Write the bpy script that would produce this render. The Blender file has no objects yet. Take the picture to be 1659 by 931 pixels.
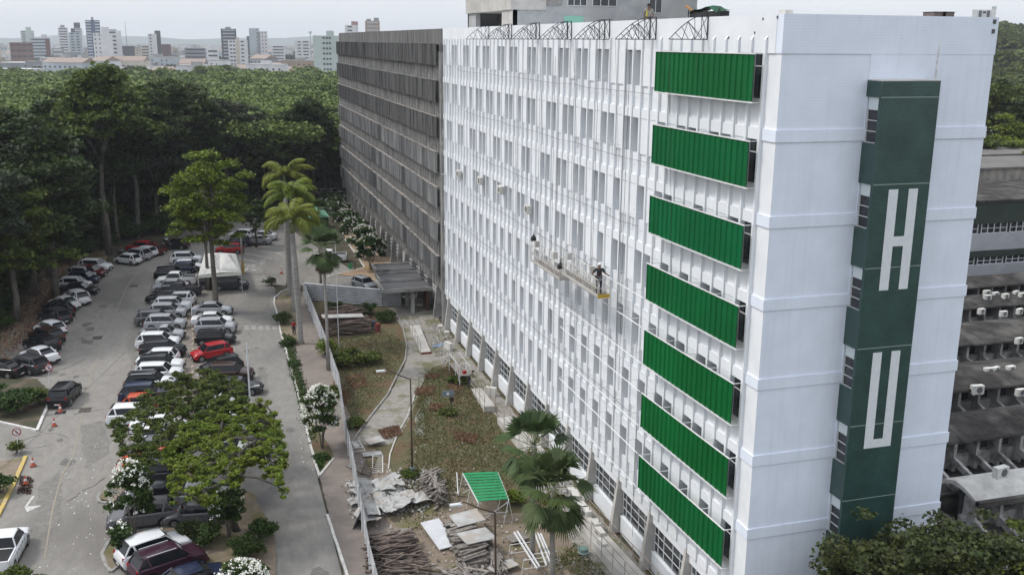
import bpy, bmesh, math, random
import numpy as np
from mathutils import Vector, Matrix
R=math.radians
C=bpy.context.scene.collection
SC=bpy.context.scene
# ---------------------------------------------------------------- camera
GZ=25.5
CAM=np.array([-22.188,-36.161,28.967]); FPX=1601.7; PW,PH=1659.0,931.0
_p,_r,_y=-.24368,.00816,.29291
_f=np.array([math.sin(_y)*math.cos(_p),math.cos(_y)*math.cos(_p),math.sin(_p)])
_rt=np.array([math.cos(_y),-math.sin(_y),0.0]); _up=np.cross(_rt,_f)
RT=math.cos(_r)*_rt+math.sin(_r)*_up; UP=-math.sin(_r)*_rt+math.cos(_r)*_up; FW=_f
cd=bpy.data.cameras.new('camera'); cam=bpy.data.objects.new('camera',cd); C.objects.link(cam)
m=Matrix.Identity(4)
for i in range(3): m[i][0]=RT[i]; m[i][1]=UP[i]; m[i][2]=-FW[i]; m[i][3]=CAM[i]
cam.matrix_world=m; cd.sensor_width=36; cd.lens=FPX/PW*36; cd.clip_start=.5; cd.clip_end=20000
SC.camera=cam
def ray(x,y): return FW+(x-PW/2)/FPX*RT-(y-PH/2)/FPX*UP
def G(x,y,z=0.0):
    d=ray(x,y); return CAM+d*(z-CAM[2])/d[2]
def D(x,dist):
    """ground spot in the direction of picture column x (at the horizon) at a distance"""
    d=ray(x,66); d=d/math.hypot(d[0],d[1]); return CAM[0]+d[0]*dist,CAM[1]+d[1]*dist
# ---------------------------------------------------------------- world, sun
w=bpy.data.worlds.new('World'); SC.world=w; w.use_nodes=True
nt=w.node_tree; nt.nodes.clear()
def N(nt,t,**k):
    n=nt.nodes.new(t)
    for a,v in k.items(): setattr(n,a,v)
    return n
SUN_EL,SUN_AZ=52,-68     # azimuth from +Y towards +X
out=N(nt,'ShaderNodeOutputWorld'); bg=N(nt,'ShaderNodeBackground'); bg.inputs[1].default_value=.1
sky=N(nt,'ShaderNodeTexSky'); sky.sky_type='NISHITA'; sky.sun_disc=False
sky.sun_elevation=R(SUN_EL); sky.sun_rotation=R(SUN_AZ); sky.air_density=1.2; sky.dust_density=3; sky.altitude=40
mx=N(nt,'ShaderNodeMix',data_type='RGBA'); mx.inputs[0].default_value=.82
tc=N(nt,'ShaderNodeTexCoord'); mp=N(nt,'ShaderNodeMapping'); mp.inputs[3].default_value=(1,1,5)
no=N(nt,'ShaderNodeTexNoise'); no.inputs['Scale'].default_value=2.2; no.inputs['Detail'].default_value=5
cr=N(nt,'ShaderNodeValToRGB'); cr.color_ramp.elements[0].position=.3; cr.color_ramp.elements[1].position=.72
cr.color_ramp.elements[0].color=(.67,.71,.78,1); cr.color_ramp.elements[1].color=(.80,.83,.88,1)
sc=N(nt,'ShaderNodeVectorMath',operation='SCALE'); sc.inputs['Scale'].default_value=9.6
L=nt.links.new
L(tc.outputs['Generated'],mp.inputs[0]); L(mp.outputs[0],no.inputs['Vector']); L(no.outputs['Fac'],cr.inputs[0]); L(cr.outputs[0],sc.inputs[0])
sz=N(nt,'ShaderNodeSeparateXYZ'); L(tc.outputs['Generated'],sz.inputs[0]); mz=N(nt,'ShaderNodeMapRange'); mz.inputs[1].default_value=0; mz.inputs[2].default_value=.8; mz.inputs[3].default_value=8.6; mz.inputs[4].default_value=13.5
L(sz.outputs[2],mz.inputs[0]); L(mz.outputs[0],sc.inputs['Scale'])
L(sky.outputs[0],mx.inputs[6]); L(sc.outputs[0],mx.inputs[7]); L(mx.outputs[2],bg.inputs[0]); L(bg.outputs[0],out.inputs[0])
sd=bpy.data.lights.new('sun','SUN'); sd.energy=1.5; sd.angle=R(10); sd.color=(1,.96,.9)
so=bpy.data.objects.new('sun',sd); C.objects.link(so)
sdir=Vector((math.sin(R(SUN_AZ))*math.cos(R(SUN_EL)),math.cos(R(SUN_AZ))*math.cos(R(SUN_EL)),math.sin(R(SUN_EL))))
so.rotation_euler=(-sdir).to_track_quat('-Z','Y').to_euler()
SC.view_settings.view_transform='Standard'; SC.view_settings.look='None'; SC.view_settings.gamma=1
SC.view_settings.exposure=.6; SC.view_settings.use_curve_mapping=False
SC.cycles.max_bounces=6; SC.cycles.transparent_max_bounces=6; SC.cycles.volume_bounces=0
# ---------------------------------------------------------------- helpers
class MB:
    """collects shapes, build() links them as one mesh object"""
    def __init__(s): s.v=[]; s.f=[]; s.mi=[]; s.m=0
    def add(s,vs,fs):
        b=len(s.v); s.v+= [tuple(map(float,q)) for q in vs]; s.f+=[tuple(b+i for i in f) for f in fs]; s.mi+=[s.m]*len(fs)
    def box(s,x0,x1,y0,y1,z0,z1):
        s.add([(x0,y0,z0),(x1,y0,z0),(x1,y1,z0),(x0,y1,z0),(x0,y0,z1),(x1,y0,z1),(x1,y1,z1),(x0,y1,z1)],
              [(0,3,2,1),(4,5,6,7),(0,1,5,4),(1,2,6,5),(2,3,7,6),(3,0,4,7)])
    def obox(s,c,sx,sy,sz,rz=0,rx=0,ry=0):
        M=Matrix.Rotation(rz,3,'Z')@Matrix.Rotation(ry,3,'Y')@Matrix.Rotation(rx,3,'X')
        q=[]
        for z in (-1,1):
            for x,y in ((-1,-1),(1,-1),(1,1),(-1,1)):
                q.append(tuple(M@Vector((x*sx/2,y*sy/2,z*sz/2))+Vector(c)))
        s.add(q,[(0,3,2,1),(4,5,6,7),(0,1,5,4),(1,2,6,5),(2,3,7,6),(3,0,4,7)])
    def quad(s,*p): s.add(p,[tuple(range(len(p)))])
    def prism(s,poly,z0,z1):
        n=len(poly); a=sum(poly[i][0]*poly[(i+1)%n][1]-poly[(i+1)%n][0]*poly[i][1] for i in range(n))
        if a<0: poly=poly[::-1]
        s.add([(x,y,z0) for x,y in poly]+[(x,y,z1) for x,y in poly],
              [tuple(range(n))[::-1],tuple(range(n,2*n))]+[(i,(i+1)%n,n+(i+1)%n,n+i) for i in range(n)])
    def tube(s,pts,rad,n=6,cap=True):
        pts=[Vector(p) for p in pts]; k=len(pts)
        if not hasattr(rad,'__len__'): rad=[rad]*k
        vs=[];a=None
        for i,p in enumerate(pts):
            t=(pts[min(i+1,k-1)]-pts[max(i-1,0)]).normalized()
            if a is None: a=t.orthogonal().normalized()
            else: a=(a-t*a.dot(t)).normalized()
            b=t.cross(a)
            for j in range(n):
                an=2*math.pi*j/n; vs.append(p+(a*math.cos(an)+b*math.sin(an))*rad[i])
        fs=[(i*n+j,i*n+(j+1)%n,(i+1)*n+(j+1)%n,(i+1)*n+j) for i in range(k-1) for j in range(n)]
        if cap: fs+=[tuple(range(n))[::-1],tuple(range((k-1)*n,k*n))]
        s.add(vs,fs)
    def disc(s,c,r,axis,th,n=16):
        c=Vector(c); ax=Vector(axis).normalized(); s.tube([c-ax*th/2,c+ax*th/2],r,n)
    def build(s,name,mat=None,parent=None,smooth=False,angle=None,**tags):
        return mkobj(name,(s.v,s.f,s.mi),mat,parent,smooth,angle,**tags)
def mkobj(name,data,mat=None,parent=None,smooth=False,angle=None,label=None,cat=None,group=None,kind=None):
    me=bpy.data.meshes.new(name)
    if len(data)==3:
        v,f,mi=data
        if parent is not None:
            ox,oy,oz=parent.get('_w',parent.location); v=[(a-ox,b-oy,c-oz) for a,b,c in v]
        me.from_pydata(v,[],f)
        if mi and max(mi)>0: me.polygons.foreach_set('material_index',mi)
    else:
        v,k=data       # numpy: every k verts are one face
        v=np.asarray(v,dtype=np.float32).reshape(-1,3)
        if parent is not None: v=v-np.array(parent.get('_w',parent.location),dtype=np.float32)
        n=len(v)//k
        me.vertices.add(len(v)); me.vertices.foreach_set('co',v.ravel())
        me.loops.add(n*k); me.loops.foreach_set('vertex_index',np.arange(n*k,dtype=np.int32))
        me.polygons.add(n); me.polygons.foreach_set('loop_start',np.arange(0,n*k,k,dtype=np.int32)); me.update()
    me.validate(); me.update()
    if smooth: me.polygons.foreach_set('use_smooth',[True]*len(me.polygons))
    if angle: me.polygons.foreach_set('use_smooth',[True]*len(me.polygons)); me.set_sharp_from_angle(angle=R(angle))
    if mat is not None:
        for q in (mat if isinstance(mat,(list,tuple)) else [mat]): me.materials.append(q)
    o=bpy.data.objects.new(name,me); C.objects.link(o)
    if parent is not None: o.parent=parent; o['_w']=list(parent.get('_w',parent.location))
    tag(o,label,cat,group,kind); return o
def tag(o,label=None,cat=None,group=None,kind=None):
    if label: o['label']=label
    if cat: o['category']=cat
    if group: o['group']=group
    if kind: o['kind']=kind
    return o
def thing(name,loc,label,cat,group=None,rz=0):
    o=bpy.data.objects.new(name,None); C.objects.link(o); o.location=loc; o.rotation_euler=(0,0,rz); o.empty_display_size=.5
    o['_w']=list(loc)
    return tag(o,label,cat,group)
def local(name,label,cat,group=None):
    return thing(name,(0,0,0),label,cat,group)
def kids(o): return [c for c in bpy.data.objects if c.parent==o]
CH={}
def dup(o,loc,rz=0,scale=1,label=None,group=None,top=True,swap=None):
    c=o.copy(); C.objects.link(c)
    if top:
        c.location=loc; c.rotation_euler=(0,0,rz); c.scale=(scale,)*3 if not hasattr(scale,'__len__') else scale
        if label: c['label']=label
        if group: c['group']=group
    if o.name not in CH: CH[o.name]=[q.name for q in C.objects if q.parent==o]
    for ch in CH[o.name]:
        d=dup(bpy.data.objects[ch],None,top=False,swap=swap); d.parent=c
    if swap and not top and o.data is not None:
        for i,s_ in enumerate(c.material_slots):
            if s_.material and s_.material.name in swap:
                s_.link='OBJECT'; s_.material=swap[o.data.materials[i].name]
    return c
# ---------------------------------------------------------------- materials
def pmat(name,c1,c2=None,scale=1.0,rough=.8,detail=5,bump=0,metal=0,stretch=(1,1,1),lo=.35,hi=.65,c3=None,sc3=.2,obj=False,spec=.3,isl=0,transl=0,emit=0,bscale=None,coat=0):
    m=bpy.data.materials.new(name); m.use_nodes=True; nt=m.node_tree; b=nt.nodes['Principled BSDF']; L=nt.links.new
    b.inputs['Roughness'].default_value=rough; b.inputs['Metallic'].default_value=metal; b.inputs['Specular IOR Level'].default_value=spec
    if coat: b.inputs['Coat Weight'].default_value=coat; b.inputs['Coat Roughness'].default_value=.08
    b.inputs['Base Color'].default_value=(*c1,1); m.diffuse_color=(*c1,1)
    src=None
    if c2 is not None or bump:
        if obj: t=N(nt,'ShaderNodeTexCoord').outputs['Object']
        else: t=N(nt,'ShaderNodeNewGeometry').outputs['Position']
        mp=N(nt,'ShaderNodeMapping'); mp.inputs[3].default_value=stretch; L(t,mp.inputs[0])
        no=N(nt,'ShaderNodeTexNoise'); no.inputs['Scale'].default_value=scale; no.inputs['Detail'].default_value=detail; no.inputs['Roughness'].default_value=.75 if detail>=9 else .6
        L(mp.outputs[0],no.inputs['Vector'])
    if c2 is not None:
        mr=N(nt,'ShaderNodeMapRange'); mr.inputs[1].default_value=lo; mr.inputs[2].default_value=hi; L(no.outputs['Fac'],mr.inputs[0])
        mx=N(nt,'ShaderNodeMix',data_type='RGBA'); mx.inputs[6].default_value=(*c1,1); mx.inputs[7].default_value=(*c2,1); L(mr.outputs[0],mx.inputs[0]); src=mx.outputs[2]
        if c3 is not None:
            n3=N(nt,'ShaderNodeTexNoise'); n3.inputs['Scale'].default_value=sc3; n3.inputs['Detail'].default_value=4; L(mp.outputs[0],n3.inputs['Vector'])
            r3=N(nt,'ShaderNodeMapRange'); r3.inputs[1].default_value=.48; r3.inputs[2].default_value=.66; L(n3.outputs['Fac'],r3.inputs[0])
            m3=N(nt,'ShaderNodeMix',data_type='RGBA'); m3.inputs[7].default_value=(*c3,1); L(r3.outputs[0],m3.inputs[0]); L(src,m3.inputs[6]); src=m3.outputs[2]
    if isl:
        g=N(nt,'ShaderNodeNewGeometry'); h=N(nt,'ShaderNodeHueSaturation'); a=N(nt,'ShaderNodeMapRange'); a.inputs[3].default_value=1-isl; a.inputs[4].default_value=1+isl
        L(g.outputs['Random Per Island'],a.inputs[0]); L(a.outputs[0],h.inputs['Value'])
        oi=N(nt,'ShaderNodeObjectInfo'); a2=N(nt,'ShaderNodeMapRange'); a2.inputs[3].default_value=.485; a2.inputs[4].default_value=.515
        L(oi.outputs['Random'],a2.inputs[0]); L(a2.outputs[0],h.inputs['Hue'])
        if src is not None: L(src,h.inputs['Color'])
        else: h.inputs['Color'].default_value=(*c1,1)
        src=h.outputs[0]
    if src is not None: L(src,b.inputs['Base Color'])
    if bump:
        bp=N(nt,'ShaderNodeBump'); bp.inputs['Strength'].default_value=bump; bp.inputs['Distance'].default_value=.05
        if bscale:
            n2=N(nt,'ShaderNodeTexNoise'); n2.inputs['Scale'].default_value=bscale; n2.inputs['Detail'].default_value=3; L(mp.outputs[0],n2.inputs['Vector']); L(n2.outputs['Fac'],bp.inputs['Height'])
        else: L(no.outputs['Fac'],bp.inputs['Height'])
        L(bp.outputs[0],b.inputs['Normal'])
    if transl:
        tr=N(nt,'ShaderNodeBsdfTranslucent'); ms=N(nt,'ShaderNodeMixShader'); ms.inputs[0].default_value=transl
        if src is not None: L(src,tr.inputs[0])
        else: tr.inputs[0].default_value=(*c1,1)
        L(b.outputs[0],ms.inputs[1]); L(tr.outputs[0],ms.inputs[2]); L(ms.outputs[0],nt.nodes['Material Output'].inputs[0])
    if emit: b.inputs['Emission Color'].default_value=(*c1,1); b.inputs['Emission Strength'].default_value=emit
    return m
def tilemat(name,c1,c2,mortar,bw,bh,ms=.06,rough=.5,axis='xz',patch=.15):
    m=bpy.data.materials.new(name); m.use_nodes=True; nt=m.node_tree; b=nt.nodes['Principled BSDF']; L=nt.links.new
    b.inputs['Roughness'].default_value=rough
    g=N(nt,'ShaderNodeNewGeometry'); sx=N(nt,'ShaderNodeSeparateXYZ'); L(g.outputs['Position'],sx.inputs[0])
    ad=N(nt,'ShaderNodeMath',operation='ADD'); L(sx.outputs[0],ad.inputs[0]); L(sx.outputs[1],ad.inputs[1])
    cb=N(nt,'ShaderNodeCombineXYZ'); L(ad.outputs[0],cb.inputs[0]); L(sx.outputs[2],cb.inputs[1])
    br=N(nt,'ShaderNodeTexBrick'); br.inputs['Scale'].default_value=1; br.inputs['Brick Width'].default_value=bw; br.inputs['Row Height'].default_value=bh
    br.inputs['Mortar Size'].default_value=ms*bh; br.inputs['Color1'].default_value=(*c1,1); br.inputs['Color2'].default_value=(*c2,1); br.inputs['Mortar'].default_value=(*mortar,1)
    L(cb.outputs[0],br.inputs['Vector'])
    no=N(nt,'ShaderNodeTexNoise'); no.inputs['Scale'].default_value=.9; no.inputs['Detail'].default_value=6; L(g.outputs['Position'],no.inputs['Vector'])
    hs=N(nt,'ShaderNodeHueSaturation'); mr=N(nt,'ShaderNodeMapRange'); mr.inputs[1].default_value=.3; mr.inputs[2].default_value=.7; mr.inputs[3].default_value=1-patch; mr.inputs[4].default_value=1+patch
    mpv=N(nt,'ShaderNodeMapping'); mpv.inputs[3].default_value=(2.2,2.2,.10); L(g.outputs['Position'],mpv.inputs[0]); nv=N(nt,'ShaderNodeTexNoise'); nv.inputs['Scale'].default_value=1.6; nv.inputs['Detail'].default_value=7; L(mpv.outputs[0],nv.inputs['Vector'])
    rv=N(nt,'ShaderNodeMapRange'); rv.inputs[1].default_value=.5; rv.inputs[2].default_value=.75; rv.inputs[3].default_value=1; rv.inputs[4].default_value=.93; L(nv.outputs['Fac'],rv.inputs[0]); mm=N(nt,'ShaderNodeMath',operation='MULTIPLY')
    L(no.outputs['Fac'],mr.inputs[0]); L(mr.outputs[0],mm.inputs[0]); L(rv.outputs[0],mm.inputs[1]); L(mm.outputs[0],hs.inputs['Value']); L(br.outputs['Color'],hs.inputs['Color']); L(hs.outputs[0],b.inputs['Base Color'])
    bp=N(nt,'ShaderNodeBump'); bp.inputs['Strength'].default_value=.15; bp.inputs['Distance'].default_value=.01; bp.invert=True; L(br.outputs['Fac'],bp.inputs['Height']); L(bp.outputs[0],b.inputs['Normal'])
    return m
MT={}
MT['white']=pmat('white_paint',(.76,.78,.80),(.66,.68,.71),.7,.7,bump=.05,bscale=8,lo=.3,hi=.75)
MT['whitetile']=tilemat('white_painted_tile',(.71,.76,.85),(.70,.75,.84),(.65,.70,.78),.30,.115,.07,.6,patch=.04)
MT['reveal']=pmat('grey_white_paint',(.62,.65,.70),(.52,.55,.6),1.2,.7)
MT['greentile']=tilemat('green_tile',(.020,.052,.047),(.026,.062,.054),(.05,.095,.085),.22,.105,.06,.3,patch=.22)
MT['glass']=pmat('dark_window_glass',(.012,.014,.018),(.05,.055,.06),.6,.12,spec=.6)
MT['shutter']=pmat('white_shutter',(.62,.68,.70),rough=.5)
MT['alu']=pmat('aluminium_frame',(.55,.57,.58),rough=.45)
MT['green']=pmat('green_steel',(.002,.115,.030),(.002,.09,.022),.35,.5,stretch=(1,1,1),spec=.15,isl=.09)
MT['greenroof']=pmat('bright_green_steel',(.010,.26,.09),(.008,.2,.07),.8,.45)
MT['steelwhite']=pmat('white_steel',(.72,.73,.74),(.6,.6,.6),3,.45)
MT['steeldark']=pmat('dark_truss_steel',(.035,.036,.05),rough=.6)
MT['cable']=pmat('cable_rubber',(.09,.09,.095),rough=.7)
MT['stain']=pmat('weathered_concrete',(.17,.165,.16),(.018,.019,.022),1.0,.9,detail=9,stretch=(1.0,1.6,.10),lo=.42,hi=.62,c3=(.16,.158,.155),sc3=.45,bump=.3)
MT['stain2']=pmat('weathered_concrete_lower',(.36,.355,.345),(.10,.102,.106),1.0,.9,detail=10,stretch=(1.0,1.3,.14),lo=.36,hi=.64,c3=(.085,.087,.09),sc3=.30,bump=.3)
MT['rib']=pmat('grey_brown_concrete',(.33,.32,.305),(.10,.099,.097),1.5,.9,stretch=(1,2,.4),bump=.2)
MT['conc']=pmat('grey_concrete',(.33,.325,.31),(.21,.205,.195),.8,.9,bump=.2,detail=7,c3=(.14,.135,.13),sc3=.5)
MT['concl']=pmat('pale_concrete',(.50,.485,.455),(.38,.365,.34),.9,.9,bump=.2,detail=7)
MT['roofdark']=pmat('blackened_roof_felt',(.062,.057,.053),(.022,.021,.021),.9,.95,detail=12,bump=.4,c3=(.10,.095,.088),sc3=.5,spec=.1)
MT['whiteconc']=pmat('lime_washed_concrete',(.42,.415,.40),(.13,.125,.12),1.6,.9,detail=8,bump=.2)
MT['lime']=pmat('lime_wash',(.50,.495,.47),(.33,.32,.30),1.2,.9,detail=8,bump=.2)
MT['pale']=pmat('pale_recess_pane',(.30,.315,.36),(.20,.21,.25),1.3,.3,spec=.4)  # pane colour lightened to stand for light reaching into the window recesses
# ---------------------------------------------------------------- ground
rnd=random.Random(7)
def gpoly(px): return [tuple(G(x,y)[:2]) for x,y in px]
def sheet(name,poly,z,mat,kind='structure',jag=0,seed=1,**kw):
    """flat irregular sheet, triangulated"""
    r=random.Random(seed)
    if jag:
        q=[]
        for i,a in enumerate(poly):
            b=poly[(i+1)%len(poly)]; n=max(1,int(math.hypot(b[0]-a[0],b[1]-a[1])/.5))
            for k in range(n):
                t=k/n; q.append((a[0]+(b[0]-a[0])*t+r.uniform(-jag,jag),a[1]+(b[1]-a[1])*t+r.uniform(-jag,jag)))
        poly=q
    bm=bmesh.new(); f=bm.faces.new([bm.verts.new((x,y,z)) for x,y in poly])
    if f.normal.z<0: f.normal_flip()
    bm.normal_update()
    if f.normal.z<0: f.normal_flip()
    bmesh.ops.triangulate(bm,faces=[f]); me=bpy.data.meshes.new(name); bm.to_mesh(me); bm.free(); me.materials.append(mat)
    o=bpy.data.objects.new(name,me); C.objects.link(o); tag(o,kind=kind,**kw); return o
MT['soil']=pmat('forest_soil',(.075,.062,.045),(.035,.045,.02),.35,.95,detail=8,bump=.3,c3=(.11,.085,.06),sc3=.6)
MT['lot']=pmat('worn_cobble_paving',(.265,.25,.225),(.17,.160,.146),1.7,.92,detail=15,bump=.5,bscale=6,c3=(.15,.141,.129),sc3=.16,lo=.3,hi=.7,stretch=(1,.45,1))
MT['asph']=pmat('worn_asphalt',(.25,.238,.217),(.17,.161,.149),1.9,.92,detail=15,bump=.4,bscale=7,c3=(.135,.13,.127),sc3=.2,lo=.3,hi=.7,stretch=(1,.45,1))
MT['brickwalk']=pmat('reddish_paver_walk',(.225,.190,.165),(.18,.156,.138),1.6,.9,detail=8,bump=.25,bscale=9,c3=(.16,.14,.125),sc3=.5)
MT['dirt']=pmat('sandy_dirt',(.24,.19,.145),(.165,.135,.105),2.0,.95,detail=9,bump=.4,bscale=5,c3=(.13,.12,.055),sc3=.5)
MT['sand']=pmat('orange_sand',(.34,.245,.16),(.26,.19,.13),.5,.95,detail=8,bump=.3)
MT['yard']=pmat('patchy_yard_turf',(.062,.072,.026),(.135,.105,.065),2.2,.95,detail=10,bump=.5,bscale=6,c3=(.12,.075,.045),sc3=.5,lo=.35,hi=.65)
MT['oldconc']=pmat('cracked_pale_concrete',(.30,.285,.26),(.19,.175,.155),2.0,.95,detail=12,bump=.4,bscale=5,c3=(.13,.13,.07),sc3=.5,lo=.38,hi=.62)
MT['curb']=pmat('whitewashed_kerb',(.62,.61,.58),(.42,.41,.39),2.5,.85,detail=6)
MT['curbg']=pmat('grey_kerb',(.33,.32,.30),(.22,.21,.2),2.5,.85,detail=6)
MT['curby']=pmat('yellow_kerb',(.52,.36,.06),(.40,.33,.2),2.5,.8,detail=6)
MT['paintw']=pmat('faded_white_road_paint',(.58,.575,.55),(.33,.32,.31),3,.85,detail=8)
MT['painty']=pmat('faded_yellow_road_paint',(.30,.255,.15),(.24,.22,.19),2,.85,detail=8,lo=.3,hi=.55)
S=9000
g=MB(); g.quad((-S,-300,-.06),(S,-300,-.06),(S,S,-.06),(-S,S,-.06)); g.build('ground',MT['soil'],kind='structure')
sheet('parking_lot',[(-42.2,-10),(-16.8,-10),(-16.8,66),(-16.5,84),(-1,78),(-1,90),(-5,84),(-10,112),(-16,150),(-21,150),(-26,128),(-31,106),(-35,103),(-38.5,97),(-41.5,80),(-43,62),(-60,57),(-60,36.4),(-42.2,36.4)],0,MT['lot'])
sheet('road',[(-22.3,-10),(-16.8,-10),(-16.8,66),(-16.2,82),(-18,100),(-22,100),(-21.2,66)],.004,MT['asph'])
for i_,(pl_,mt_) in enumerate([([(130,690),(165,680),(180,730),(140,760)],'asph'),([(205,560),(225,520),(232,560),(214,600)],'asph'),([(60,790),(100,760),(96,850),(60,870)],'asph'),([(428,700),(452,690),(466,760),(440,790)],'lot'),([(418,600),(432,596),(436,650),(424,660)],'lot'),([(400,470),(440,468),(436,500),(405,505)],'lot')]):
    sheet('paving_patch',gpoly(pl_),.0075+.0005*i_,MT['patch%d'%(i_%2)] if 'patch0' in MT else MT.setdefault('patch%d'%(i_%2),pmat('dark_paving_patch_%d'%(i_%2),(.19,.18,.163) if i_%2 else (.215,.205,.185),(.13,.124,.115),2.2,.93,detail=12,bump=.4,bscale=6)),jag=.15,seed=40+i_) if i_<1 else sheet('paving_patch',gpoly(pl_),.0075+.0005*i_,MT.get('patch%d'%(i_%2)) or MT['patch0'],jag=.15,seed=40+i_)
sheet('drain_strip',gpoly([(398,560),(401,560),(409,660),(405,660)]),.008,MT['conc'])
# sidewalk and kerbs
sheet('sidewalk',[(-16.7,-5),(-13.6,-5),(-13.1,43),(-13.1,80),(-16.6,75)],.05,MT['brickwalk'],jag=.04)
def kerb(px,w=.16,h=.13,mat='curb',name='kerb',world=None):
    pts=world or [tuple(G(x,y)[:2]) for x,y in px]
    mb=MB(); q=[]
    for i in range(len(pts)-1):
        a,b=Vector(pts[i]),Vector(pts[i+1]); d=(b-a); ln=d.length; n=max(1,int(ln/.9)); t=d/ln
        for k in range(n):
            s0=a+t*(ln*k/n+.008); s1=a+t*(ln*(k+1)/n-.008); m_=(s0+s1)/2
            mb.obox((m_.x+rnd.uniform(-.01,.01),m_.y,h/2-.03+rnd.uniform(-.008,.006)),(s1-s0).length,w,h+.06,math.atan2(t.y,t.x)+rnd.uniform(-.012,.012))
    return mb.build(name,MT[mat],kind='structure')
kerb([(487,466),(470,467),(455,474),(445,483),(444,492),(448,505),(455,540),(477,613),(503,722),(517,772)])
kerb([(517,772),(541,743)])
kerb([(530,835),(562,931),(575,975)])
kerb([(-10,682),(60,698),(86,638)],w=.22)
kerb([(42,740),(20,790),(-4,838)],mat='curby',w=.25)
kerb([(559,388),(576,411),(591,434),(565,440),(542,446),(531,449)])
kerb([(531,449),(556,449),(575,450),(600,454),(617,459),(628,463)])
kerb([(284,854),(230,860),(195,869),(176,878),(165,899),(170,913),(179,927),(203,908)],mat='curbg',w=.2)
kerb([(225,814),(190,817),(162,814),(158,808),(163,800)],mat='curbg',w=.2)
kerb([(285,802),(330,795)],mat='curbg',w=.2)
kerb([(640,503),(652,528),(659,560),(656,585),(645,605),(628,640),(600,675),(578,705),(570,720)],mat='curbg',w=.12)
kerb([(690,610),(672,640),(660,675),(643,705),(632,735),(629,760)],mat='concl',w=.1,h=.08)
for nm,px,mt_ in (('planter_soil',[(284,856),(230,862),(195,871),(178,880),(168,899),(172,912),(180,925),(203,907),(300,931),(330,860)],'dirt'),
    ('planter_soil',[(163,801),(160,809),(190,816),(240,812),(225,790),(200,780)],'dirt'),
    ('planter_soil',[(240,780),(300,760),(330,780),(410,800),(445,870),(450,960),(300,980),(300,860),(285,800),(262,795)],'dirt'),
    ('bush_island_soil',[(-60,670),(60,697),(85,640),(60,615),(-60,610)],'soil'),
    ('verge_soil',[(-60,760),(38,742),(20,785),(-6,835),(-60,900)],'dirt'),
    ('verge_grass',[(455,540),(477,613),(503,722),(517,772),(541,742),(533,722),(508,690),(490,640),(470,560),(462,540)],'yard'),
    ('planter_soil',[(487,466),(468,468),(449,481),(446,492),(457,540),(470,560),(487,560)],'dirt'),
    ('sand_bank',[(576,449),(545,446),(591,434),(560,388),(545,340),(530,320),(600,360),(680,455),(660,475),(628,462),(600,453)],'sand'),
    ('forest_edge_soil',[(190,385),(170,425),(95,450),(20,560),(-40,600),(-40,420)],'dirt')):
    sheet(nm,gpoly(px),(.05+.0006*px[0][1]/10+.003*len(px)) if nm!='forest_edge_soil' else .01,MT[mt_],jag=.06,seed=len(px))
# centre strip of the parking rows
sheet('parking_divider',gpoly([(298,475),(318,475),(322,560),(318,640),(330,700),(300,700),(292,640),(297,560)]),.01,MT['brickwalk'],jag=.05)
# dirt and paving of the fenced yard
yard=[(-15.2,-6),(-14.2,32.5),(-13.2,43),(-13.0,75),(-2.9,70.5),(-.2,70),(-.2,-6)]
sheet('yard_ground',yard,.004,MT['yard'])
sheet('yard_dirt',gpoly([(560,700),(600,720),(632,760),(660,840),(700,770),(760,770),(820,830),(930,830),(1010,960),(600,1000),(560,800)]),.008,MT['dirt'],jag=.25,seed=3)
sheet('concrete_apron',gpoly([(640,505),(612,492),(650,480),(705,480),(712,530),(738,560),(722,590),(700,595),(682,622),(672,650),(658,690),(630,720),(600,722),(575,715),(600,676),(630,640),(656,590),(660,560),(652,530)]),.012,MT['oldconc'],jag=.12,seed=4)
sheet('garden_path',gpoly([(695,642),(680,655),(672,678),(673,705),(689,706),(687,668),(700,648)]),.016,MT['oldconc'],jag=.05,seed=5)
sheet('wall_apron',[(-2.2,70),(-.3,70),(-.3,1),(-3.2,1),(-3.1,22),(-2.0,30),(-2.0,52)],.014,MT['oldconc'],jag=.1,seed=6)
sheet('slab_patch',gpoly([(942,900),(962,888),(1010,960),(985,985)]),.03,MT['oldconc'],jag=.02)
sheet('planted_mound',gpoly([(500,488),(560,486),(640,505),(600,535),(545,540),(520,540)]),.02,MT['yard'],jag=.1,seed=8)
sheet('faded_crossing',gpoly([(645,520),(690,517),(692,522),(650,530)]),.02,MT['oldconc'])
mb=MB()
for i in range(5):
    a=G(644+i*9,516); b=G(652+i*9.5,526); mb.obox(((a[0]+b[0])/2,(a[1]+b[1])/2,.022),.4,1.7,.004,.1)
for i in range(6):
    a=G(396+i*11.5,531); mb.obox((a[0]+.2,a[1],.012),.5,1.6,.006,.0)
mb.build('crossing_stripes',pmat('worn_crossing_paint',(.36,.35,.33),(.22,.212,.2),2.5,.9,detail=10),kind='structure')
mb=MB()
def pline(a,b,w,mb,z=.012):
    p,q=G(*a),G(*b); d=math.hypot(q[0]-p[0],q[1]-p[1]); mb.obox(((p[0]+q[0])/2,(p[1]+q[1])/2,z),d,w,.006,math.atan2(q[1]-p[1],q[0]-p[0]))
for a,b in [((372,424),(414,432)),((387,418),(428,426)),((397,410),(440,419)),((410,405),(455,410)),((425,400),(462,402)),((408,436),(414,438)),((420,428),(430,424)),((395,440),(402,434)),((408,430),(417,427)),((422,423),(430,420)),((447,410),(457,412))]: pline(a,b,.16,mb)
mb.build('painted_lines',MT['paintw'],kind='structure'); mb=MB()
rk=random.Random(12)
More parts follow.
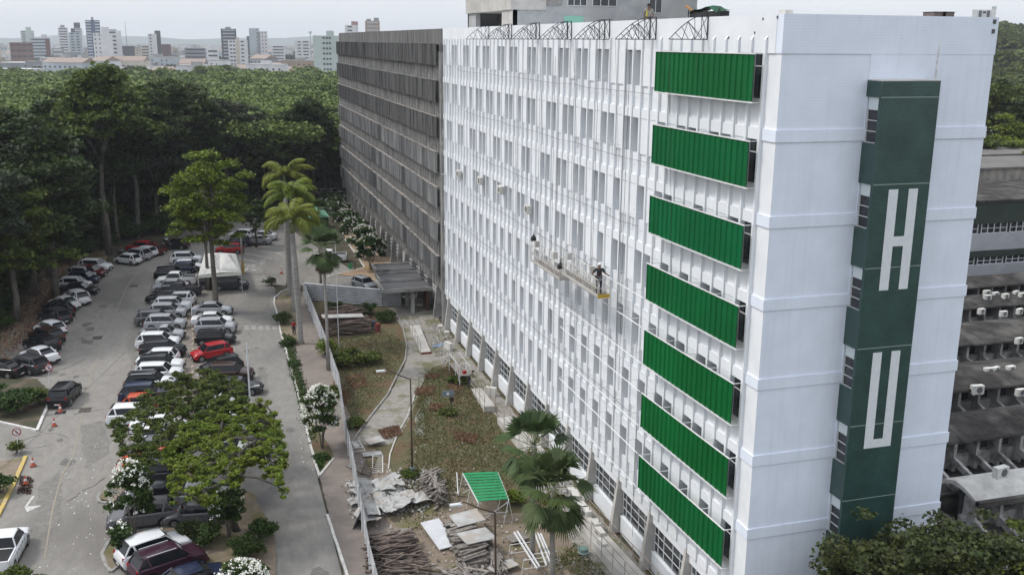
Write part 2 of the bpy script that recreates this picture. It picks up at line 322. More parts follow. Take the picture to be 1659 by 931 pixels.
# arrow on the left lane
p=G(44,822); q=G(50,805)
mb.obox((G(48,812)[0],G(48,812)[1],.012),.16,1.6,.006,R(-8)); a=G(44,829); mb.quad((a[0],a[1],.016),(a[0]+.75,a[1]+.75,.016),(a[0]-.3,a[1]+.85,.016))
pline((318,608),(330,602),.12,mb)
mb.build('painted_lines',MT['paintw'],kind='structure')
mb=MB(); rk=random.Random(13)
for i in range(46):
    x,y=rk.uniform(-41,-17.5),rk.uniform(12,105); an=rk.uniform(0,6.28)
    if -30.5<x<-21.5 and y<92: continue
    for s in range(rk.randint(3,8)):
        an+=rk.uniform(-.7,.7); l=rk.uniform(.3,.9); mb.obox((x+math.cos(an)*l/2,y+math.sin(an)*l/2,.0175),l,rk.uniform(.02,.05),.004,an); x+=math.cos(an)*l; y+=math.sin(an)*l
mb.build('paving_cracks',pmat('dark_crack',(.06,.056,.052)),kind='structure')
OIL=pmat('oil_stain',(.10,.095,.088),(.15,.142,.13),4,.6,detail=8)
for i in range(26):
    x,y=rk.choice([rk.uniform(-36,-31),rk.uniform(-21,-17.5),rk.uniform(-38,-35)]),rk.uniform(14,96); r_=rk.uniform(.15,.55)
    sheet('oil_stain',[(x+r_*math.cos(q*.7)*rk.uniform(.6,1.2),y+r_*1.6*math.sin(q*.7)*rk.uniform(.6,1.2)) for q in range(9)],.0145,OIL)
mb=MB()
L_=[(148,605),(131,680),(120,735),(100,770),(86,820),(72,905)]
for i in range(len(L_)-1): pline(L_[i],L_[i+1],.10,mb)
for i in range(3): pline([(148,605),(182,520),(205,465)][i],[(182,520),(205,465),(240,420)][i],.09,mb)
mb.build('centre_line',MT['painty'],kind='structure')
for i,(x,y) in enumerate([(158,547),(217,463),(138,664)]):
    p=G(x,y); mb=MB(); mb.box(p[0]-.45,p[0]+.45,p[1]-.55,p[1]+.55,.004,.02); m_=mb.build('manhole_cover',pmat('dark_iron_%d'%i,(.05,.045,.04),(.09,.08,.07),5))
    tag(m_,['square dark iron grate set in the lane left of the silver pickup row','small dark iron grate in the lane up by the far white hatchbacks','dark flush plate in the lane beside the lone black car'][i],'manhole cover')
# ---------------------------------------------------------------- the white painted block
YS=61.64; YF=143.8; H=3.6; S0=1.1273; F0=1.17; NB=int((YS-F0)/S0); W_=10.53
B=thing('white_building',(0,0,0),'long freshly white painted hospital block with green shades and a green stair tower','building')
mb=MB()
mb.m=0
# end wall, left field recessed under the groove
mb.box(.07,4.25,.06,.5,0,28.57); mb.box(4.25,W_-.06,.03,.5,0,28.57); mb.box(.02,W_-.02,.02,.5,28.572,GZ+4.63)
for k in range(7):
    z=GZ-H*k; mb.box(0,4.4,.0,.059,z-.5,z); mb.box(6.95,W_-.02,-.03,.029,z-.5,z)
    mb.box(0.0,.06,.0595,F0-.08,z-.5,z)
mb.m=1
mb.box(.06,.5,.5,F0+.02,0,28.57); mb.box(.06,.07,.061,.5,0,28.57)
mb.m=0
w_end=mb.build('end_wall',[MT['whitetile'],MT['white']],B)
mb=MB()
mb.box(0.0,.42,.5,YS,28.572,GZ+4.63)       # parapet band
mb.box(.421,10.1,.5,YS,28.4,28.9)          # roof slab
mb.box(10.1,W_-.01,.5,YS,0,GZ+4.62)
mb.box(1.01,10.09,YS-.3,YS,0,28.39); mb.box(1.01,1.1,.5,YS-.31,0,28.39)
for k in range(8):
    z1=28.57-H*k-1.87; z0=z1-1.73
    if k==7: break
    mb.box(.05,1.0,F0,YS,z0,z1)
    for b in range(NB+1):
        y=F0+b*S0
        if k<7: mb.box(-.03,.049,y+.09,min(y+S0-.09,YS),GZ-H*k-.5,GZ-H*k)
mb.box(.10,.6,F0,YS,2.86,28.57-H*6-1.87-1.73)
wall=mb.build('facade_wall',MT['white'],B)
mb=MB()
for b in range(NB+1):
    y=F0+b*S0
    mb.box(-.11,.12,y-.075,y+.075,3.62,29.12); mb.add([(-.11,y-.075,29.12),(-.11,y+.075,29.12),(0.0,y+.075,29.26),(0.0,y-.075,29.26)],[(0,3,2,1)])
    mb.box(.12,1.0,y-.075,y+.075,3.62,28.5)
mb.build('facade_fins',MT['white'],B)
# openings: which bays hold a window
wr=random.Random(21); wins=[]
for k in range(7):
    b=0
    while b<NB:
        n=wr.choice([2,2,1,2]) if k<4 else 1
        if b<9:                                     # behind the green shades
            n=wr.choice([1,2])
        gap=wr.choice([1,1,2]) if k<4 else 1
        for q in range(n):
            if b+q<NB: wins.append((k,b+q))
        b+=n+gap
WS=set(wins); WS|={(k,0) for k in range(7)}
mb=MB()
for k in range(7):
    zt=28.57-H*k
    for b in range(NB):
        y=F0+b*S0+.075
        if (k,b) not in WS: mb.box(-.02,.5,y+.001,y+S0-.151,zt-1.871,zt+.001)
mb.box(.16,.5,F0+NB*S0+.075,YS,3.6,28.57)
mb.build('facade_infill',MT['white'],B,kind='stuff')
wl=sorted(WS,key=lambda q:(q[1]*1.0+q[0]*.35))
def winshape(mbf,mbg,k,b,half=False):
    zt=28.57-H*k; y0=F0+b*S0+.077; y1=y0+S0-.154
    if b==0:
        mbg.box(.13,.14,y0,y1,zt-1.86,zt); mbf.box(.10,.129,y0,y1,zt-.56,zt-.51); mbf.box(.10,.129,y0,y1,zt-1.9,zt-1.865); mbf.box(.10,.129,y1-.04,y1,zt-1.86,zt); return
    mbg.box(.74,.75,y0,y1,zt-1.86,zt)
    mbf.box(.70,.742,y0,y1,zt-.07,zt-.001); mbf.box(.70,.742,y0,y1,zt-1.865,zt-1.80); mbf.box(.70,.742,y0,y0+.05,zt-1.80,zt-.07); mbf.box(.70,.742,y1-.05,y1,zt-1.80,zt-.07)
    mbf.box(.71,.742,y0,y1,zt-.62,zt-.57)
    mbf.box(.10,.70,y0,y1,zt-1.90,zt-1.866)
import itertools
nb=0; rf,rg=MB(),MB()
for k,b in wl:
    if nb<98:
        a,g_=MB(),MB(); winshape(a,g_,k,b); o=a.build('window',MT['alu'],B); g_.build('pane',MT['pale'] if k<4 and b>0 and (k*7+b*3)%5 else MT['glass'],o); nb+=1
    else: winshape(rf,rg,k,b)
o=rf.build('window_rows',MT['alu'],B,kind='stuff'); rg.build('pane_rows',MT['pale'],o,kind='stuff')
# ground floor: battered columns, dado, wide windows
nc=14
for i in range(nc):
    y=F0+i*4*S0
    mb=MB(); a=.2 
    mb.add([(-.52,y-a,0),(.5,y-a,0),(.5,y+a,0),(-.52,y+a,0),(-.06,y-.1,3.6),(.5,y-.1,3.6),(.5,y+.1,3.6),(-.06,y+.1,3.6)],[(0,3,2,1),(4,5,6,7),(0,1,5,4),(1,2,6,5),(2,3,7,6),(3,0,4,7)])
    mb.build('column',MT['concl'],B)
    y0,y1=y+.27,min(y+4*S0-.27,YS-.02)
    if y1<=y0: continue
    mb=MB(); mb.box(.06,.35,y0,y1,0,1.12); mb.box(.02,.36,y0,y1,1.121,1.17); mb.build('dado_panel',MT['white'],B)
    mb=MB(); mb.m=0
    mb.box(.2,.26,y0,y1,1.18,1.23); mb.box(.2,.26,y0,y1,2.8,2.85)
    for q in (.0,.2,.42,.7,.88,1.0): yy=y0+(y1-y0-.05)*q; mb.box(.195,.265,yy,yy+.05,1.231,2.799)
    mb.box(.2,.26,y0+.05,y1-.05,1.72,1.76); mb.box(.2,.26,y0+.05,y1-.05,2.28,2.32)
    o=mb.build('ground_window',MT['alu'],B); mb=MB(); mb.box(.228,.232,y0+.01,y1-.01,1.2,2.83); mb.build('pane',MT['glass'],o)
# stair tower
mb=MB(); TX0,TX1,TY=4.22,7.06,-.95
mb.box(TX0+.55,TX1,TY,.02,0,27.5); mb.box(TX0,TX0+.55,TY,-.80,0,27.5); mb.box(TX0,TX0+.55,-.8,.12,26.85,27.5)
for k in range(8):
    zt=26.83-3.61*k
    mb.box(TX0,TX0+.55,-.80,.12,max(zt-3.61,0),zt-1.90)
tw=mb.build('stair_tower',MT['greentile'],B)
mb=MB(); mb.box(TX0,TX1,TY,.01,27.502,27.54); mb.build('tower_cap',MT['concl'],tw)
for k in range(7):
    zt=26.83-3.61*k; mb=MB()
    mb.box(TX0+.10,TX0+.14,-.80,-.02,zt-.50,zt); mb.m=1
    for z in (zt-.52,zt-.97,zt-1.42,zt-1.89): mb.box(TX0+.06,TX0+.12,-.78,-.04,z,z+.035)
    mb.box(TX0+.05,TX0+.12,-.05,-.005,zt-1.89,zt-.5); mb.box(TX0+.05,TX0+.12,-.80,-.765,zt-1.89,zt-.5)
    mb.m=2; mb.box(TX0+.13,TX0+.15,-.79,-.01,zt-1.88,zt-.51)
    mb.build('tower_window',[MT['shutter'],MT['alu'],MT['glass']],tw)
GR=pmat('grey_green_grout',(.22,.28,.25))
for k in range(8): mb=MB(); z=26.85-3.61*k; mb.box(TX0,TX1+.002,TY-.004,TY-.001,z-.02,z+.02); mb.build('tile_joint',GR,tw)
mb=MB(); y=TY
def lb(x0,x1,z0,z1): mb.box(x0,x1,y-.012,y-.0045,z0,z1)
lb(5.03,5.50,18.62,23.02); lb(6.03,6.49,18.62,23.02); lb(5.501,6.029,20.55,20.98)
mb.build('letter_h',MT.setdefault('lett',pmat('white_letter_tile',(.66,.69,.70),(.6,.63,.65),4,.5)),tw); mb=MB()
lb(5.06,5.52,11.27,15.80); lb(6.02,6.48,11.27,15.80); lb(5.521,6.019,11.27,11.68)
mb.build('letter_u',MT['lett'],tw)
# small holes and a rust streak on the parapet corner
mb=MB()
for x,z in ((10.28,29.95),(10.27,29.55)): mb.box(x-.08,x+.08,.0,.018,z-.09,z+.09)
for yy,z in ((.5,30.0),(1.6,29.95),(2.2,29.4),(4.4,29.2)): mb.box(-.012,-.002,yy-.05,yy+.05,z-.05,z+.05)
mb.build('bolt_hole',MT['cable'],B)
mb=MB(); mb.add([(7.55,.018,29.1),(7.62,.018,29.1),(7.6,.018,27.2),(7.52,.018,26.9)],[(0,3,2,1)]); mb.build('rust_streak',pmat('pale_rust',(.50,.46,.40),(.72,.74,.78),6,lo=.4,hi=.55,stretch=(1,1,.4)),B)
# green shades: corrugated vertical slats
def corr(mb,x0,y0,x1,y1,z0,z1,n=28,d=.07,th=.03):
    """corrugated upright sheet between two ground points"""
    dx,dy=x1-x0,y1-y0; ln=math.hypot(dx,dy); nx,ny=dy/ln,-dx/ln
    prof=[]
    for i in range(n):
        for t,o_ in ((0,0),(.12,1),(.88,.55),(.999,0)): prof.append(((i+t)/n,o_*d))
    for a,b in zip(prof[:-1],prof[1:]):
        p=(x0+dx*a[0]-nx*a[1],y0+dy*a[0]-ny*a[1]); q=(x0+dx*b[0]-nx*b[1],y0+dy*b[0]-ny*b[1])
        mb.quad((p[0],p[1],z0),(p[0],p[1],z1),(q[0],q[1],z1),(q[0],q[1],z0))
        mb.quad((p[0]+nx*th,p[1]+ny*th,z0),(q[0]+nx*th,q[1]+ny*th,z0),(q[0]+nx*th,q[1]+ny*th,z1),(p[0]+nx*th,p[1]+ny*th,z1))
for k in range(7):
    z1=GZ+3.03-H*k; z0=z1-1.93
    mb=MB(); corr(mb,-.77,10.28,-.48,1.24,z0,z1,19,.06)
    o=mb.build('green_sun_shade',MT['green'],B)
    mb=MB()
    for z in (z1+.02,z0-.05): mb.tube([(-.79,10.34,z),(-.49,1.18,z)],.035,4)
    mb.m=0
    for y in (1.2,3.45,5.7,7.95,10.2):
        xx=-.48-.29*(y-1.24)/9.04
        for z in (z1+.02,z0-.05): mb.tube([(xx,y,z),(-.0,y,z)],.022,4)
        mb.box(-.06,-.0,y-.05,y+.05,z1-.12,z1+.1)
    mb.build('shade_frame',MT['steelwhite'],o)
# white tubes waiting for further shades
for k,ye in ((4,23.5),(5,23.5),(6,23.5)):
    z1=GZ+3.03-H*k+.02
    for z,yy in ((z1,ye+(0 if k>3 else 0)),(z1-1.98,ye)):
        mb=MB(); mb.tube([(-.79,10.5,z),(-.79,yy,z)],.032,5)
        y=12.4
        while y<yy+2.2: mb.tube([(-.79 if y<yy else -.75,y,z),(0,y,z)],.022,4); y+=S0*2
        mb.build('shade_rail',MT['steelwhite'],B)
mb=MB(); z=GZ+3.03-H*3-1.95; mb.tube([(-.79,10.5,z),(-.79,20,z)],.032,5)
y=12.4
while y<21: mb.tube([(-.79,y,z),(0,y,z)],.022,4); y+=S0*2
mb.build('shade_rail',MT['steelwhite'],B)
# cables strung along and down the facade
def cable(pts,r=.018,name='facade_cable',par=B,mat='cable'):
    mb=MB(); mb.tube(pts,r,4); return mb.build(name,MT[mat],par)
for k,(ya,yb) in enumerate([(12,55),(12,52),(13,50),(17,50),(16,56),(13,48)]):
    z=GZ+.85-H*k; pts=[]; n=14
    for i in range(n+1): y=ya+(yb-ya)*i/n; pts.append((-.17,y,z+.05*math.sin(i*1.9+k)-(0.05 if i%2 else 0)))
    cable(pts,.011)
for y,z0,z1 in ((14.9,9,28.5),(15.4,4,29),(33,12,28),(48,6,28.6),(36,2,27),(22.4,6,17),(12.1,1,8),(27.3,3,28),(57.5,8,28)):
    cable([(-.18,y,z1),(-.2,y+.06,(z0+z1)/2),(-.17,y-.05,z0)],.013)
# air conditioner brackets hung between fins
def ac_unit():
    r=thing('air_conditioner',(0,0,0),'x','air conditioner')
    mb=MB(); mb.box(-.17,.17,-.42,.42,0,.58); o=mb.build('casing',MT['ac'],r)
    mb=MB(); mb.disc((-.172,-.08,.29),.22,(1,0,0),.02,18); mb.build('fan_grille',MT['acg'],r)
    mb=MB()
    for y in (-.3,.3): mb.box(-.2,.17,y-.02,y+.02,-.05,0)
    mb.build('bracket',MT['steelwhite'],r); return r
MT['ac']=pmat('cream_casing',(.62,.61,.57),(.5,.49,.46),2,.5); MT['acg']=pmat('fan_grille_grey',(.10,.10,.10),(.16,.16,.16),20,.5)
br=random.Random(5)
n=0
for k in range(6):
    for b in range(9,NB,1):
        if br.random()<.17 and n<46:
            n+=1; y=F0+b*S0+S0*.5; z=GZ+1.35-H*k+br.uniform(-.1,.1); mb=MB()
            mb.tube([(-.5,y-.35,z),(.0,y-.35,z)],.014,4); mb.tube([(-.5,y+.35,z),(.0,y+.35,z)],.014,4); mb.tube([(-.5,y-.35,z),(-.5,y+.35,z)],.014,4)
            mb.tube([(-.5,y-.35,z),(.05,y-.35,z+.4)],.012,4); mb.tube([(.02,y,z+.1),(.02,y+.05,z-.75)],.022,4)
            mb.build('unit_bracket',MT['steelwhite'],B)
ac=ac_unit(); acl=[((778,298),3),((811,313),3),((855,345),3),((743,286),3)]
pos=[]
for i,(q,k) in enumerate(acl):
    d=ray(*q); t=(-.35-CAM[0])/d[0]; p=CAM+d*t; pos.append(tuple(p))
labs=['white air conditioner high on the white facade, farthest of four by the grey wing','white wall air conditioner on the white facade, second from the grey wing','white wall air conditioner on the white facade, third from the grey wing','white wall air conditioner on the white facade, nearest to the hanging platform']
pos=sorted(pos,key=lambda q:-q[1])
for i,p in enumerate(pos):
    o=ac if i==0 else dup(ac,p)
    o.location=p; o['label']=labs[i]; o['group']='air conditioners on the white facade'
# suspension trusses on the parapet
def truss(y0,k):
    r=thing('rope_truss',(-.02,y0,GZ+3.7),'x','truss')
    mb=MB(); L0=1.95
    for dy,sh in ((0,0),(.75,.0)) if k else ((0,0),):
        arc=[(-L0+L0*t,y0-dy+.12*math.sin(t*3),GZ+3.62+1.12*math.sin(t*math.pi/2)) for t in [i/6 for i in range(7)]]
        bot=[(-L0*(1-i/6),y0-dy,GZ+3.62) for i in range(7)]
        mb.tube(arc,.022,4); mb.tube([bot[0],bot[-1]],.028,4); mb.tube([(-.03,y0-dy,GZ+3.6),(-.03,y0-dy,GZ+4.75)],.03,4)
        for i,j in ((1,2),(3,2),(3,4),(3,5),(5,5),(5,6),(4,4),(2,3)): mb.tube([arc[i],bot[j]],.018,3)
        mb.tube([arc[3],(0,y0-dy+.5,GZ+3.7)],.018,3); mb.tube([arc[-1],bot[4]],.018,3)
    mb.build('truss_frame',MT['steeldark'],r)
    mb=MB(); mb.tube([(-L0,y0,GZ+3.6),(-L0+.8,y0,GZ-9)],.008,3); mb.build('rope',MT['cable'],r)
    return r
tl=['farthest','second farthest','third farthest','fourth farthest','fourth nearest','third nearest','second nearest']
xs=[(755,45),(785,46),(826,47),(873,50),(929,52),(997,59),(1084,61)]
rank=['next to the grey wing','second from the grey wing','third from the grey wing','in the middle of the row','fifth from the grey wing','under the roof worker','nearest to the green tarpaulin']
for i,q in enumerate(xs):
    d=ray(*q); t=(-1.95-CAM[0])/d[0]; p=CAM+d*t
    o=truss(p[1],i not in (0,6)); o['label']='dark steel rope truss on the white parapet, '+rank[i]; o['group']='rope trusses along the parapet'
# ---------------------------------------------------------------- the weathered grey wing
MT['cope']=pmat('grey_beige_coping',(.30,.275,.25),(.12,.11,.10),1.2,.9,stretch=(1,1,.5),lo=.45,hi=.6)
E_=thing('weathered_building',(0,YS,0),'unpainted blackened concrete wing with long rows of ribbed sun shades','building')
mb=MB()
mb.box(.02,W_,YS+.02,YF,26.8,GZ+4.63); mb.box(-.1,.3,YS+.02,YF,27.9,28.7)
dk=mb.build('parapet',MT['stain'],E_)
mb=MB(); mb.box(.35,W_-.05,YS+.03,YF-.05,2.9,26.79); mb.build('inner_wall',MT['stain'],E_); mb=MB(); mb.box(.3,W_-.1,YS+.03,YF-.05,0,2.89)
for k in range(7):
    z=GZ-H*k; mb.box(-.05,.35,YS+.03,YF,z-.45,z)
    mb.box(.1,.349,YS+.03,YF,z+0,z+.75)
mb.build('wall',MT['rib'],E_)
mb=MB(); y=YS+.4
while y<YF: mb.box(-.16,.1,y-.08,y+.08,3.4,27.9); y+=S0*.75
mb.box(-.28,.3,YS+.02,YS+.3,0,27.9); mb.box(-.28,.1,YF-.3,YF,3,27.9)
mb.build('facade_fins',pmat('pale_fin_concrete',(.46,.445,.42),(.15,.148,.145),1.6,.9,stretch=(1,2,.3),bump=.2,detail=9),E_)
for k in range(7):
    z1=GZ+3.17-H*k; z0=z1-2.08; mb=MB(); mat=MT['stain'] if k<3 else MT['stain2']
    y=YS+1.3; pr=random.Random(k)
    while y<YF-.2:
        y2=min(y+2.25,YF); dz=pr.uniform(-.02,.02); dx=pr.uniform(-.02,.02)
        mb.box(-.50+dx,-.38+dx,y,y2-.02,z0+dz,z1+dz)
        n=5
        for i in range(n): yy=y+(y2-y)*(i+.5)/n; mb.box(-.545+dx,-.501+dx,yy-.04,yy+.04,z0+.02,z1-.02)
        y=y2
    mb.box(-.38,-.12,YS+1.3,YF-.02,z1-.14,z1-.05); mb.box(-.38,-.12,YS+1.3,YF-.02,z0,z0+.1)
    o=mb.build('concrete_sun_shade',mat,E_)
    mb=MB(); y=YS+1.3
    while y<YF-.3: mb.box(-.56+pr.uniform(-.03,.03),-.2,y,min(y+4.4,YF-.02),z1+.022+pr.uniform(0,.02),z1+.055); y+=4.5
    mb.build('coping',MT['cope'] if k>1 else MT['stain2'],o)
    mb=MB(); rr=random.Random(k+50); y=YS+.7
    while y<YF-1:
        if rr.random()<.5: mb.box(.34,.348,y,y+S0*.6,z0-1.3,z0-.2)
        y+=S0*.75
    if mb.v: mb.build('window_rows',MT['shutter'] if False else MT['glass'],E_,kind='stuff')
y=YS+3.2; i=0
while y<YF-3:
    mb=MB(); a=.24; mb.add([(-.6,y-a,0),(.3,y-a,0),(.3,y+a,0),(-.6,y+a,0),(-.17,y-.12,3.8),(.3,y-.12,3.8),(.3,y+.12,3.8),(-.17,y+.12,3.8)],[(0,3,2,1),(4,5,6,7),(0,1,5,4),(1,2,6,5),(2,3,7,6),(3,0,4,7)])
    mb.build('column',MT['conc'],E_)
    mb=MB(); mb.m=0; y0,y1=y+.3,y+4.2
    for q in (0,.25,.5,.75,1): yy=y0+(y1-y0-.05)*q; mb.box(.22,.29,yy,yy+.05,1.2,2.7)
    for z in (1.2,1.7,2.2,2.7): mb.box(.215,.289,y0,y1,z,z+.05)
    o=mb.build('ground_window',MT['alu'],E_); mb=MB(); mb.box(.295,.299,y0,y1,1.2,2.7); mb.build('pane',MT['glass'] if i%4 else MT['concl'],o)
    y+=4.51; i+=1
# entrance canopies
for i,(ya,yb) in enumerate(((66.6,70.6),(71.2,74.6),(76.2,79.4))):
    mb=MB(); x0,x1=-5.6+i*.4,-.3; z=2.55
    mb.box(x0,x1,ya,yb,z,z+.14); mb.box(x0,x1,ya-.12,ya,z,z+.42); mb.box(x0,x1,yb,yb+.12,z,z+.42); mb.box(x0-.12,x0,ya-.12,yb+.12,z,z+.46)
    o=mb.build('entrance_canopy',MT['conc'],E_); mb=MB(); mb.box(x0+.01,x1,ya+.01,yb-.01,z+.15,z+.17); mb.build('canopy_roof',MT['cable'],o)
    if i==0:
        for yy in (ya+.3,yb-.5): mb=MB(); mb.box(-2.6,-2.2,yy,yy+.3,0,z); mb.build('canopy_post',MT['conc'],o)
        mb=MB(); mb.box(-.75,-.45,ya+1.0,ya+3,0,2.5); mb.build('plywood_board',pmat('brown_board',(.10,.055,.035),(.07,.04,.03),2),E_)
# ---------------------------------------------------------------- grey roof block behind
U=thing('grey_tower_block',(3,47.9,25),'raw grey cement tower block rising behind the white parapet','building')
mb=MB(); X0,X1,Y0,Y1=3.0,20.4,47.9,63.5
mb.box(X0+.02,X1,Y0,Y0+.4,28,39); mb.box(X1-.4,X1,Y0+.4,Y1,0,39); mb.box(X0,X0+.45,Y0+.0,Y0+3.0,28,31.6); mb.box(X0,X0+.45,Y1-3.2,Y1,28,31.6)
mb.box(X0+3,X0+3.3,Y0+.4,Y1,28,39); mb.box(X0,X0+2.99,Y1-.4,Y1-.05,28,39)
mb.build('wall',MT['gcem'] if 'gcem' in MT else MT.setdefault('gcem',pmat('patchy_cement_render',(.42,.42,.42),(.27,.28,.285),.45,.9,detail=9,c3=(.34,.335,.32),sc3=.25,bump=.2)),U)
mb=MB(); mb.box(X0-.18,X0+3,Y0-.1,Y1+.1,31.6,33.6); mb.box(X0-.05,X0+.02,Y0-.06,Y0+3.1,28,31.59)
mb.build('ledge',MT['concl'],U)
for xa,za,n,wdt in ((8.0,32.05,3,.58),(10.3,32.05,3,.75),(15.7,31.55,2,.6),(6.0,32.05,4,.36)):
    mb=MB(); 
    for i in range(n+1): mb.box(xa+i*wdt-.03,xa+i*wdt+.03,Y0-.05,Y0-.005,za,za+1.6)
    mb.box(xa,xa+n*wdt,Y0-.06,Y0-.005,za-.05,za+.0)
    o=mb.build('window',MT['alu'] if n!=4 or wdt>.5 else MT['conc'],U); mb=MB(); mb.box(xa+.02,xa+n*wdt-.02,Y0-.03,Y0-.02,za,za+1.6); mb.build('pane',MT['glass'] if wdt>.5 else MT['conc'],o)
mb=MB()
for i in range(6): mb.box(13.5+i*.62,13.53+i*.62+.03,Y0-.05,Y0-.005,29.4,30.1)
o=mb.build('window',MT['alu'],U); mb=MB(); mb.box(13.4,17.2,Y0-.03,Y0-.02,29.4,30.05); mb.build('pane',MT['glass'],o)
mb=MB(); mb.quad((7.7,Y0-.02,30.05),(9.5,Y0-.02,30.05),(9.5,Y0-.02,31.15),(7.7,Y0-.02,31.15)); mb.build('wall_sheet',pmat('green_and_yellow_banner',(.22,.45,.36),(.55,.52,.10),.55,stretch=(.4,.4,1.6),lo=.45,hi=.55),U)
mb=MB(); mb.tube([(10.9,Y0-.1,30.5),(13.3,Y0-.1,30.3),(13.3,Y0-.1,29.9)],.03,4); mb.tube([(12.1,Y0-.1,31),(12.1,Y0-.1,29)],.02,4); mb.build('wall_pipe',MT['cable'],U)
# ---------------------------------------------------------------- cars
def paint(name,c,r=.28): 
    return pmat(name,c,rough=r,spec=.3,coat=.25)
PAINT={n:paint('paint_'+n,c) for n,c in dict(white=(.66,.67,.68),silver=(.33,.34,.36),grey=(.115,.115,.125),darkgrey=(.035,.037,.042),black=(.008,.008,.010),blue=(.012,.018,.045),red=(.33,.010,.014),darkred=(.09,.008,.010),brown=(.035,.018,.014),purple=(.035,.010,.022),orange=(.42,.06,.02)).items()}
MT['carglass']=pmat('car_glass',(.010,.012,.015),rough=.05,spec=.35); MT['tyre']=pmat('tyre_rubber',(.012,.012,.012),rough=.85)
MT['rim']=pmat('alloy_rim',(.32,.33,.34),(.1,.1,.1),9,.4,obj=True,metal=.5); MT['plast']=pmat('black_plastic',(.018,.018,.019),rough=.7)
MT['tail']=pmat('red_lamp',(.28,.008,.010),rough=.2); MT['head']=pmat('clear_lamp',(.55,.57,.6),rough=.12); MT['plate']=pmat('number_plate',(.55,.55,.52),rough=.5)
CT=dict(  # L,W, rows (x,z) of the lower body line; greenhouse x: base front, roof front, roof rear, base rear; roof z; belt z
 hatch=dict(L=3.75,W=1.62,low=[(-1.87,.62),(-1.80,.86),(-1.55,.93),(0.7,.90),(1.05,.86),(1.6,.74),(1.80,.62),(1.87,.45)],g=(1.02,.42,-1.32,-1.72),rz=1.42,wx=(1.18,-1.18)),
 suv=dict(L=4.05,W=1.72,low=[(-2.02,.70),(-1.95,.95),(-1.75,1.02),(.75,1.0),(1.1,.97),(1.8,.88),(1.97,.72),(2.02,.5)],g=(1.08,.5,-1.5,-1.9),rz=1.56,wx=(1.28,-1.25)),
 sedan=dict(L=4.2,W=1.66,low=[(-2.1,.58),(-2.04,.88),(-1.9,.93),(-1.3,.93),(.8,.89),(1.2,.84),(1.85,.72),(2.04,.58),(2.1,.42)],g=(1.12,.42,-.85,-1.5),rz=1.38,wx=(1.30,-1.27)),
 pickup=dict(L=4.75,W=1.74,low=[(-2.37,.62),(-2.36,.98),(-2.2,.99),(-.6,.98),(.85,1.0),(1.3,.98),(2.1,.90),(2.3,.74),(2.37,.5)],g=(1.25,.72,-.42,-.62),rz=1.6,wx=(1.5,-1.45),bed=(-2.27,-.72)),
 smallpickup=dict(L=4.1,W=1.6,low=[(-2.05,.55),(-2.04,.90),(-1.9,.91),(.3,.88),(.85,.88),(1.2,.84),(1.8,.74),(1.98,.6),(2.05,.45)],g=(1.12,.5,-.15,-.42),rz=1.42,wx=(1.3,-1.22),bed=(-1.95,-.52)))
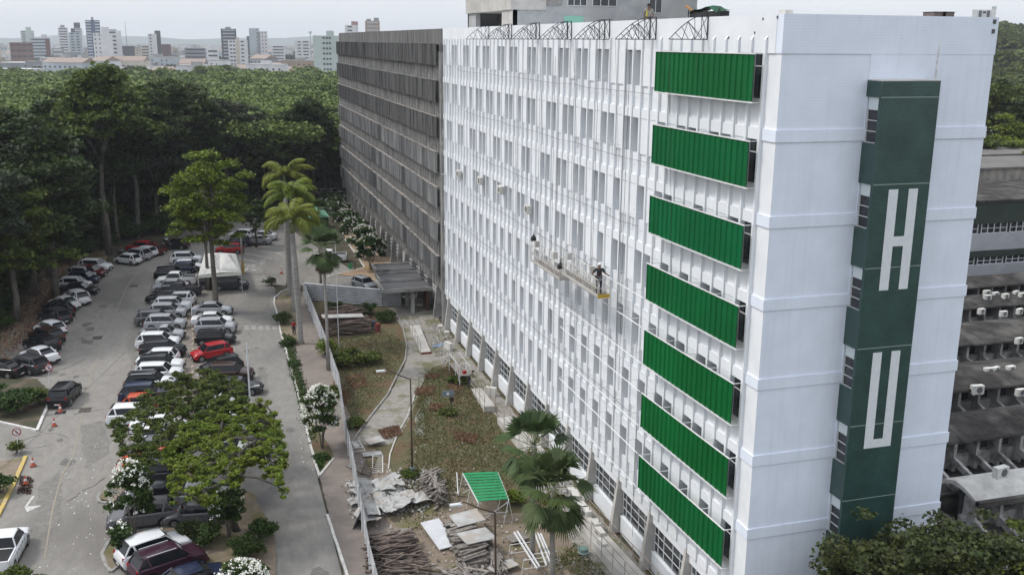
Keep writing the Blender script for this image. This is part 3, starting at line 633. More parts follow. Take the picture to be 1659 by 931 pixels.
def carmodel(kind,two=False,rack=False,spare=False):
    t=CT[kind]; hw=t['W']/2; low=t['low']; g=t['g']; rz=t['rz']; wx=t['wx']; wr_=.335 if kind in('suv','pickup') else .30
    r=thing('parked_car',(0,0,0),'x','car')
    def topz(x):
        for (a,za),(b,zb) in zip(low[:-1],low[1:]):
            if a<=x<=b: return za+(zb-za)*(x-a)/(b-a)
        return low[-1][1]
    xs=set(round(a,3) for a,_ in low)
    for w_ in wx:
        for k in range(-6,7): xs.add(round(w_+k/6*(wr_+.06),3))
    xs|={-.6,-.2,.2,.55,-1.0,g[0]}; xs=sorted(x for x in xs if low[0][0]<=x<=low[-1][0])
    mb=MB(); n=9; L2=t['L']/2
    vs=[]
    for x in xs:
        e=abs(x)/L2; wv=hw*(1-.10*max(0,(e-.72)/.28)**2) ; zt=topz(x); zb=.20+ (.14*max(0,(e-.85)/.15))
        za=zb
        for w_ in wx:
            d=abs(x-w_)
            if d<wr_+.055: za=max(za,wr_-.02+math.sqrt(max(0,(wr_+.055)**2-d*d)))
        za=min(za,zt-.12)
        for s in (-1,1):
            col=[(x,s*wv*.55,zb+.02),(x,s*wv*.93,za),(x,s*wv*.995,max(za+.02,.42)),(x,s*wv,max(za+.05,zt-.30)),(x,s*wv*.975,zt-.06),(x,s*wv*.90,zt-.0),(x,s*wv*.5,zt+.035)]
            vs.append(col)
    k=7; allv=[]; 
    for i in range(len(xs)):
        l=vs[2*i]; rr=vs[2*i+1]; allv+= l+rr[::-1]
    m_=2*k; fs=[]
    for i in range(len(xs)-1):
        for j in range(m_-1): fs.append((i*m_+j,(i+1)*m_+j,(i+1)*m_+j+1,i*m_+j+1))
        fs.append((i*m_+m_-1,(i+1)*m_+m_-1,(i+1)*m_,i*m_))
    fs.append(tuple(range(m_))[::-1]); fs.append(tuple(range((len(xs)-1)*m_,len(xs)*m_)))
    mb.add(allv,[f[::-1] for f in fs])
    if 'bed' in t:
        b0,b1=t['bed']; z=topz(-1.2)
    body=mb.build('body',PAINT['white'],r,angle=38)
    if 'bed' in t:
        mb=MB(); z=topz(-1.2)+.03
        mb.box(b0,b1,-hw*.82,hw*.82,z-.02,z+.012); 
        mb.build('cargo_bed',MT['plast'],r)
        mb=MB(); h=.07
        mb.box(b0-.07,b1,-hw*.93,-hw*.84,z-.05,z+h); mb.box(b0-.07,b1,hw*.84,hw*.93,z-.05,z+h); mb.box(b0-.09,b0-.01,-hw*.83,hw*.83,z-.05,z+h); mb.build('bed_rail',PAINT['white'],r)
    # greenhouse glass
    def zb_(x): return topz(x)-.0
    wb,wt=hw*.90,hw*.70
    mb=MB()
    q=[(g[0],zb_(g[0])-.02,wb),(g[1],rz-.03,wt),(g[2],rz-.05,wt),(g[3],zb_(g[3])-.02,wb*.97)]
    v=[]
    for s in (-1,1):
        for x,z,w_ in q: v.append((x,s*w_,z))
    mb.add(v,[(0,1,5,4),(3,7,6,2),(0,4,7,3),(1,2,6,5),(0,3,2,1),(4,5,6,7)])
    mb.build('cabin_glass',MT['carglass'],r)
    # roof with pillars
    mb=MB(); n=6; rows=[]
    for i in range(n+1):
        x=g[1]+.03+(g[2]-.03-g[1])*i/n; e=abs(i/n*2-1); zz=rz+.015-.05*e**2.5
        rows.append([(x,-wt*1.03,zz-.045),(x,-wt*.93,zz-.005),(x,-wt*.4,zz+.02),(x,wt*.4,zz+.02),(x,wt*.93,zz-.005),(x,wt*1.03,zz-.045)])
    base=sum(rows,[]); fs=[(i*6+j,(i+1)*6+j,(i+1)*6+j+1,i*6+j+1) for i in range(n) for j in range(5)]
    mb.add(base,fs)
    mb.add([(rows[i][j][0],rows[i][j][1],rows[i][j][2]-.04) for i in range(n+1) for j in range(6)],[f[::-1] for f in fs])
    for a in (0,n):
        for j in range(5): mb.quad(rows[a][j],rows[a][j+1],(rows[a][j+1][0],rows[a][j+1][1],rows[a][j+1][2]-.04),(rows[a][j][0],rows[a][j][1],rows[a][j][2]-.04))
    for i in range(n):
        for j in (0,5): a,b=rows[i][j],rows[i+1][j]; mb.quad(a,b,(b[0],b[1],b[2]-.04),(a[0],a[1],a[2]-.04))
    for s in (-1,1):
        mb.tube([(g[0],s*wb,zb_(g[0])),(g[1],s*wt*1.01,rz-.04)],.026,4); mb.tube([(g[3],s*wb*.97,zb_(g[3])),(g[2],s*wt*1.0,rz-.04)],.05 if kind!='sedan' else .07,4)
        if kind in('suv','hatch'): xm=g[2]+.42; mb.tube([(xm-.12,s*(wb-.02),zb_(xm)),(xm-.26,s*(wt-.01),rz-.05)],.075,4)
        mb.tube([(g[0],s*wb*1.005,zb_(g[0])+.0),(g[3],s*wb*.98,zb_(g[3])+.0)],.02,4)
    mb.build('roof_frame',PAINT['black' if two else 'white'],r,angle=40)
    if rack:
        mb=MB()
        for s in (-1,1): mb.tube([(g[1]-.2,s*wt*.96,rz+.03),(g[2]+.15,s*wt*.96,rz+.03)],.022,5)
        mb.build('roof_rail',MT['alu'],r)
    # bumpers, lamps, plates, wheels, mirrors
    for s,nm in ((1,'front_bumper'),(-1,'rear_bumper')):
        mb=MB(); x=s*(L2-.01); mb.box(min(x,x+s*.05),max(x,x+s*.05),-hw*.86,hw*.86,.25,.45)
        if s>0: mb.box(x-.02,x+.045,-hw*.45,hw*.45,.5,.62)
        mb.build(nm,MT['plast'],r)
        mb=MB(); x=s*(L2+.045); mb.box(min(x,x+s*.012),max(x,x+s*.012),-.2,.2,.33 if s>0 else .36,.44 if s>0 else .47); mb.build('number_plate',MT['plate'],r)
    zf=topz(L2*.93); zr=topz(-L2*.97)
    for s in (-1,1):
        mb=MB(); mb.obox((L2*.885,s*hw*.68,zf-.09),.34,.26,.12,-s*.5,0,.25); mb.build('headlight',MT['head'],r)
        mb=MB(); mb.obox((-L2*.95,s*hw*.76,zr-.04),.16,.17,.2 if kind!='sedan' else .13,s*.35); mb.build('tail_light',MT['tail'],r)
        mb=MB(); mb.obox((g[0]-.22,s*(hw+.06),zb_(g[0])+.06),.12,.2,.12); mb.build('mirror',PAINT['white'],r)
        for w_ in wx:
            mb=MB(); mb.disc((w_,s*(hw-.12),wr_),wr_,(0,1,0),.2,18); o=mb.build('wheel',MT['tyre'],r)
            mb=MB(); mb.disc((w_,s*(hw-.018),wr_),wr_*.68,(0,1,0),.02,14)
            for a in range(5): an=a*2*math.pi/5; mb.obox((w_+math.cos(an)*wr_*.36,s*(hw-.005),wr_+math.sin(an)*wr_*.36),wr_*.5,.012,.05,0,0,-an)
            mb.build('rim',MT['rim'],o)
        for x in (.35,-.45):
            mb=MB(); mb.box(x-.09,x+.09,s*hw*1.0-.012,s*hw*1.0+.012,topz(x)-.17,topz(x)-.14); mb.build('door_handle',MT['plast'],r)
    if kind!='pickup' and kind!='smallpickup':
        mb=MB(); mb.obox((g[2]-.10,0,rz-.03),.2,wt*1.7,.03,0,0,-.15); mb.build('spoiler',MT['plast'],r)
    mb=MB()
    for s in (-1,1): mb.box(wx[1]+wr_+.1,wx[0]-wr_-.1,s*hw*.99-.015,s*hw*.99+.015,.2,.29)
    for x in (g[0]*.0+.75,-.06,-.85):
        for s in (-1,1): mb.box(x-.008,x+.008,s*hw*.998-.006,s*hw*.998+.006,.33,topz(x)-.09)
    mb.build('side_trim',MT['plast'],r)
    if spare:
        mb=MB(); mb.disc((-L2-.12,.1,.85),.33,(1,0,0),.2,18); mb.build('spare_wheel',MT['tyre'],r)
    r.location=(0,0,-60); return r
models={}
def car(px,head,kind,col,label,z=.7,two=False,rack=False,spare=False,scale=1,roofcol=None,world=None,par='cars in the hospital parking lot'):
    key=(kind,two,rack,spare)
    if key not in models: models[key]=carmodel(*key); first=True
    else: first=False
    p=world or G(px[0],px[1],z)
    src=models[key]
    sw={'paint_white':PAINT[col]}
    o=dup(src,(p[0],p[1],0.012),R(head),scale,label,par,swap=sw)
    return o
_dw={}
A=-9; Bk=171
LIST=[
# left row by the forest (px, heading, type, colour, label)
((207,419),141,'hatch','white','white hatchback at the outer bend of the left row, tail to the lane'),
((222,412),141,'suv','silver','silver people carrier right behind the white hatchback at the bend'),
((234,407),141,'hatch','white','white hatchback half hidden behind the silver people carrier'),
((229,400),150,'suv','red','bright red car deepest under the trees behind the white hatchback'),
((246,404),150,'hatch','darkred','dark red small car next to the motorcycles under the trees'),
((284,395),160,'hatch','black','black car in the forest shade at the far end past the motorcycles'),
((154,430),-22,'suv','white','white car facing the lane, farthest of the row below the forest'),
((147,439),-22,'hatch','darkred','dark wine red car nosing out beside the facing white car'),
((134,441),-20,'hatch','silver','silver roofed car wedged between wine red and navy cars'),
((136,449),-18,'hatch','blue','navy blue hatchback with bright windscreen glare by the forest'),
((121,458),-16,'hatch','white','rounded white hatchback facing the lane beside two pale tree trunks'),
((128,467),-14,'sedan','black','black saloon facing the lane directly behind the big white off-roader'),
((124,481),120,'suv','white','large white off-roader with dark wheels, tail towards the lane'),
((104,489),128,'sedan','white','white saloon tail out, mostly hidden by black cars in front'),
((95,496),128,'sedan','black','black saloon just in front of the hidden white saloon'),
((93,503),129,'sedan','black','black saloon with glowing red tail lamp, left row'),
((89,511),129,'suv','darkgrey','graphite hatchback with tinted glass between black saloon and white hatchback'),
((81,530),129,'hatch','white','white hatchback with dark rear window between graphite and brown cars'),
((75,543),130,'suv','brown','dark brown off-roader parked in front of the white hatchback'),
((67,556),130,'suv','black','black off-roader with red tail lamp behind the white saloon'),
((64,573),131,'sedan','white','white saloon with sloping boot beside the dark grey off-roader'),
((44,589),138,'suv','darkgrey','dark grey off-roader with white plate beside the round sign'),
((2,596),150,'sedan','black','black saloon cut by the left picture edge'),
((105,636),80,'suv','black','lone black off-roader standing in the lane by the white kerb'),
((8,888),86,'pickup','white','white pickup truck cut by the left picture edge'),
# middle row
((302,418),A,'suv','white','white car at the far head of the middle row beside the tent'),
((305,429),A,'hatch','white','white hatchback second from the far head of the middle row'),
((292,434),Bk,'hatch','blue','dark blue car between the white hatchback and the black tailed car'),
((278,443),A,'suv','black','black off-roader with red tail lamp near the tent'),
((286,452),Bk,'pickup','white','pearly white double cab pickup truck beside the tent'),
((276,462),Bk,'sedan','silver','silver saloon just in front of the white pickup truck'),
((291,469),Bk,'pickup','darkgrey','dark grey double cab pickup truck in the middle row'),
((268,479),Bk,'sedan','black','glossy black saloon nose to the lane in the middle row'),
((289,483),Bk,'hatch','white','white hatchback, red lamp towards the divider, by the black saloon'),
((279,493),A,'suv','white','white boxy car whose bonnet points to the divider'),
((271,504),A,'suv','silver','silver off-roader with roof rails and dark side glass'),
((252,515),A,'suv','grey','grey hatchback peeking out behind the silver off-roaders'),
((268,522),A,'suv','silver','square silver off-roader carrying a spare wheel on its back'),
((264,538),A,'smallpickup','silver','small silver pickup truck with an open black bed'),
((256,552),A,'suv','white','white family car right below the small silver pickup'),
((264,565),A,'suv','black','black off-roader with red tail lamp between two white cars'),
((256,577),Bk,'hatch','white','white car with long black windscreen facing the lane'),
((260,589),A,'suv','white','white off-roader with black roof'),
((257,603),A,'suv','white','white off-roader with white roof nearest above the tree'),
((243,618),A,'suv','white','white off-roader with dark roof rails beside the tree crown'),
((236,636),A,'suv','blue','dark blue off-roader at the upper edge of the big tree'),
((237,652),A,'hatch','orange','orange red car showing between the tree branches'),
((219,672),A,'suv','white','white off-roader poking out left of the tree crown'),
((258,685),A,'sedan','white','white saloon under the tree, upper of the hidden pair'),
((257,703),A,'hatch','white','white hatchback under the tree, lower of the hidden pair'),
((250,722),Bk,'sedan','grey','grey saloon buried under the tree crown'),
((236,744),Bk,'hatch','orange','orange red hatchback just behind the white flowering tree'),
((246,766),Bk,'suv','darkgrey','dark grey off-roader behind the white flowering tree'),
((246,800),Bk+6,'sedan','darkgrey','slate grey saloon behind the silver grey off-roader'),
((231,832),Bk+10,'suv','grey','silver grey off-roader seen from its left side in the front'),
((249,886),24,'suv','white','white off-roader with dark rear window and black bumper in front'),
((272,907),24,'suv','purple','dark plum off-roader with a silver roof strip'),
((312,936),22,'sedan','blue','dark blue saloon cut by the lower picture edge'),
# right row
((344,499),A,'sedan','silver','pale silver saloon at the head of the right row behind the trunk'),
((344,516),A,'sedan','white','white saloon behind the bare tree trunk'),
((349,528),A,'suv','silver','silver crossover in the right row below the tree trunk'),
((349,545),A,'hatch','black','black hatchback directly behind the bright red one'),
((342,568),200,'hatch','red','bright red hatchback with round white headlamps'),
((358,590),198,'hatch','black','black hatchback with blue windscreen glare beside the red one'),
((372,603),A-4,'suv','brown','blackish brown off-roader above the tree crown'),
((384,624),A,'sedan','darkgrey','dark grey saloon beside the tree crown and the lamp post'),
((352,652),A,'hatch','silver','silver hatchback hidden in the middle of the tree crown'),
((352,677),A,'hatch','blue','blue hatchback showing through the tree crown'),
((382,682),A,'sedan','white','white saloon showing through the right tree crown'),
((362,724),A,'sedan','white','white saloon low behind the right tree crown'),
((314,798),Bk,'sedan','silver','silver saloon nose under the low green branches'),
((318,828),Bk,'hatch','grey','grey hatchback bonnet below the low green branches'),
# far
((349,457),A,'suv','black','black off-roader in the shade of the white tent'),
((374,459),A,'suv','darkgrey','dark grey off-roader under the right half of the tent'),
((385,391),170,'hatch','blue','blue car beyond the tent beside the tree'),
((372,402),170,'hatch','red','red hatchback just beyond the white tent'),
((393,380),150,'suv','white','white car beyond the tent behind the blue car'),
((416,388),165,'sedan','silver','pale silver saloon beside the lamp post at the far lot'),
((425,381),165,'sedan','white','white saloon behind the royal palm leaves'),
((533,415),170,'pickup','white','white pickup truck behind the fan palm crown'),
((590,458),-66,'hatch','silver','silver hatchback driving round the corner by the metal fence'),
((523,313),100,'suv','white','far white car by the flowering trees, leftmost of three'),
((538,312),100,'suv','white','far white car by the flowering trees, middle of three'),
((549,316),100,'hatch','white','far white car by the flowering trees, touching the grey wing'),
]
for px_,hd,kd,cl,lb_ in LIST:
    car(px_,hd,kd,cl,lb_,two='black roof' in lb_ or 'dark roof rails' in lb_,rack='roof rails' in lb_ or 'silver roof strip' in lb_,spare='spare wheel' in lb_)
for mk in models.values():
    def rm(o):
        for c in [q for q in bpy.data.objects if q.parent==o]: rm(c)
        bpy.data.objects.remove(o)
    rm(mk)
# motorcycles
def moto(px,head,col,label):
    p=G(*px,.4); r=thing('motorcycle',(p[0],p[1],.01),label,'motorcycle','motorcycles under the trees',R(head)); 
    def P(mb,nm,mt): 
        o=mb.build(nm,mt,None); o.parent=r; return o
    for x in (-.58,.58):
        mb=MB(); q=[(x+.26*math.cos(a),0,.28+.26*math.sin(a)) for a in [i*math.pi/8 for i in range(17)]]; mb.tube(q,.045,6); w_=P(mb,'wheel',MT['tyre']); mb=MB(); mb.disc((x,0,.28),.2,(0,1,0),.02,12); P(mb,'rim',MT['rim'])
    mb=MB(); mb.obox((.15,0,.72),.5,.24,.2,0,0,.15); P(mb,'tank',PAINT[col]); mb=MB(); mb.obox((-.38,0,.72),.62,.22,.09,0,0,-.08); P(mb,'seat',MT['plast'])
    mb=MB(); mb.obox((0,0,.42),.5,.22,.3); mb.tube([(.58,0,.28),(.38,0,.95)],.03,5); mb.tube([(-.58,0,.28),(-.1,0,.6)],.03,5); P(mb,'engine_frame',MT['plast'])
    mb=MB(); mb.tube([(.34,-.33,.98),(.4,0,.95),(.34,.33,.98)],.018,5); P(mb,'handlebar',MT['alu']); mb=MB(); mb.disc((.46,0,.86),.09,(1,0,.1),.1,12); P(mb,'headlight',MT['head'])
for i,(px_,h_,c_,l_) in enumerate([((262,401),40,'red','red motorcycle under the trees beside the dark red car'),((272,401),35,'black','black motorcycle nearest the lane at the bend'),((268,391),50,'white','white motorcycle at the back of the bend'),((194,412),60,'black','black motorcycle behind the white hatchback at the bend')]): moto(px_,h_,c_,l_)
# ---------------------------------------------------------------- vegetation
def leafmat(name,c,c2,isl=.45,tr=.25,sc=.6):
    return pmat(name,c,c2,sc,.6,isl=isl,transl=tr,obj=True,spec=.25)
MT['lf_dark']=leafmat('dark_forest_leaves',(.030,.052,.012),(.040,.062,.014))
MT['lf_mid']=leafmat('mid_green_leaves',(.055,.088,.014),(.085,.11,.016))
MT['lf_bright']=leafmat('bright_green_leaves',(.095,.150,.013),(.145,.18,.017))
MT['lf_olive']=leafmat('olive_leaves',(.050,.062,.018),(.038,.060,.018))
MT['lf_grey']=leafmat('greyish_leaves',(.036,.052,.026),(.045,.055,.03))
MT['lf_far']=leafmat('yellow_green_canopy_leaves',(.135,.175,.035),(.085,.13,.026),isl=.3,tr=.1)  # leaf tone brighter and yellower than the near forest
MT['lf_bush']=leafmat('bush_leaves',(.028,.058,.012),(.05,.085,.015))
MT['frond']=leafmat('palm_fronds',(.19,.22,.022),(.10,.145,.018),isl=.25,tr=.3,sc=.3)
MT['fan']=leafmat('fan_palm_leaves',(.042,.072,.024),(.062,.095,.028),isl=.3,tr=.15)
MT['deadfan']=pmat('dry_palm_leaves',(.10,.075,.045),(.05,.04,.03),3,.9,isl=.3)
MT['bark']=pmat('grey_bark',(.17,.155,.135),(.07,.062,.055),2.5,.95,stretch=(1,1,.3),bump=.5,obj=True)
MT['barkd']=pmat('dark_bark',(.085,.075,.062),(.04,.035,.03),2.5,.95,stretch=(1,1,.3),bump=.5,obj=True)
MT['palmbark']=pmat('ringed_palm_trunk',(.30,.285,.265),(.20,.19,.18),3.5,.9,stretch=(.3,.3,2),bump=.3,obj=True)
MT['blossom']=pmat('white_blossom',(.78,.78,.74),(.7,.7,.6),8,.6)
MT['shaft']=pmat('green_crownshaft',(.10,.15,.05),(.16,.17,.08),2,.5,obj=True)
nr=np.random.default_rng(3)
def leaves(cen,size,flat=.5,rng=nr,aspect=1.5):
    """one diamond leaf (4 verts) at each centre"""
    n=len(cen); cen=np.asarray(cen)
    a=rng.normal(size=(n,3)); a[:,2]*=flat; a/=np.linalg.norm(a,axis=1)[:,None]
    nrm=rng.normal(size=(n,3))*.6; nrm[:,2]+=1; b=np.cross(nrm,a); b/=np.linalg.norm(b,axis=1)[:,None]+1e-9
    s=(size*rng.uniform(.6,1.3,n))[:,None]
    L_=a*s*aspect*.5; W__=b*s*.5; dr=np.zeros((n,3)); dr[:,2]=-s[:,0]*.18
    return np.stack([cen-L_+dr,cen-W__,cen+L_+dr,cen+W__],1).reshape(-1,3)
def clump_leaves(cl,n,size,rng=nr,shell=.55):
    """cl: rows of x,y,z,rx,ry,rz ; n leaves each"""
    out=[]
    for x,y,z,rx,ry,rz in cl:
        k=int(n*(rx/1.2)**1.5)+8 if True else n
        d=rng.normal(size=(k,3)); d/=np.linalg.norm(d,axis=1)[:,None]; d[:,2]=np.where(d[:,2]<-.2,-d[:,2]*.6,d[:,2])
        r=(shell+(1-shell)*rng.random(k)**.6)[:,None]*(1+.18*rng.normal(size=(k,1)))
        out.append(d*r*np.array([rx,ry,rz])+np.array([x,y,z]))
    return leaves(np.concatenate(out),size,rng=rng)
def crown_clumps(rng,n,R_,H_,z0,lo=-.35,cs=(.9,1.7),hollow=.55):
    cl=[]
    for _ in range(n):
        d=rng.normal(size=3); d/=np.linalg.norm(d)
        if d[2]<lo: d[2]=abs(d[2])
        r=hollow+(1-hollow)*rng.random(); r=min(r*(1+.18*rng.normal()),1.12)
        s=rng.uniform(*cs)
        cl.append((d[0]*R_*r,d[1]*R_*r,z0+d[2]*H_*r,s,s,s*.62))
    return cl
def treedata(rng,h,R_,H_,nc,nl,size,cs,trunk_r,lean=0,bare=.45,fork=5,hollow=.55,lo=-.35):
    z0=h-H_; cl=crown_clumps(rng,nc,R_,H_,z0,lo,cs,hollow)
    mb=MB(); fz=h*bare; fx=(lean*.5,0)
    p=[(0,0,-.1),(lean*.15+rng.normal()*.08,rng.normal()*.1,fz*.35),(lean*.35,rng.normal()*.15,fz*.7),(fx[0],fx[1],fz)]
    mb.tube(p,[trunk_r*1.25,trunk_r,trunk_r*.85,trunk_r*.75],8)
    big=sorted(cl,key=lambda c:-c[3])[:fork*5]
    for j in range(fork):
        an=2*math.pi*j/fork+rng.normal()*.3; q=(fx[0]+math.cos(an)*R_*.42,fx[1]+math.sin(an)*R_*.42,fz+(z0-fz)*.6+rng.uniform(.2,.5)*H_)
        m1=(fx[0]+math.cos(an)*R_*.15,fx[1]+math.sin(an)*R_*.15,fz+(q[2]-fz)*.5)
        mb.tube([p[-1],m1,q],[trunk_r*.6,trunk_r*.42,trunk_r*.28],6)
        for c in big[j::fork]:
            mid=((q[0]+c[0])/2+rng.normal()*.2,(q[1]+c[1])/2+rng.normal()*.2,(q[2]+c[2])/2+.1*R_*.2); mb.tube([q,mid,(c[0],c[1],c[2])],[trunk_r*.25,trunk_r*.15,trunk_r*.06],4)
    return mb,clump_leaves(cl,nl,size,rng)
def tree(name,loc,data,leaf,bark,label,group,cat='tree',rz=0,scale=1):
    mb,lv=data; r=thing(name,loc,label,cat,group); r['_w']=[0,0,0]
    o=mkobj('trunk',(mb.v,mb.f,mb.mi),MT[bark],None,smooth=True); o.parent=r
    o=mkobj('crown',(lv,4),MT[leaf],None); o.parent=r
    r.rotation_euler=(0,0,rz); r.scale=(scale,)*3; return r
# prototypes for the forest wall
fr=np.random.default_rng(11)
protos=[]
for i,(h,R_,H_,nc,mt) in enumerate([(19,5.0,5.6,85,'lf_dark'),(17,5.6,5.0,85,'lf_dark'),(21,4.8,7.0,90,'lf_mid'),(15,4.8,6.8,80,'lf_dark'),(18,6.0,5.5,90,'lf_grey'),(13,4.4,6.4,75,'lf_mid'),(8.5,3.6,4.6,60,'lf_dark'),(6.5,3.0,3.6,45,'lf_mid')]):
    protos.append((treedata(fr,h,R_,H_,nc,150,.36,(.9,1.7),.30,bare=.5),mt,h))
GF='dark forest trees behind the parking lot'
used={}
def ftree(pi,x,y,rz,s,label,leaf=None,group=GF):
    key=(pi,leaf or protos[pi][1])
    if key not in used:
        r=tree('forest_tree',(x,y,0),protos[pi][0],key[1],'bark',label,group,rz=rz,scale=s); used[key]=r; CH.pop(r.name,None); return r
    return dup(used[key],(x,y,0),rz,s,label,group)
fr2=random.Random(4)
# named trees at the forest edge: (px foot, top py, proto, leaf)
def foot_h(px,top,px2=None):
    g_=G(*px); d=ray(px2 if px2 is not None else px[0],top); k=np.hypot(g_[0]-CAM[0],g_[1]-CAM[1])/np.hypot(d[0],d[1]); return g_,CAM[2]+d[2]*k
EDGE=[((177,412),112,0,'lf_mid','tall forest tree with a long bare grey trunk at the lot bend'),
((290,362),140,1,'lf_dark','broad forest tree whose pale trunk forks in a V above the far lane'),
((92,486),215,3,'lf_dark','forest tree with straight pale trunk behind the rounded white hatchback'),
((55,478),262,5,'lf_grey','slim pale leaning forest tree left of the straight pale trunk'),
((28,520),300,5,'lf_mid','yellowish young tree with a dead broken trunk at the left edge'),
((-40,480),130,2,'lf_dark','large dark tree cut by the left picture edge'),
((20,430),175,0,'lf_dark','dark round topped tree behind the young yellowish one'),
((120,400),165,3,'lf_dark','dark tree between the pale trunk and the tall bend tree'),
((225,385),150,4,'lf_dark','grey green tree right of the tall bend tree'),
((372,340),168,1,'lf_grey','wide grey green tree behind the bright round tree'),
((430,330),190,4,'lf_dark','dark tree behind the royal palm crowns'),
((500,318),205,3,'lf_dark','dark leafy tree left of the grey wing corner'),
((530,296),180,4,'lf_dark','dark tree touching the far corner of the grey wing')]
placed=[]
for px,top,pi,lf,lab in EDGE:
    g_,hh=foot_h(px,top); s=hh/protos[pi][2]; s=max(.5,min(1.35,s)); placed.append((g_[0],g_[1])); ftree(pi,g_[0],g_[1],fr2.uniform(0,6),s,lab,lf)
desc=['deep in the dark forest left of the lot','in the second line of forest behind the left car row','in the dark forest behind the bend of the lot','in the dark forest beyond the far lane','in the forest between the lot and the grey wing']
kindn=['dark green broad tree','dark green flat topped tree','mid green tall tree','dark dense tree','grey green spreading tree','light green smaller tree','low dark understorey tree','low mid green understorey tree']
cnt=0
yy=66
while yy<176 and cnt<200:
    xl=-42-(yy-60)*.62; xr=-46 if yy<80 else (-44 if yy<104 else (-36 if yy<118 else (-30 if yy<130 else (-24 if yy<146 else 2))))
    x=xr-fr2.uniform(0,3)
    while x>xl-16:
        X=x+fr2.uniform(-1.5,1.5); Y=yy+fr2.uniform(-2.4,2.4)
        if all((X-a)**2+(Y-b)**2>9 for a,b in placed):
            placed.append((X,Y)); pi=fr2.choice([0,1,2,3,4,5,3,1]); s=fr2.uniform(.72,1.0)*(.82 if yy>150 else 1)
            rg=0 if X<-60 else (1 if Y<95 else (2 if Y<118 else (3 if X<-30 else 4)))
            ftree(pi,X,Y,fr2.uniform(0,6),s,kindn[pi]+' '+desc[rg],None if fr2.random()<.8 else 'lf_dark'); cnt+=1
        x-=fr2.uniform(5,7.5)
    yy+=6.2
# understorey trees just inside the edge
for i in range(58):
    t=i/57; px=[(-60,560),(20,500),(80,440),(150,405),(215,380),(300,352),(380,338),(460,322),(545,308)]; f=t*(len(px)-1); k=min(int(f),len(px)-2); f-=k
    q=G(px[k][0]*(1-f)+px[k+1][0]*f,px[k][1]*(1-f)+px[k+1][1]*f); X,Y=q[0]-fr2.uniform(1,6),q[1]+fr2.uniform(2,9); pi=6+(i%3==0)
    ftree(pi,X,Y,fr2.uniform(0,6),fr2.uniform(.8,1.25),kindn[pi]+' behind the car rows at the forest edge',None)
# dark understorey bushes along the edge
ud=clump_leaves(crown_clumps(fr,26,2.0,1.4,.9,-.2,(.6,1.0)),110,.22,fr); us=None
for i in range(46):
    t=i/45; px=[(-20,585),(40,520),(95,450),(165,418),(230,392),(330,372),(420,345),(520,322)]; f=t*(len(px)-1); k=min(int(f),len(px)-2); f-=k
    q=G(px[k][0]*(1-f)+px[k+1][0]*f,px[k][1]*(1-f)+px[k+1][1]*f); X,Y=q[0]-fr2.uniform(1.5,5),q[1]+fr2.uniform(1,4)
    if us is None:
        us=mkobj('forest_shrub',(ud,4),MT['lf_bush'],None); us.location=(X,Y,0); tag(us,'dark low shrub at the foot of the forest edge','shrub','shrubs along the forest edge')
    else:
        o=us.copy(); C.objects.link(o); o.location=(X,Y,0); o.rotation_euler=(0,0,fr2.uniform(0,6)); s=fr2.uniform(.6,1.25); o.scale=(s,s,s)
# hero trees
hr=np.random.default_rng(5)
def hero(foot,top,R_,H_,nc,nl,size,cs,tr,leaf,bark,label,name='shade_tree',lean=0,bare=.4,fork=5,hollow=.5,cx=None,lo=-.35):
    g_,hh=foot_h(foot,top,cx); return tree(name,tuple(g_),treedata(hr,hh,R_,H_,nc,nl,size,cs,tr,lean,bare,fork,hollow,lo),leaf,bark,label,None)
hero((350,505),250,4.2,5.2,150,220,.24,(.6,1.15),.28,'lf_bright','bark','bright green round tree with twin grey trunks beside the white tent',bare=.46,cx=350,lo=-.95)
hero((338,470),295,3.0,2.8,40,190,.26,(.6,1.1),.22,'lf_mid','bark','darker tree standing just behind the bright round one by the tent',bare=.4)
hero((415,400),330,2.6,2.2,36,150,.26,(.6,1.0),.18,'lf_dark','barkd','small dark tree behind the white tent at the far lot',bare=.35)
hero((335,385),330,1.5,2.2,26,150,.22,(.45,.8),.12,'lf_mid','bark','slim green tree standing alone at the end of the middle row',bare=.25)
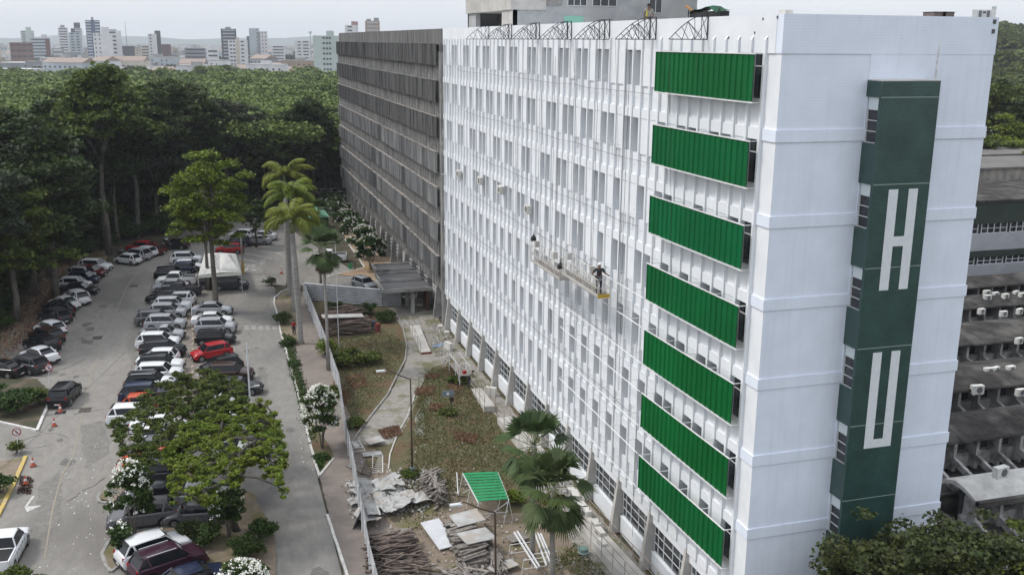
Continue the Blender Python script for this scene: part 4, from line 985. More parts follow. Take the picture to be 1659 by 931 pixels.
# the wide umbrella tree in front: flat layered clumps
def umbrella(foot,poly,zc,leaf,label,seed,n=420,tr=.2,size=.11,nl=80,hub=(-.1,.5,1.9)):
    rg=np.random.default_rng(seed); g_=G(*foot); mb=MB(); P2=[G(x,y,zc)[:2]-g_[:2] for x,y in poly]; cx=np.mean(P2,0)
    def inside(q):
        c=False; j=len(P2)-1
        for i in range(len(P2)):
            if (P2[i][1]>q[1])!=(P2[j][1]>q[1]) and q[0]<(P2[j][0]-P2[i][0])*(q[1]-P2[i][1])/(P2[j][1]-P2[i][1])+P2[i][0]: c=not c
            j=i
        return c
    lo=np.min(P2,0); hi=np.max(P2,0); R2=max(hi-lo)/2
    holes=[(rg.uniform(lo[0],hi[0]),rg.uniform(lo[1],hi[1]),rg.uniform(.25,.6)) for _ in range(14)]
    cl=[]
    while len(cl)<n:
        q=lo+(hi-lo)*rg.random(2)
        if not inside(q) or any((q[0]-a)**2+(q[1]-b)**2<r*r for a,b,r in holes): continue
        rr=np.hypot(*(q-cx))/R2; s=rg.uniform(.16,.36); cl.append((q[0],q[1],zc+.35-.9*rr**2+rg.normal()*.28+.25*math.sin(q[0]*2.1+seed)*math.cos(q[1]*1.7),s,s,s*.5))
    # branch nodes
    nodes=[(hub[0],hub[1],hub[2],-1)]; order=sorted(rg.choice(len(cl),34,replace=False),key=lambda k:np.hypot(cl[k][0]-hub[0],cl[k][1]-hub[1]))
    for k in order:
        x,y,z=cl[k][:3]; z-=.22; dh=np.hypot(x-hub[0],y-hub[1]); best=min(range(len(nodes)),key=lambda m:np.hypot(nodes[m][0]-x,nodes[m][1]-y)+.45*np.hypot(nodes[m][0]-hub[0],nodes[m][1]-hub[1])+(3 if m==0 and dh>1.6 else 0))
        a=nodes[best]; w_=tr*max(.12,.62-.5*dh/R2/1.2); m_=((a[0]+x)/2+rg.normal()*.12,(a[1]+y)/2+rg.normal()*.12,(a[2]+z)/2+.12); mb.tube([a[:3],m_,(x,y,z)],[w_*1.15,w_,w_*.75],5); nodes.append((x,y,z,best))
    for cc in cl:
        b_=min(nodes[1:],key=lambda m:(m[0]-cc[0])**2+(m[1]-cc[1])**2)
        if rg.random()<.75: mb.tube([b_[:3],((b_[0]+cc[0])/2,(b_[1]+cc[1])/2+rg.normal()*.05,(b_[2]+cc[2])/2-.03),cc[:3]],[.028,.018,.007],3)
    mb.tube([(0,0,-.1),(-.3,.2,.9),hub],[tr*1.35,tr,tr*.85],8)
    out=[]
    for x,y,z,rx,ry,rz in cl:
        k=int(nl*rx/.26); dd=rg.normal(size=(k,3)); dd/=np.linalg.norm(dd,axis=1)[:,None]; out.append(dd*(rg.random((k,1))**.45)*np.array([rx,ry,rz])+np.array([x,y,z]))
    return tree('umbrella_tree',tuple(g_),(mb,leaves(np.concatenate(out),size,flat=.35,rng=rg)),leaf,'barkd',label,None)
umbrella((385,862),[(262,745),(290,700),(325,680),(350,652),(405,632),(440,662),(466,730),(460,792),(442,800),(432,760),(400,758),(375,790),(330,812),(296,806),(262,785),(285,765)],5.0,'lf_bright','wide bright green umbrella shaped tree in front of the middle car row',61,600)
umbrella((350,745),[(180,702),(196,672),(245,645),(262,622),(300,600),(345,596),(392,622),(402,650),(365,670),(330,705),(285,735),(235,752),(200,738)],4.8,'lf_mid','wide olive green umbrella shaped tree just behind the brighter one',62,560)
# row of small planted trees near the bottom, and hero tree at the lower right
def canopy_near(label):
    rg=np.random.default_rng(9); r=thing('dense_tree',(0,0,0),label,'tree')
    return r
def plainbush(px,w,h,leaf,label,n=22,size=.12,name='shrub',cs=(.35,.6),group=None,world=None,stem=True,cat='shrub',nl=120,seed=None):
    rg=np.random.default_rng(seed or (int(px[0])*7+int(px[1]))); g_=G(*px) if world is None else np.array(world)
    cl=[]
    for _ in range(n):
        d=rg.normal(size=3); d/=np.linalg.norm(d); d[2]=abs(d[2]); r=.35+.6*rg.random(); s=rg.uniform(*cs); cl.append((d[0]*w*r,d[1]*w*r,h*.35+d[2]*h*.6*r,s,s,s*.7))
    lv=clump_leaves(cl,nl*3,size,rg)
    mb=MB()
    for i in range(5): a=rg.uniform(0,6.28); mb.tube([(0,0,-.05),(math.cos(a)*w*.25,math.sin(a)*w*.25,h*.4),(math.cos(a)*w*.6,math.sin(a)*w*.6,h*.75)],[.05,.035,.015],5)
    r=thing(name,tuple(g_),label,cat,group); r['_w']=[0,0,0]
    o=mkobj('stems',(mb.v,mb.f,mb.mi),MT['bark'],None); o.parent=r
    o=mkobj('foliage',(lv,4),MT[leaf],None); o.parent=r; return r,cl,lv
# frangipani with white flower heads
def flower(px,top,w,label,group,ncl=26,nf=60,seed=1,bare=.4,leaf='lf_bush'):
    rg=np.random.default_rng(seed); g_,hh=foot_h(px,top); z0=hh*.56; cl=[]; heads=[]
    for _ in range(ncl):
        d=rg.normal(size=3); d/=np.linalg.norm(d); d[2]=d[2] if d[2]>-.45 else -d[2]
        r=.6+.4*rg.random(); s=rg.uniform(.3,.5)*max(1,w/1.5); cl.append((d[0]*w*r,d[1]*w*r,z0+d[2]*(hh-z0)*r,s,s,s*.75))
    lv=clump_leaves(cl,560,.17*max(1,w/1.7),rg)
    pc=[]
    for _ in range(nf):
        d=rg.normal(size=3); d/=np.linalg.norm(d); d[2]=d[2] if d[2]>-.25 else -d[2]
        c=np.array([d[0]*w,d[1]*w,z0+d[2]*(hh-z0)])*1.0; c[:2]*=1.0; c[2]=z0+d[2]*(hh-z0)*1.1
        k=rg.integers(8,16); pc.append(c+rg.normal(size=(k,3))*.06*max(1,w/1.9))
    fl=leaves(np.concatenate(pc),.10*max(1,w/1.9),rng=rg,aspect=1.1)
    r=thing('flowering_tree',tuple(g_),label,'tree',group); r['_w']=[0,0,0]; mb=MB()
    for i in range(5):
        a=i*1.26+rg.normal()*.2; mb.tube([(math.cos(a)*.05,math.sin(a)*.05,-.05),(math.cos(a)*w*.12,math.sin(a)*w*.12,z0*.45),(math.cos(a)*w*.4,math.sin(a)*w*.4,z0*.95)],[.05,.038,.02],5)
    o=mkobj('stems',(mb.v,mb.f,mb.mi),MT['bark'],None); o.parent=r
    o=mkobj('foliage',(lv,4),MT[leaf],None); o.parent=r
    o=mkobj('blossoms',(fl,4),MT['blossom'],None); o.parent=r; return r
FG='white flowering trees'
flower((522,728),628,1.35,'white flowering tree on the grass tip beside the brick walk',FG,34,230,1)
flower((219,878),748,1.15,'white flowering tree in front of the slate grey saloon',FG,28,110,2)
flower((198,905),845,.55,'small young white flowering tree in the kerbed planter',FG,9,10,3)
flower((395,985),912,1.35,'white flowering tree cut by the lower picture edge',FG,26,150,4)
flower((372,872),788,1.0,'dark leaved white flowering shrub behind the umbrella tree trunk',FG,26,30,5)
for i,(px,top,w_) in enumerate([((601,438),382,2.0),((590,420),366,2.0),((574,395),352,2.0),((563,375),340,2.0),((553,358),328,2.0),((545,345),318,2.0),((538,335),312,2.0)]):
    flower(px,top,w_,'white flowering tree in the row beside the grey wing, '+['nearest','second nearest','third nearest','fourth nearest','third farthest','second farthest','farthest'][i]+' of seven',FG,44,[90,150,70,60,80,70,90][i],20+i)
# bushes
for px,w_,h_,lf,lab,n in [((30,668),1.9,1.9,'lf_bush','dense green bush inside the white kerbed corner',40),((62,655),1.2,1.6,'lf_mid','light green bush at the tip of the white kerbed corner',22),((-6,662),1.6,2.0,'lf_bush','green bush at the left picture edge inside the white kerb',30),
  ((3,800),.9,1.5,'lf_bush','dark green bush left of the yellow kerb',20),((28,735),.35,1.0,'lf_mid','thin young plant by the round sign and yellow kerb',8),
  ((400,905),1.1,1.5,'lf_bush','green bush right of the umbrella tree foot',30),((425,880),.8,1.6,'lf_bush','green bush by the right lane edge',24),((340,880),1.1,1.3,'lf_bush','green bush between the white off-roader and the trunk',26),((305,880),.6,1.5,'lf_olive','tall olive shrub beside the white off-roader bonnet',16),
  ((458,525),1.0,1.3,'lf_bush','dark green shrub at the foot of the royal palms',26),((468,560),.7,.6,'lf_bush','low green shrub beside the kerb under the palms',14),((20,950),1.0,1.1,'lf_mid','green bush at the lower left corner',20),((60,960),.8,.9,'lf_mid','light green bush at the bottom left edge',16),
  ((562,590),1.9,1.5,'lf_mid','large yellow green shrub by the timber stack',46),((598,588),1.3,1.0,'lf_mid','rounded light green shrub beside the large one in the yard',28),((528,575),1.0,1.6,'lf_bright','bright green shrub behind the metal fence',22),
  ((545,508),1.7,1.2,'lf_bush','dark grassy shrub along the ribbed fence, left',30),((590,508),1.7,1.2,'lf_bush','dark grassy shrub along the ribbed fence, middle',30),((625,520),1.2,1.0,'lf_bush','dark grassy shrub along the ribbed fence, right',20),
  ((832,815),.6,.8,'lf_bright','bright green weed beside the twin fan palms',12),((540,640),.9,.7,'lf_mid','weedy shrub at the fence in the yard',12),((575,690),.8,.6,'lf_mid','low weedy shrub by the cracked kerb',10),
  ((740,620),.8,.6,'lf_mid','green weeds at the edge of the cracked concrete',14),((725,672),.6,.35,'lf_mid','green weeds around the sign post',9),((440,462),.9,1.0,'lf_olive','small leafy shrub beside the kerb behind the fan palm',10),
  ((478,592),.55,.35,'lf_bush','low green plants between kerb and walk, upper',8),((500,640),.5,.3,'lf_bush','low green plants between kerb and walk, lower',8),((520,745),.4,.3,'lf_bush','green ground plants round the flowering tree',8),
  ((662,770),.6,.5,'lf_mid','green weeds at the foot of the curved lamp post',9),((800,560),.01,.01,'lf_bush','x',1)][:-1]:
    plainbush(px,w_,h_,lf,lab,n=n,size=.13 if w_<1.5 else .16,cs=(.3,.5))
# palms
def palm_frond(mb_,base,an,el,L_,rg,droop=1.0,n=30,lw=.075,ll=.82):
    """arching rachis with hanging leaflets; returns quads"""
    d=np.array([math.cos(an),math.sin(an),0]); s=np.array([-math.sin(an),math.cos(an),0]); pts=[]; e=el
    p=np.array(base,float); st=L_/n; out=[]
    for i in range(n):
        t=i/n; e=el-droop*t**1.4*2.0; dirv=d*math.cos(e)+np.array([0,0,1])*math.sin(e); p2=p+dirv*st; pts.append(p)
        if t>.12:
            l=ll*math.sin(math.pi*min(1,(t*.88+.12)))**.6
            for sg in (-1,1):
                for kk in range(3):
                    o_=p+dirv*st*kk*.33; tip=o_+(s*sg*.72+dirv*.55)*l+np.array([0,0,-l*rg.uniform(.25,1.0)]); wv=dirv*lw
                    mid=(o_+tip)/2+np.array([0,0,.08*l]); out+= [o_-wv*.5,mid-wv,tip,mid+wv]
        p=p2
    pts.append(p); mb_.tube([tuple(q) for q in pts[::3]]+[tuple(pts[-1])],[.05*(1-i/9) +.01 for i in range(len(pts[::3])+1)],5)
    return out
def royal(px,top,label,seed,tr=.22,nf=13,L_=3.1,lean=0):
    rg=np.random.default_rng(seed); g_,hh=foot_h(px,top); h=hh-1.5; r=thing('royal_palm',tuple(g_),label,'palm','royal palms by the brick walk'); r['_w']=[0,0,0]
    mb=MB(); mb.tube([(0,0,-.05),(0,0,.5),(lean*.2,0,h*.3),(lean*.6,0,h*.6),(lean,0,h-1.3)],[tr*1.5,tr*1.1,tr,tr*1.1,tr*.8],12); mb.build('trunk',MT['palmbark'],None,smooth=True).parent=r
    mb=MB(); mb.tube([(lean,0,h-1.3),(lean,0,h-.7),(lean,0,h)],[tr*.85,tr*.95,tr*.5],10); mb.build('crownshaft',MT['shaft'],None,smooth=True).parent=r
    mb=MB(); out=[]
    for i in range(nf): out+=palm_frond(mb,(lean,0,h-.05),i*2.4+rg.normal()*.2,rg.uniform(.25,1.35),L_*rg.uniform(.9,1.12),rg,rg.uniform(.75,1.1))
    mb.build('frond_stalks',MT['shaft'],None).parent=r; mkobj('fronds',(np.array(out),4),MT['frond'],None).parent=r; return r
royal((487,557),330,'royal palm nearest the camera with yellow green fronds',31,.27,15,3.6,lean=-.3)
royal((477,505),292,'royal palm second in the row, taller crown behind the first',32,.25,14,3.4,lean=.2)
royal((470,480),262,'royal palm third in the row with the highest crown',33,.25,15,3.6)
royal((468,462),300,'royal palm farthest in the row, trunk half hidden',34,.25,12,3.0)
def fanpalm(px,top,label,seed,n=26,L_=1.15,tr=.12,fruit=False,dead=10,group='fan palms'):
    rg=np.random.default_rng(seed); g_,hh=foot_h(px,top); h=hh-L_*1.4; r=thing('fan_palm',tuple(g_),label,'palm',group); r['_w']=[0,0,0]
    mb=MB(); mb.tube([(0,0,-.05),(.03,0,h*.3),(0,.04,h*.7),(0,0,h)],[tr*1.3,tr,tr*.9,tr*.9],9); mb.build('trunk',MT['palmbark'],None,smooth=True).parent=r
    ms=MB(); out=[]; dd=[]
    for i in range(n+dead):
        isd=i>=n; an=i*2.4+rg.normal()*.15; q_=i/n; el=(rg.uniform(.65,1.3) if q_<.42 else (rg.uniform(.0,.45) if q_<.62 else rg.uniform(-1.05,-.6))) if not isd else rg.uniform(-1.45,-1.1); pl=L_*rg.uniform(.62,.9)*(.8 if isd else 1)
        d=np.array([math.cos(an)*math.cos(el),math.sin(an)*math.cos(el),math.sin(el)]); o_=np.array([0,0,h-.1 - (0 if not isd else .25)]); hub=o_+d*pl; ms.tube([tuple(o_),tuple(hub)],[.03,.018],4)
        s=np.array([-math.sin(an),math.cos(an),0]); k=21; R_=L_*rg.uniform(.72,.9)*(.75 if isd else 1); u=np.cross(s,d); fold=rg.uniform(.15,.35)
        for j in range(k):
            a=(j/(k-1)-.5)*(2.5 if not isd else 1.2); dv=d*math.cos(a)+s*math.sin(a); sd_=-d*math.sin(a)+s*math.cos(a); wv=sd_*R_*.058; zz=u*(abs(a)*-fold*.25)
            m1=hub+(dv+zz)*R_*.55; tip=hub+(dv+zz)*R_+np.array([0,0,-R_*rg.uniform(.12,.35)]); (dd if isd else out).extend([hub,m1-wv,tip,m1+wv+u*.02])
    ms.build('leaf_stalks',MT['shaft'],None).parent=r; mkobj('leaves',(np.array(out),4),MT['fan'],None).parent=r
    if dd: mkobj('dry_leaves',(np.array(dd),4),MT['deadfan'],None).parent=r
    if fruit:
        mb=MB()
        for i in range(7):
            a=i*.9; c=(math.cos(a)*.5,math.sin(a)*.5,h-.75-.1*(i%2)); mb.tube([(0,0,h-.2),(math.cos(a)*.45,math.sin(a)*.45,h-.3),c],.015,4)
            for q in range(16): v=rg.normal(size=3)*.07; mb.obox((c[0]+v[0],c[1]+v[1],c[2]+v[2]),.06,.06,.06,q)
        mb.build('fruit_clusters',pmat('yellow_green_fruit',(.20,.17,.03),(.12,.12,.03),9),None).parent=r
    return r
fanpalm((893,960),722,'front fan palm with fruit clusters beside the white facade',41,26,1.6,.15,True,12)
fanpalm((862,912),662,'rear fan palm just behind the fruiting one',42,24,1.5,.14,True,8)
fanpalm((532,600),362,'tall thin fan palm inside the metal fence with a dry leaf skirt',43,28,1.45,.14,False,30)
fanpalm((520,470),318,'fan palm behind the tall thin one near the green awning',44,26,1.35,.13,False,6)
fanpalm((545,452),430,'x',45,1,.1,.1) if False else None
# ---------------------------------------------------------------- far canopy, hills, city
cr_=np.random.default_rng(77); rc=random.Random(8)
def canopy(name,spots,size0,label):
    out=[];und=[]
    for X,Y,h,R_,d in spots:
        sz=size0*max(.42,d/330)*cr_.uniform(.85,1.15); n=int(330*(R_/4.5)**2*(1 if d>330 else min(3.2,(330/d)**1.9))/max(1,(d/330)**.8)); dr=cr_.normal(size=(n,3)); dr/=np.linalg.norm(dr,axis=1)[:,None]; dr[:,2]=np.abs(dr[:,2])*.9
        # lumpy: several lobes
        k=cr_.integers(0,7,n); lob=cr_.normal(size=(7,3))*np.array([.5,.5,.25]); lob[:,2]=np.abs(lob[:,2])*.6
        p=dr*np.array([.62,.62,.42])*(.8+.3*cr_.random((n,1)))+lob[k]
        out.append(p*np.array([R_,R_,R_])+np.array([X,Y,h-R_*.75])); s=leaves(out[-1],sz,flat=.4,rng=cr_); out[-1]=s
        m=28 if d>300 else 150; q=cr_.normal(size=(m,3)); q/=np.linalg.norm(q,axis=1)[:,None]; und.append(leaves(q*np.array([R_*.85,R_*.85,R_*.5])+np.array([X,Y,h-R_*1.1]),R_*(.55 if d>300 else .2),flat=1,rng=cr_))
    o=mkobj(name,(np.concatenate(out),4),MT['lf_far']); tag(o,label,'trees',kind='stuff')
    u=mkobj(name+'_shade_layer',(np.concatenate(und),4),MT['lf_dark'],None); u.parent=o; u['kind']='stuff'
    return o
sp=[]
d=178
while d<560:
    step=7.5*(d/250)**.55; nx=int(.62*d/step)
    for i in range(nx):
        px=-170+960*(i+rc.random())/nx
        if px>690: continue
        X,Y=D(px,d+rc.uniform(-step,step)*.6)
        if X>-6 and Y<150: continue
        sp.append((X,Y,14.6+rc.uniform(-1.8,1.8)-(d>430)*1.2+ (1.5 if rc.random()<.12 else 0),rc.uniform(4.4,7.4)*(d/300)**.3,d))
    d+=step
canopy('far_woodland',sp,.85,'yellow green woodland canopy stretching from the dark forest to the city')
# right hand hill with its wood
mb=MB(); n=40
g=[]
for i in range(n+1):
    for j in range(n+1):
        X,Y=D(1500+i*14,240+j*26); u=i/n; v=j/n; z=(46*math.exp(-((v-.55)/.33)**2)*(1-.35*math.exp(-((u-.35)/.15)**2)))-2; g.append((X,Y,z))
mb.add(g,[(i*(n+1)+j,(i+1)*(n+1)+j,(i+1)*(n+1)+j+1,i*(n+1)+j+1) for i in range(n) for j in range(n)])
mb.build('hills',pmat('hill_undergrowth',(.035,.055,.015),(.05,.07,.02),.2,.95,detail=9),kind='structure',smooth=True)
sp=[]
for i in range(420):
    v=rc.random()*.62; u=.2+rc.random()*.5; X,Y=D(1500+u*560,240+v*1040); d=240+v*1040; z=(46*math.exp(-((v-.55)/.33)**2)*(1-.35*math.exp(-((u-.35)/.15)**2)))-2
    sp.append((X,Y,z+9,rc.uniform(5,8),d))
o=canopy('hill_woodland',sp,1.0,'dark wooded hill behind the low annex roofs at the right edge')
o.data.materials[0]=MT['lf_mid']
for i,(px,dist,s,lf,lb_) in enumerate([(1618,175,1.15,'lf_mid','round mid green tree behind the annex roofs, touching the white block'),(1650,182,1.1,'lf_bright','light green tree behind the annex roofs at the right picture edge'),(1632,205,1.25,'lf_mid','taller green tree in the second line behind the annex roofs'),(1672,200,1.2,'lf_dark','dark tree just outside the right edge behind the annex'),(1600,210,1.2,'lf_dark','dark tree mostly hidden by the white block'),(1655,160,.85,'lf_mid','small leafy tree beside the flat grey roofs')]):
    X,Y=D(px,dist); ftree([5,3,1,3,0,5][i],X,Y,i*1.3,s,lb_,lf,group='trees behind the annex')
# far ridge
mb=MB(); pts=[]
for i in range(61):
    px=-300+i*40; X,Y=D(px,5200); h=30+7*math.sin(i*.7)+5*math.sin(i*1.9+1)+(6 if 8<i<24 else 0); X2,Y2=D(px,7400); pts.append(((X,Y,-5),(X2*.5+X*.5,Y2*.5+Y*.5,h),(X2,Y2,-5)))
v=sum([list(p) for p in pts],[]); mb.add(v,[(3*i+k,3*i+3+k,3*i+4+k,3*i+1+k) for i in range(60) for k in (0,1)])
mb.build('distant_ridge',pmat('blue_green_ridge',(.10,.13,.125),(.13,.15,.145),.002),kind='structure',smooth=True)
CW={n:pmat('city_wall_'+n,c,tuple(q*.85 for q in c),.15,.8) for n,c in dict(white=(.66,.66,.67),cream=(.55,.50,.42),grey=(.30,.31,.33),dark=(.095,.095,.11),brown=(.20,.13,.11),pale=(.46,.50,.53),green=(.50,.57,.54),pink=(.40,.25,.23),tan=(.36,.28,.22),blue=(.08,.12,.2),red=(.17,.085,.075)).items()}
CW['tile']=pmat('red_clay_tiles',(.30,.235,.20),(.25,.20,.17),.5); CW['slab']=pmat('grey_flat_roof',(.34,.33,.32),(.25,.25,.24),.3); CW['metal']=pmat('white_metal_roof',(.55,.56,.57),(.45,.45,.46),.3); CW['win']=pmat('far_window_glass',(.06,.065,.08),rough=.3)
YH=lambda px: 60.5+px*.00816
def far_z(px,py,dist):
    d_=ray(px,py); return CAM[2]+d_[2]*dist/math.hypot(d_[0],d_[1])
def tower(x0,x1,yt,dist,col,label,boxes=(),stripe='win',nf=None,segs=((.12,.88),),rz=0,wallcols=None):
    xm=(x0+x1)/2; X,Y=D(xm,dist); w_=(x1-x0)/FPX*dist*1.02; h=far_z(xm,yt,dist); dp=w_*.7
    ang=math.atan2(Y-CAM[1],X-CAM[0])-math.pi/2+rz
    r=thing('apartment_tower',(X,Y,0),label,'building','towers of the far city',ang); r['_w']=[0,0,0]
    mb=MB(); mb.box(-w_/2,w_/2,0,dp,0,h); mb.build('wall',CW[col],None).parent=r
    for (a,b,ty,c2) in boxes:
        z2=far_z(xm,ty,dist); mb=MB(); mb.box(-w_/2+a*w_,-w_/2+b*w_,.3,dp*.6,h-.01 if z2>h else 0,max(z2,h+.5)); mb.build('roof_tower',CW[c2],None).parent=r
    if wallcols:
        for a,b,c2 in wallcols: mb=MB(); mb.box(-w_/2+a*w_,-w_/2+b*w_,-.35,-.05,0,h-.5); mb.build('wall_strip',CW[c2],None).parent=r
    nf=nf or max(3,int(h/3.1)); fh=h/nf
    for k in range(nf):
        mb=MB()
        for a,b in segs: mb.box(-w_/2+a*w_,-w_/2+b*w_,-.12,-.01,k*fh+fh*.38,k*fh+fh*.74)
        mb.build('window_band',CW[stripe],None).parent=r
    return r
tower(37,54,50,1500,'green','pale green far tower with a taller core, leftmost in the city',boxes=((.4,.8,44,'green'),),segs=((.1,.35),))
tower(97,110,45,1350,'white','slim white slatted tower left of the tall blue one',boxes=((.25,.7,41,'grey'),))
tower(118,133,46,1450,'white','white tower with a dark top and dark left half',boxes=((.3,.85,37,'dark'),),wallcols=((0,.35,'dark'),))
tower(114,130,53,1300,'pale','pale blue grey block in front of the dark topped tower',segs=((.15,.4),(.6,.85)))
tower(143,162,33,1250,'blue','tallest tower with dark blue centre and white balconies',boxes=((.42,.58,28,'grey'),),segs=((.03,.36),(.64,.97)),stripe='white')
tower(154,180,54,860,'white','broad white slab building standing in front of the tallest tower',boxes=((.45,.85,44,'white'),),segs=((.08,.14),(.30,.36)))
tower(176,195,50,880,'white','white tower wing with a column of dark balconies',segs=((.18,.62),),boxes=((.2,.7,48,'grey'),))
tower(241,253,55,1150,'white','slim white tower beside the dark grey one',segs=((.2,.4),))
tower(252,260,50,1160,'dark','slim dark grey tower next to the slim white one',segs=((.4,.5),))
tower(360,382,47,1080,'dark','dark tower with pale balcony stripes',boxes=((.3,.65,44,'grey'),),stripe='pale',segs=((.12,.88),))
tower(371,399,65,900,'white','white midrise with a cream centre strip',wallcols=((.4,.58,'cream'),),boxes=((.4,.58,61,'cream'),),segs=((.08,.2),(.25,.36),(.65,.8)))
tower(405,420,46,980,'pale','tall pale blank tower, left half of a pair',segs=((.7,.78),))
tower(418,433,51,960,'white','tall white tower with grey stripes, right half of a pair',wallcols=((0,.28,'grey'),),segs=((.45,.55),(.75,.85)))
tower(400,405,59,1300,'dark','very thin dark tower left of the pale pair',segs=((.1,.4),))
tower(478,501,66,1050,'white','white midrise with dark balconies near the grey wing',segs=((.2,.4),(.55,.9)))
tower(509,549,58,640,'green','large pale green block with window grid beside the grey wing',boxes=((.5,.78,50,'green'),),segs=((.35,.43),(.47,.55),(.58,.66)))
tower(560,580,41,900,'white','white building top above the grey wing with a pink rear block',boxes=((.5,1.0,35,'pink'),),segs=((.2,.55),))
tower(593,615,34,900,'tan','brown banded tower top above the grey wing with roof clutter',boxes=((.1,.4,31,'grey'),(.6,.95,29,'grey')),stripe='pale')
tower(1574,1604,16,620,'white','white tower top with dark balconies above the white block',boxes=((.8,1.0,11,'pale'),),wallcols=((.28,.4,'dark'),(.62,.74,'dark')),segs=((.45,.58),))
tower(19,48,69,1000,'brown','low unfinished brown concrete block at the left of the city',nf=5,segs=((.05,.22),(.28,.47),(.53,.72),(.78,.95)))
tower(50,78,62,1150,'pale','pale stepped block with a red side wall',boxes=((.6,.85,56,'white'),),wallcols=((.75,.95,'red'),))
tower(85,100,78,900,'grey','low grey office block with white bands',stripe='white')
tower(196,215,75,1250,'dark','dark low block right of the broad white slab')
tower(300,330,78,1000,'grey','long grey warehouse like block in the middle of the city',segs=((.05,.95),))
tower(262,275,72,1300,'red','reddish brown block right of the slim dark tower')
tower(440,460,74,1150,'white','white block right of the tall pair')
tower(228,243,74,1300,'cream','cream block left of the slim white tower')
tower(335,352,80,850,'white','white block with dark roof left of the dark striped tower')
cell=random.Random(99); cols=['white','white','white','cream','pale','white','white','grey','pale','white','tan','grey']
LG='low houses of the far city'
n=0
for i in range(296):
    px=-20+cell.random()*620; dist=600+2000*cell.random()**1.2; X,Y=D(px,dist); w_=cell.uniform(11,32); dp=cell.uniform(8,18); h=cell.choice([6,7,7,8,9,10,12,14])*(1 if dist<1300 else 1.35)
    if px>500 and dist<760: continue
    c_=cell.choice(cols); flat=cell.random()<.85; ang=cell.uniform(-.5,.5)-.3
    mb=MB(); mb.box(-w_/2,w_/2,-dp/2,dp/2,0,h); mb.m=1
    fl=int(h/3.2)
    for k in range(fl):
        m_=int(w_/3.4)
        for q in range(m_):
            if cell.random()<.75: xx=-w_/2+(q+.5)*w_/m_; mb.box(xx-.65,xx+.65,-dp/2-.06,-dp/2-.01,k*3.2+1.1,k*3.2+2.3)
    cn={'pale':'pale blue','tan':'tan'}.get(c_,c_)
    o=mb.build('house',[CW[c_],CW['win']]); o.location=(X,Y,0); o.rotation_euler=(0,0,ang)
    o['_w']=[0,0,0]; mb=MB()
    if flat:
        rt=cell.choice(['slab','metal','slab']); mb.box(-w_/2-.2,w_/2+.2,-dp/2-.2,dp/2+.2,h+.0,h+.35)
        if cell.random()<.5: mb.box(-w_*.15,w_*.1,-dp*.2,dp*.2,h+.35,h+2.4)
    else:
        rt='tile'; mb.add([(-w_/2-.4,-dp/2-.4,h),(w_/2+.4,-dp/2-.4,h),(w_/2+.4,dp/2+.4,h),(-w_/2-.4,dp/2+.4,h),(-w_/2-.4,0,h+dp*.2),(w_/2+.4,0,h+dp*.2)],[(0,1,5,4),(2,3,4,5),(0,4,3),(1,2,5),(0,3,2,1)])
    q=mb.build('roof',CW[rt],None); q.parent=o
    tag(o,('small ' if w_<13 else 'wide ')+cn+' house with '+{'slab':'a grey flat roof','metal':'a white metal roof','tile':'a red tiled roof'}[rt]+' in the far city','house',LG)
sp=[]
for i in range(150):
    px=-20+cell.random()*600; dist=640+1500*cell.random(); X,Y=D(px,dist); sp.append((X,Y,cell.uniform(6,12),cell.uniform(4,9),dist*.6))
o=canopy('city_greenery',sp,1.2,'trees scattered between the far city houses'); o.data.materials[0]=MT['lf_grey']
# aerial mast
X,Y=D(205,1500); mb=MB(); mb.tube([(X,Y,0),(X,Y,far_z(205,36,1500))],[.9,.3],4); mb.build('radio_mast',CW['grey'],label='thin lattice mast rising above the far city',cat='mast')
X,Y=D(503,1000); mb=MB(); mb.tube([(X,Y,0),(X,Y,far_z(503,52,1000))],[1.0,.5],4); mb.disc((X,Y,far_z(503,53,1000)),1.6,(0,0,1),2.0,8); mb.build('water_tower',CW['pale'],label='thin pale antenna tower left of the green block',cat='mast')
# ---------------------------------------------------------------- annex at the right
def slab_row(y0,y1,z,x0,x1): pass
AN=thing('office_annex',(70,56,0),'grey and dark green office annex with strip windows behind the white block','building'); AN['_w']=[0,0,0]; AN.location=(0,0,0)
def seg_wall(mb,y,z0,z1,x0=42,x1=140,th=.5): mb.box(x0,x1,y,y+th,z0,z1)
yA=56.2
mb=MB(); seg_wall(mb,yA,5.75,7.75); seg_wall(mb,yA,2.6,4.05); seg_wall(mb,yA+.9,2.5,11.4,th=14); mb.build('wall',pmat('grey_paint_wall',(.36,.37,.39),(.29,.30,.315),.5,.8,detail=8),AN)
mb=MB(); seg_wall(mb,yA-.05,8.95,11.45,th=.6); seg_wall(mb,yA-.03,4.95,5.745,th=.55); mb.build('green_band',pmat('dark_green_band',(.030,.045,.035),(.022,.032,.026),.6,.7),AN)
for za,zb in ((7.75,8.95),(4.05,4.95)):
    x=42
    while x<110:
        mb=MB(); w_=3.6
        for q in range(5): mb.box(x+q*w_/4-.04,x+q*w_/4+.04,yA+.1,yA+.2,za,zb)
        mb.box(x,x+w_,yA+.11,yA+.19,(za+zb)/2-.03,(za+zb)/2+.03); mb.box(x,x+w_,yA+.11,yA+.19,za,za+.06)
        o=mb.build('window',MT['alu'],AN); mb=MB(); mb.box(x+.02,x+w_-.02,yA+.3,yA+.31,za,zb); mb.build('pane',MT['glass'],o)
        x+=4.1
mb=MB(); mb.box(42,140,yA-.25,yA+14,11.46,11.7); mb.build('roof',MT['roofdark'],AN)
